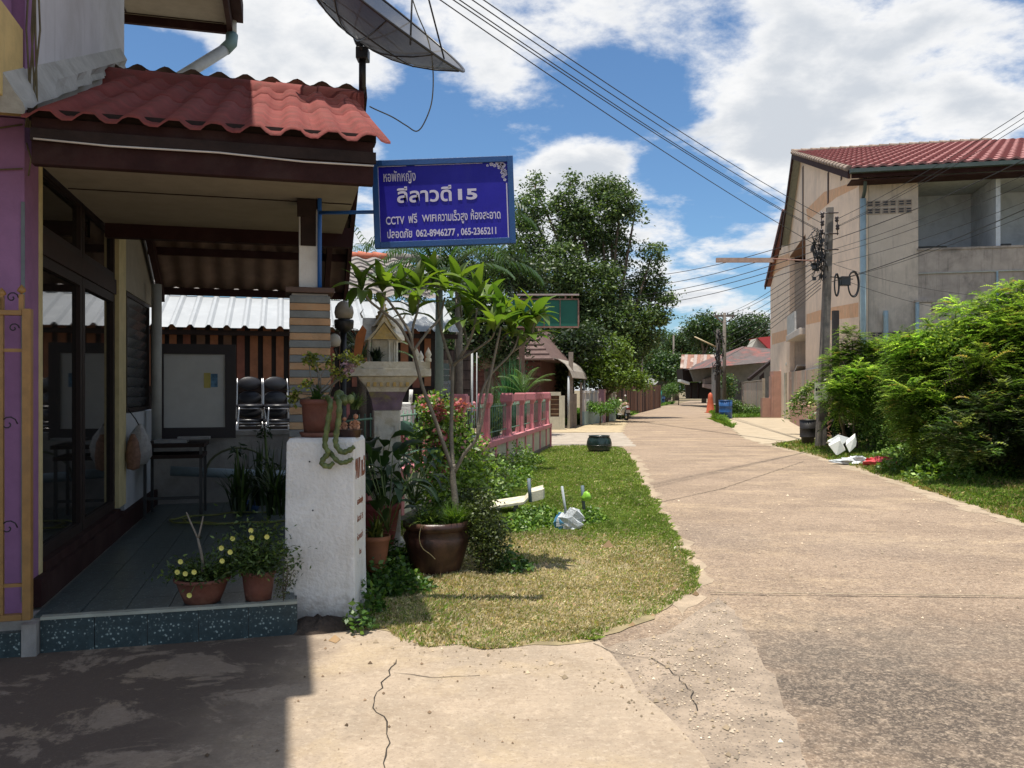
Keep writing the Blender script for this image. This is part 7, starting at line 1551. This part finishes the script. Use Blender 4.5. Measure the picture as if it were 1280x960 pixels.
tree('light_green_tree', 41.5, [(740,440,24,18),(765,450,26,20),(725,455,18,18),(752,470,34,20),(785,470,20,16),(800,478,12,12),(770,430,16,12),(712,470,14,14)], 420, 22, .22, .17, (.095,.155,.03), (.18,.26,.05), 'small bright green tree above the blue and white balustrade', trunk=(758,0), plite=.3, tr=.12)
tree('dark_backdrop_tree', 29, [(630,335,34,26),(590,345,30,24),(662,345,22,26),(585,420,40,36),(625,430,36,36),(600,380,34,30),(655,400,26,26),(560,400,25,25)], 760, 24, .22, .15, (.030,.055,.020), (.07,.11,.035), 'very dark tree behind the frangipani and palm', trunk=(610,0), tr=.2)
tree('dark_backdrop_tree', 40, [(700,440,30,26),(690,470,30,24),(730,425,28,24)], 320, 22, .28, .2, (.022,.042,.016), (.05,.08,.028), 'dark tree filling in behind the brown house roof', trunk=(706,0), tr=.2)
for (px, Y, bl, ncl, lab, b, l) in (
  (880, 100, [(880,408,22,17),(868,418,14,12),(893,415,14,14),(885,425,24,14)], 420, 'round topped tree left of the far crossarm pole', (.036,.07,.024), (.08,.13,.04)),
  (935, 105, [(935,410,24,20),(915,415,16,16),(952,412,16,18),(930,430,34,16),(955,430,18,16)], 560, 'broad dark tree behind the red roofs', (.032,.062,.022), (.07,.115,.035)),
  (812, 118, [(805,428,22,13),(822,420,16,9),(800,440,26,16)], 320, 'distant tree directly right of the shade tree', (.04,.08,.03), (.09,.15,.05)),
  (845, 122, [(838,426,16,9),(855,424,16,9),(845,436,30,14),(865,436,18,14)], 360, 'distant tree line tree in the middle of the road end', (.038,.075,.028), (.09,.14,.045)),
  (832, 92, [(826,452,20,14),(848,455,18,14),(812,460,14,14),(838,468,22,10)], 340, 'mid green tree above the grey roofed shed', (.04,.08,.026), (.10,.16,.045)),
  (925, 82, [(925,462,14,10),(915,470,12,12),(940,470,16,10),(950,478,12,10),(905,480,10,14)], 300, 'bright green bushy tree above the beige board fence', (.05,.11,.025), (.12,.2,.045))):
    s = Y/40; tree('far_tree', Y, bl, ncl, 20, .22*s**.8, .16*s**.8, b, l, lab, trunk=(px,0), tr=.12*s, grp='trees at the end of the road')
tree('green_hill_trees', 150, [(790,432,22,12),(815,440,26,14),(850,445,26,12),(885,445,26,14),(920,440,28,14),(955,440,28,14),(860,470,40,20),(820,475,30,20)], 700, 20, .9, .55, (.035,.07,.026), (.07,.11,.04), 'dense belt of distant trees closing the end of the road', trunk=(860,0), tr=.3, cat='tree belt')
tree('roadside_bush', 86, [(845,485,16,8),(855,478,12,10),(836,488,10,8)], 160, 18, .2, .16, (.07,.14,.03), (.14,.23,.05), 'bright green bush beside the rusty roofed house', trunk=(848,0), tr=.05, cat='bush')
tree('roadside_bush', 38, [(742,509,12,6),(757,511,12,6),(768,505,9,7)], 120, 18, .12, .1, (.08,.17,.03), (.15,.25,.05), 'low bright green bush in front of the blue balustrade', trunk=(750,0), tr=.03, cat='bush')
tree('roadside_bush', 50, [(925,512,14,7),(940,516,14,7),(915,505,8,7)], 160, 18, .14, .12, (.08,.15,.035), (.2,.27,.08), 'straggly pale bush at the foot of the beige board fence', trunk=(928,0), tr=.03, cat='bush')
tree('small_bushy_tree', 56, [(912,488,8,10),(908,476,8,10)], 90, 16, .15, .13, (.05,.11,.03), (.2,.22,.05), 'small bush directly behind the blue drum', trunk=(910,0), tr=.05, cat='bush')

# ---------------- thicket on the right: feathery and leafy shrubs
def feathery(name, Y, blobs, n, label, base=(.135,.225,.055), lite=(.29,.38,.11), L=.46, leaf=.055, nl=13, solid=0, tr=.05):
    cx = sum(b[0] for b in blobs)/len(blobs); x = W(cx,0,Y).x; t = thing(name, label, 'shrub', (x,Y,0), 0, 'shrubs in the thicket'); s = Y/FPX
    BB = [(np.array(W(px,py,Y+random.uniform(-.3,.3)+(450-py)*.013)), np.array((rx*s, rx*s*.8, ry*s))) for (px,py,rx,ry) in blobs]
    vol = np.array([r[0]*r[2] for c, r in BB]); pk = rng.choice(len(BB), n, p=vol/vol.sum()); v = rng.normal(size=(n,3)); v /= np.linalg.norm(v,axis=1,keepdims=True)
    q = (.45+.55*rng.random(n)**.6)[:,None]; cc = np.array([BB[i][0] for i in pk]); rr_ = np.array([BB[i][1] for i in pk]); P0 = cc+v*rr_*q
    d = v + rng.normal(0,.5,(n,3)); d[:,2] = d[:,2]*.5+.15; d /= np.linalg.norm(d,axis=1,keepdims=True); sd_ = np.cross(d, np.array([0,0,1.])); sd_ /= np.linalg.norm(sd_,axis=1,keepdims=True)+1e-9
    tt = np.linspace(.08,1,nl)[None,:,None]; LL = (L*rng.uniform(.6,1.2,n))[:,None,None]
    sp = P0[:,None]+d[:,None]*tt*LL+np.array([0,0,-1.])[None,None]*(tt**2)*LL*.45
    tone = np.exp(rng.normal(0,.22,(len(BB),1)))*np.array([1,1,1]); c0 = colvar(n, base, .30, lite, .3)*tone[pk]; dd = rng.random(n) < .03; c0[dd] = np.array([.30,.22,.10]); col = np.repeat(np.clip(c0,.003,.8), nl, axis=0); Vs = []; Fs = []; Cs = []
    for sg_ in (-1,1):
        dirv = (sd_[:,None]*sg_+d[:,None]*.35+rng.normal(0,.12,(n,nl,3))); dirv /= np.linalg.norm(dirv,axis=2,keepdims=True); ln = leaf*np.sin(np.pi*(.15+.8*tt))*rng.uniform(.8,1.3,(n,nl,1))*1.9
        w_ = np.cross(dirv, np.array([0,0,1.])); w_ /= np.linalg.norm(w_,axis=2,keepdims=True)+1e-9; w_ = w_*leaf*.26
        V = np.empty((n,nl,4,3)); V[:,:,0] = sp; V[:,:,1] = sp+dirv*ln*.5+w_; V[:,:,2] = sp+dirv*ln; V[:,:,3] = sp+dirv*ln*.5-w_
        Vs.append(V.reshape(-1,3)); Cs.append(np.repeat(col,4,axis=0))
    V = np.concatenate(Vs); F = np.arange(len(V)).reshape(-1,4); k = V[:,2].reshape(-1,4).min(1) > .02; F = F[k]
    np_obj('foliage', V, F, THICK, np.concatenate(Cs), t)
    for c, r in BB:
        c = Vector(c); b = Vector((x+random.uniform(-.5,.5), Y+random.uniform(-.2,.3), 0)); limb([b, (b+c)/2+Vector((random.uniform(-.2,.2),0,.2)), c+Vector((0,0,r[2]*.3))], tr, .012, 'stem', bark, t, 6)
    return t
feathery('feathery_shrub', 21.6, [(1050,470,16,30),(1072,455,24,24),(1095,450,26,22),(1050,500,14,20),(1078,485,30,26),(1110,470,30,26),(1125,440,22,14),(1065,430,10,18)], 4200, 'feathery light green shrub beside the utility pole')
feathery('feathery_shrub', 16.5, [(1150,470,28,30),(1180,480,36,32),(1165,520,34,30),(1200,455,36,30),(1150,440,26,18),(1215,500,34,30),(1180,545,34,22),(1140,505,20,24),(1130,428,9,9),(1168,415,10,12),(1195,392,10,12)], 5400, 'feathery arching shrub in the middle of the thicket', (.14,.23,.055), (.30,.39,.11))
feathery('feathery_shrub', 15.5, [(1250,430,36,36),(1285,415,36,40),(1235,470,30,26),(1275,470,34,34),(1300,450,40,60),(1240,405,22,18),(1265,385,24,18),(1310,520,40,50),(1232,385,10,14),(1262,368,9,10),(1290,365,14,12)], 4800, 'tall feathery shrub at the right edge of the photo', (.13,.21,.052), (.28,.36,.10), L=.5)
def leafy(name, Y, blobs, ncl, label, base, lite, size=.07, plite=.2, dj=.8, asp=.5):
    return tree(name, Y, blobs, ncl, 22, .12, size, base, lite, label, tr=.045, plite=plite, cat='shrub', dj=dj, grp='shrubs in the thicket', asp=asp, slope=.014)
leafy('leafy_shrub', 22.0, [(1070,500,24,26),(1100,510,30,34),(1098,540,24,24),(1125,540,26,26),(1130,500,22,26)], 620, 'dense dark leafy shrub low beside the white foam boxes', (.09,.165,.04), (.20,.29,.08))
leafy('leafy_shrub', 15.9, [(1190,440,34,26),(1215,425,28,20),(1235,445,26,22),(1170,425,18,14),(1200,410,14,10)], 420, 'glossy bright yellow green leafy shrub high in the thicket', (.085,.15,.025), (.30,.38,.06), plite=.25)
feathery('tangled_shrub', 15.2, [(1235,530,40,30),(1285,545,36,30),(1200,548,26,20),(1265,505,30,22),(1310,560,30,30),(1220,565,16,10)], 1000, 'dark tangled shrub low at the right edge', (.045,.08,.028), (.16,.19,.09), L=.34, leaf=.075, nl=8)
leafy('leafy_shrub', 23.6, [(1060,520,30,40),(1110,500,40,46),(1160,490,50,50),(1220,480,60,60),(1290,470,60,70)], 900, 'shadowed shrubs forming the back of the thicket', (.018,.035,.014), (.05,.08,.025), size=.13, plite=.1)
# dry twigs in the dark part
tw_ = MB()
for k in range(90):
    b = W(random.uniform(1180,1290), random.uniform(470,575), random.uniform(14.4,15.4)); d = Vector((random.uniform(-1,1), random.uniform(-.6,.2), random.uniform(-.2,1))).normalized()*random.uniform(.2,.6)
    tw_.tube([b, b+d*.5+Vector((0,0,random.uniform(-.05,.05))), b+d], [.0035,.003,.002], 4)
o = stuff(tw_.build('dry_twigs', mat('dry_twig', (.10,.075,.055), .9, .3), loc=tuple(W(1240,550,14.8)))); tag(o, 'tangle of dry grey twigs in the dark lower right of the thicket', 'twigs')
for n_o in ('dummy',):
    if n_o in bpy.data.objects: bpy.data.objects.remove(bpy.data.objects[n_o])

litter('dry_leaf_litter', [(-1.2,5.3),(.6,5.2),(1.5,6.6),(1.8,9),(0,9.5),(-1,7)], 260, .014, (.30,.20,.11), mcol, 'scattered brown dry leaves on the dry part of the lawn', 'leaf litter')
litter('pavement_debris', [(-1.6,3.6),(1.0,3.6),(.6,5.1),(-1.2,5.4)], 130, .0045, (.16,.11,.07), mcol, 'small dark leaf bits and grit scattered over the sunlit pavement', 'debris')
litter('pale_road_grit', [(1.2,3.5),(1.6,6.4),(.6,5.2),(.9,3.5)], 900, .0042, (.36,.30,.23), mcol, 'pale loose grit on the rough concrete strip beside the road', 'gravel')
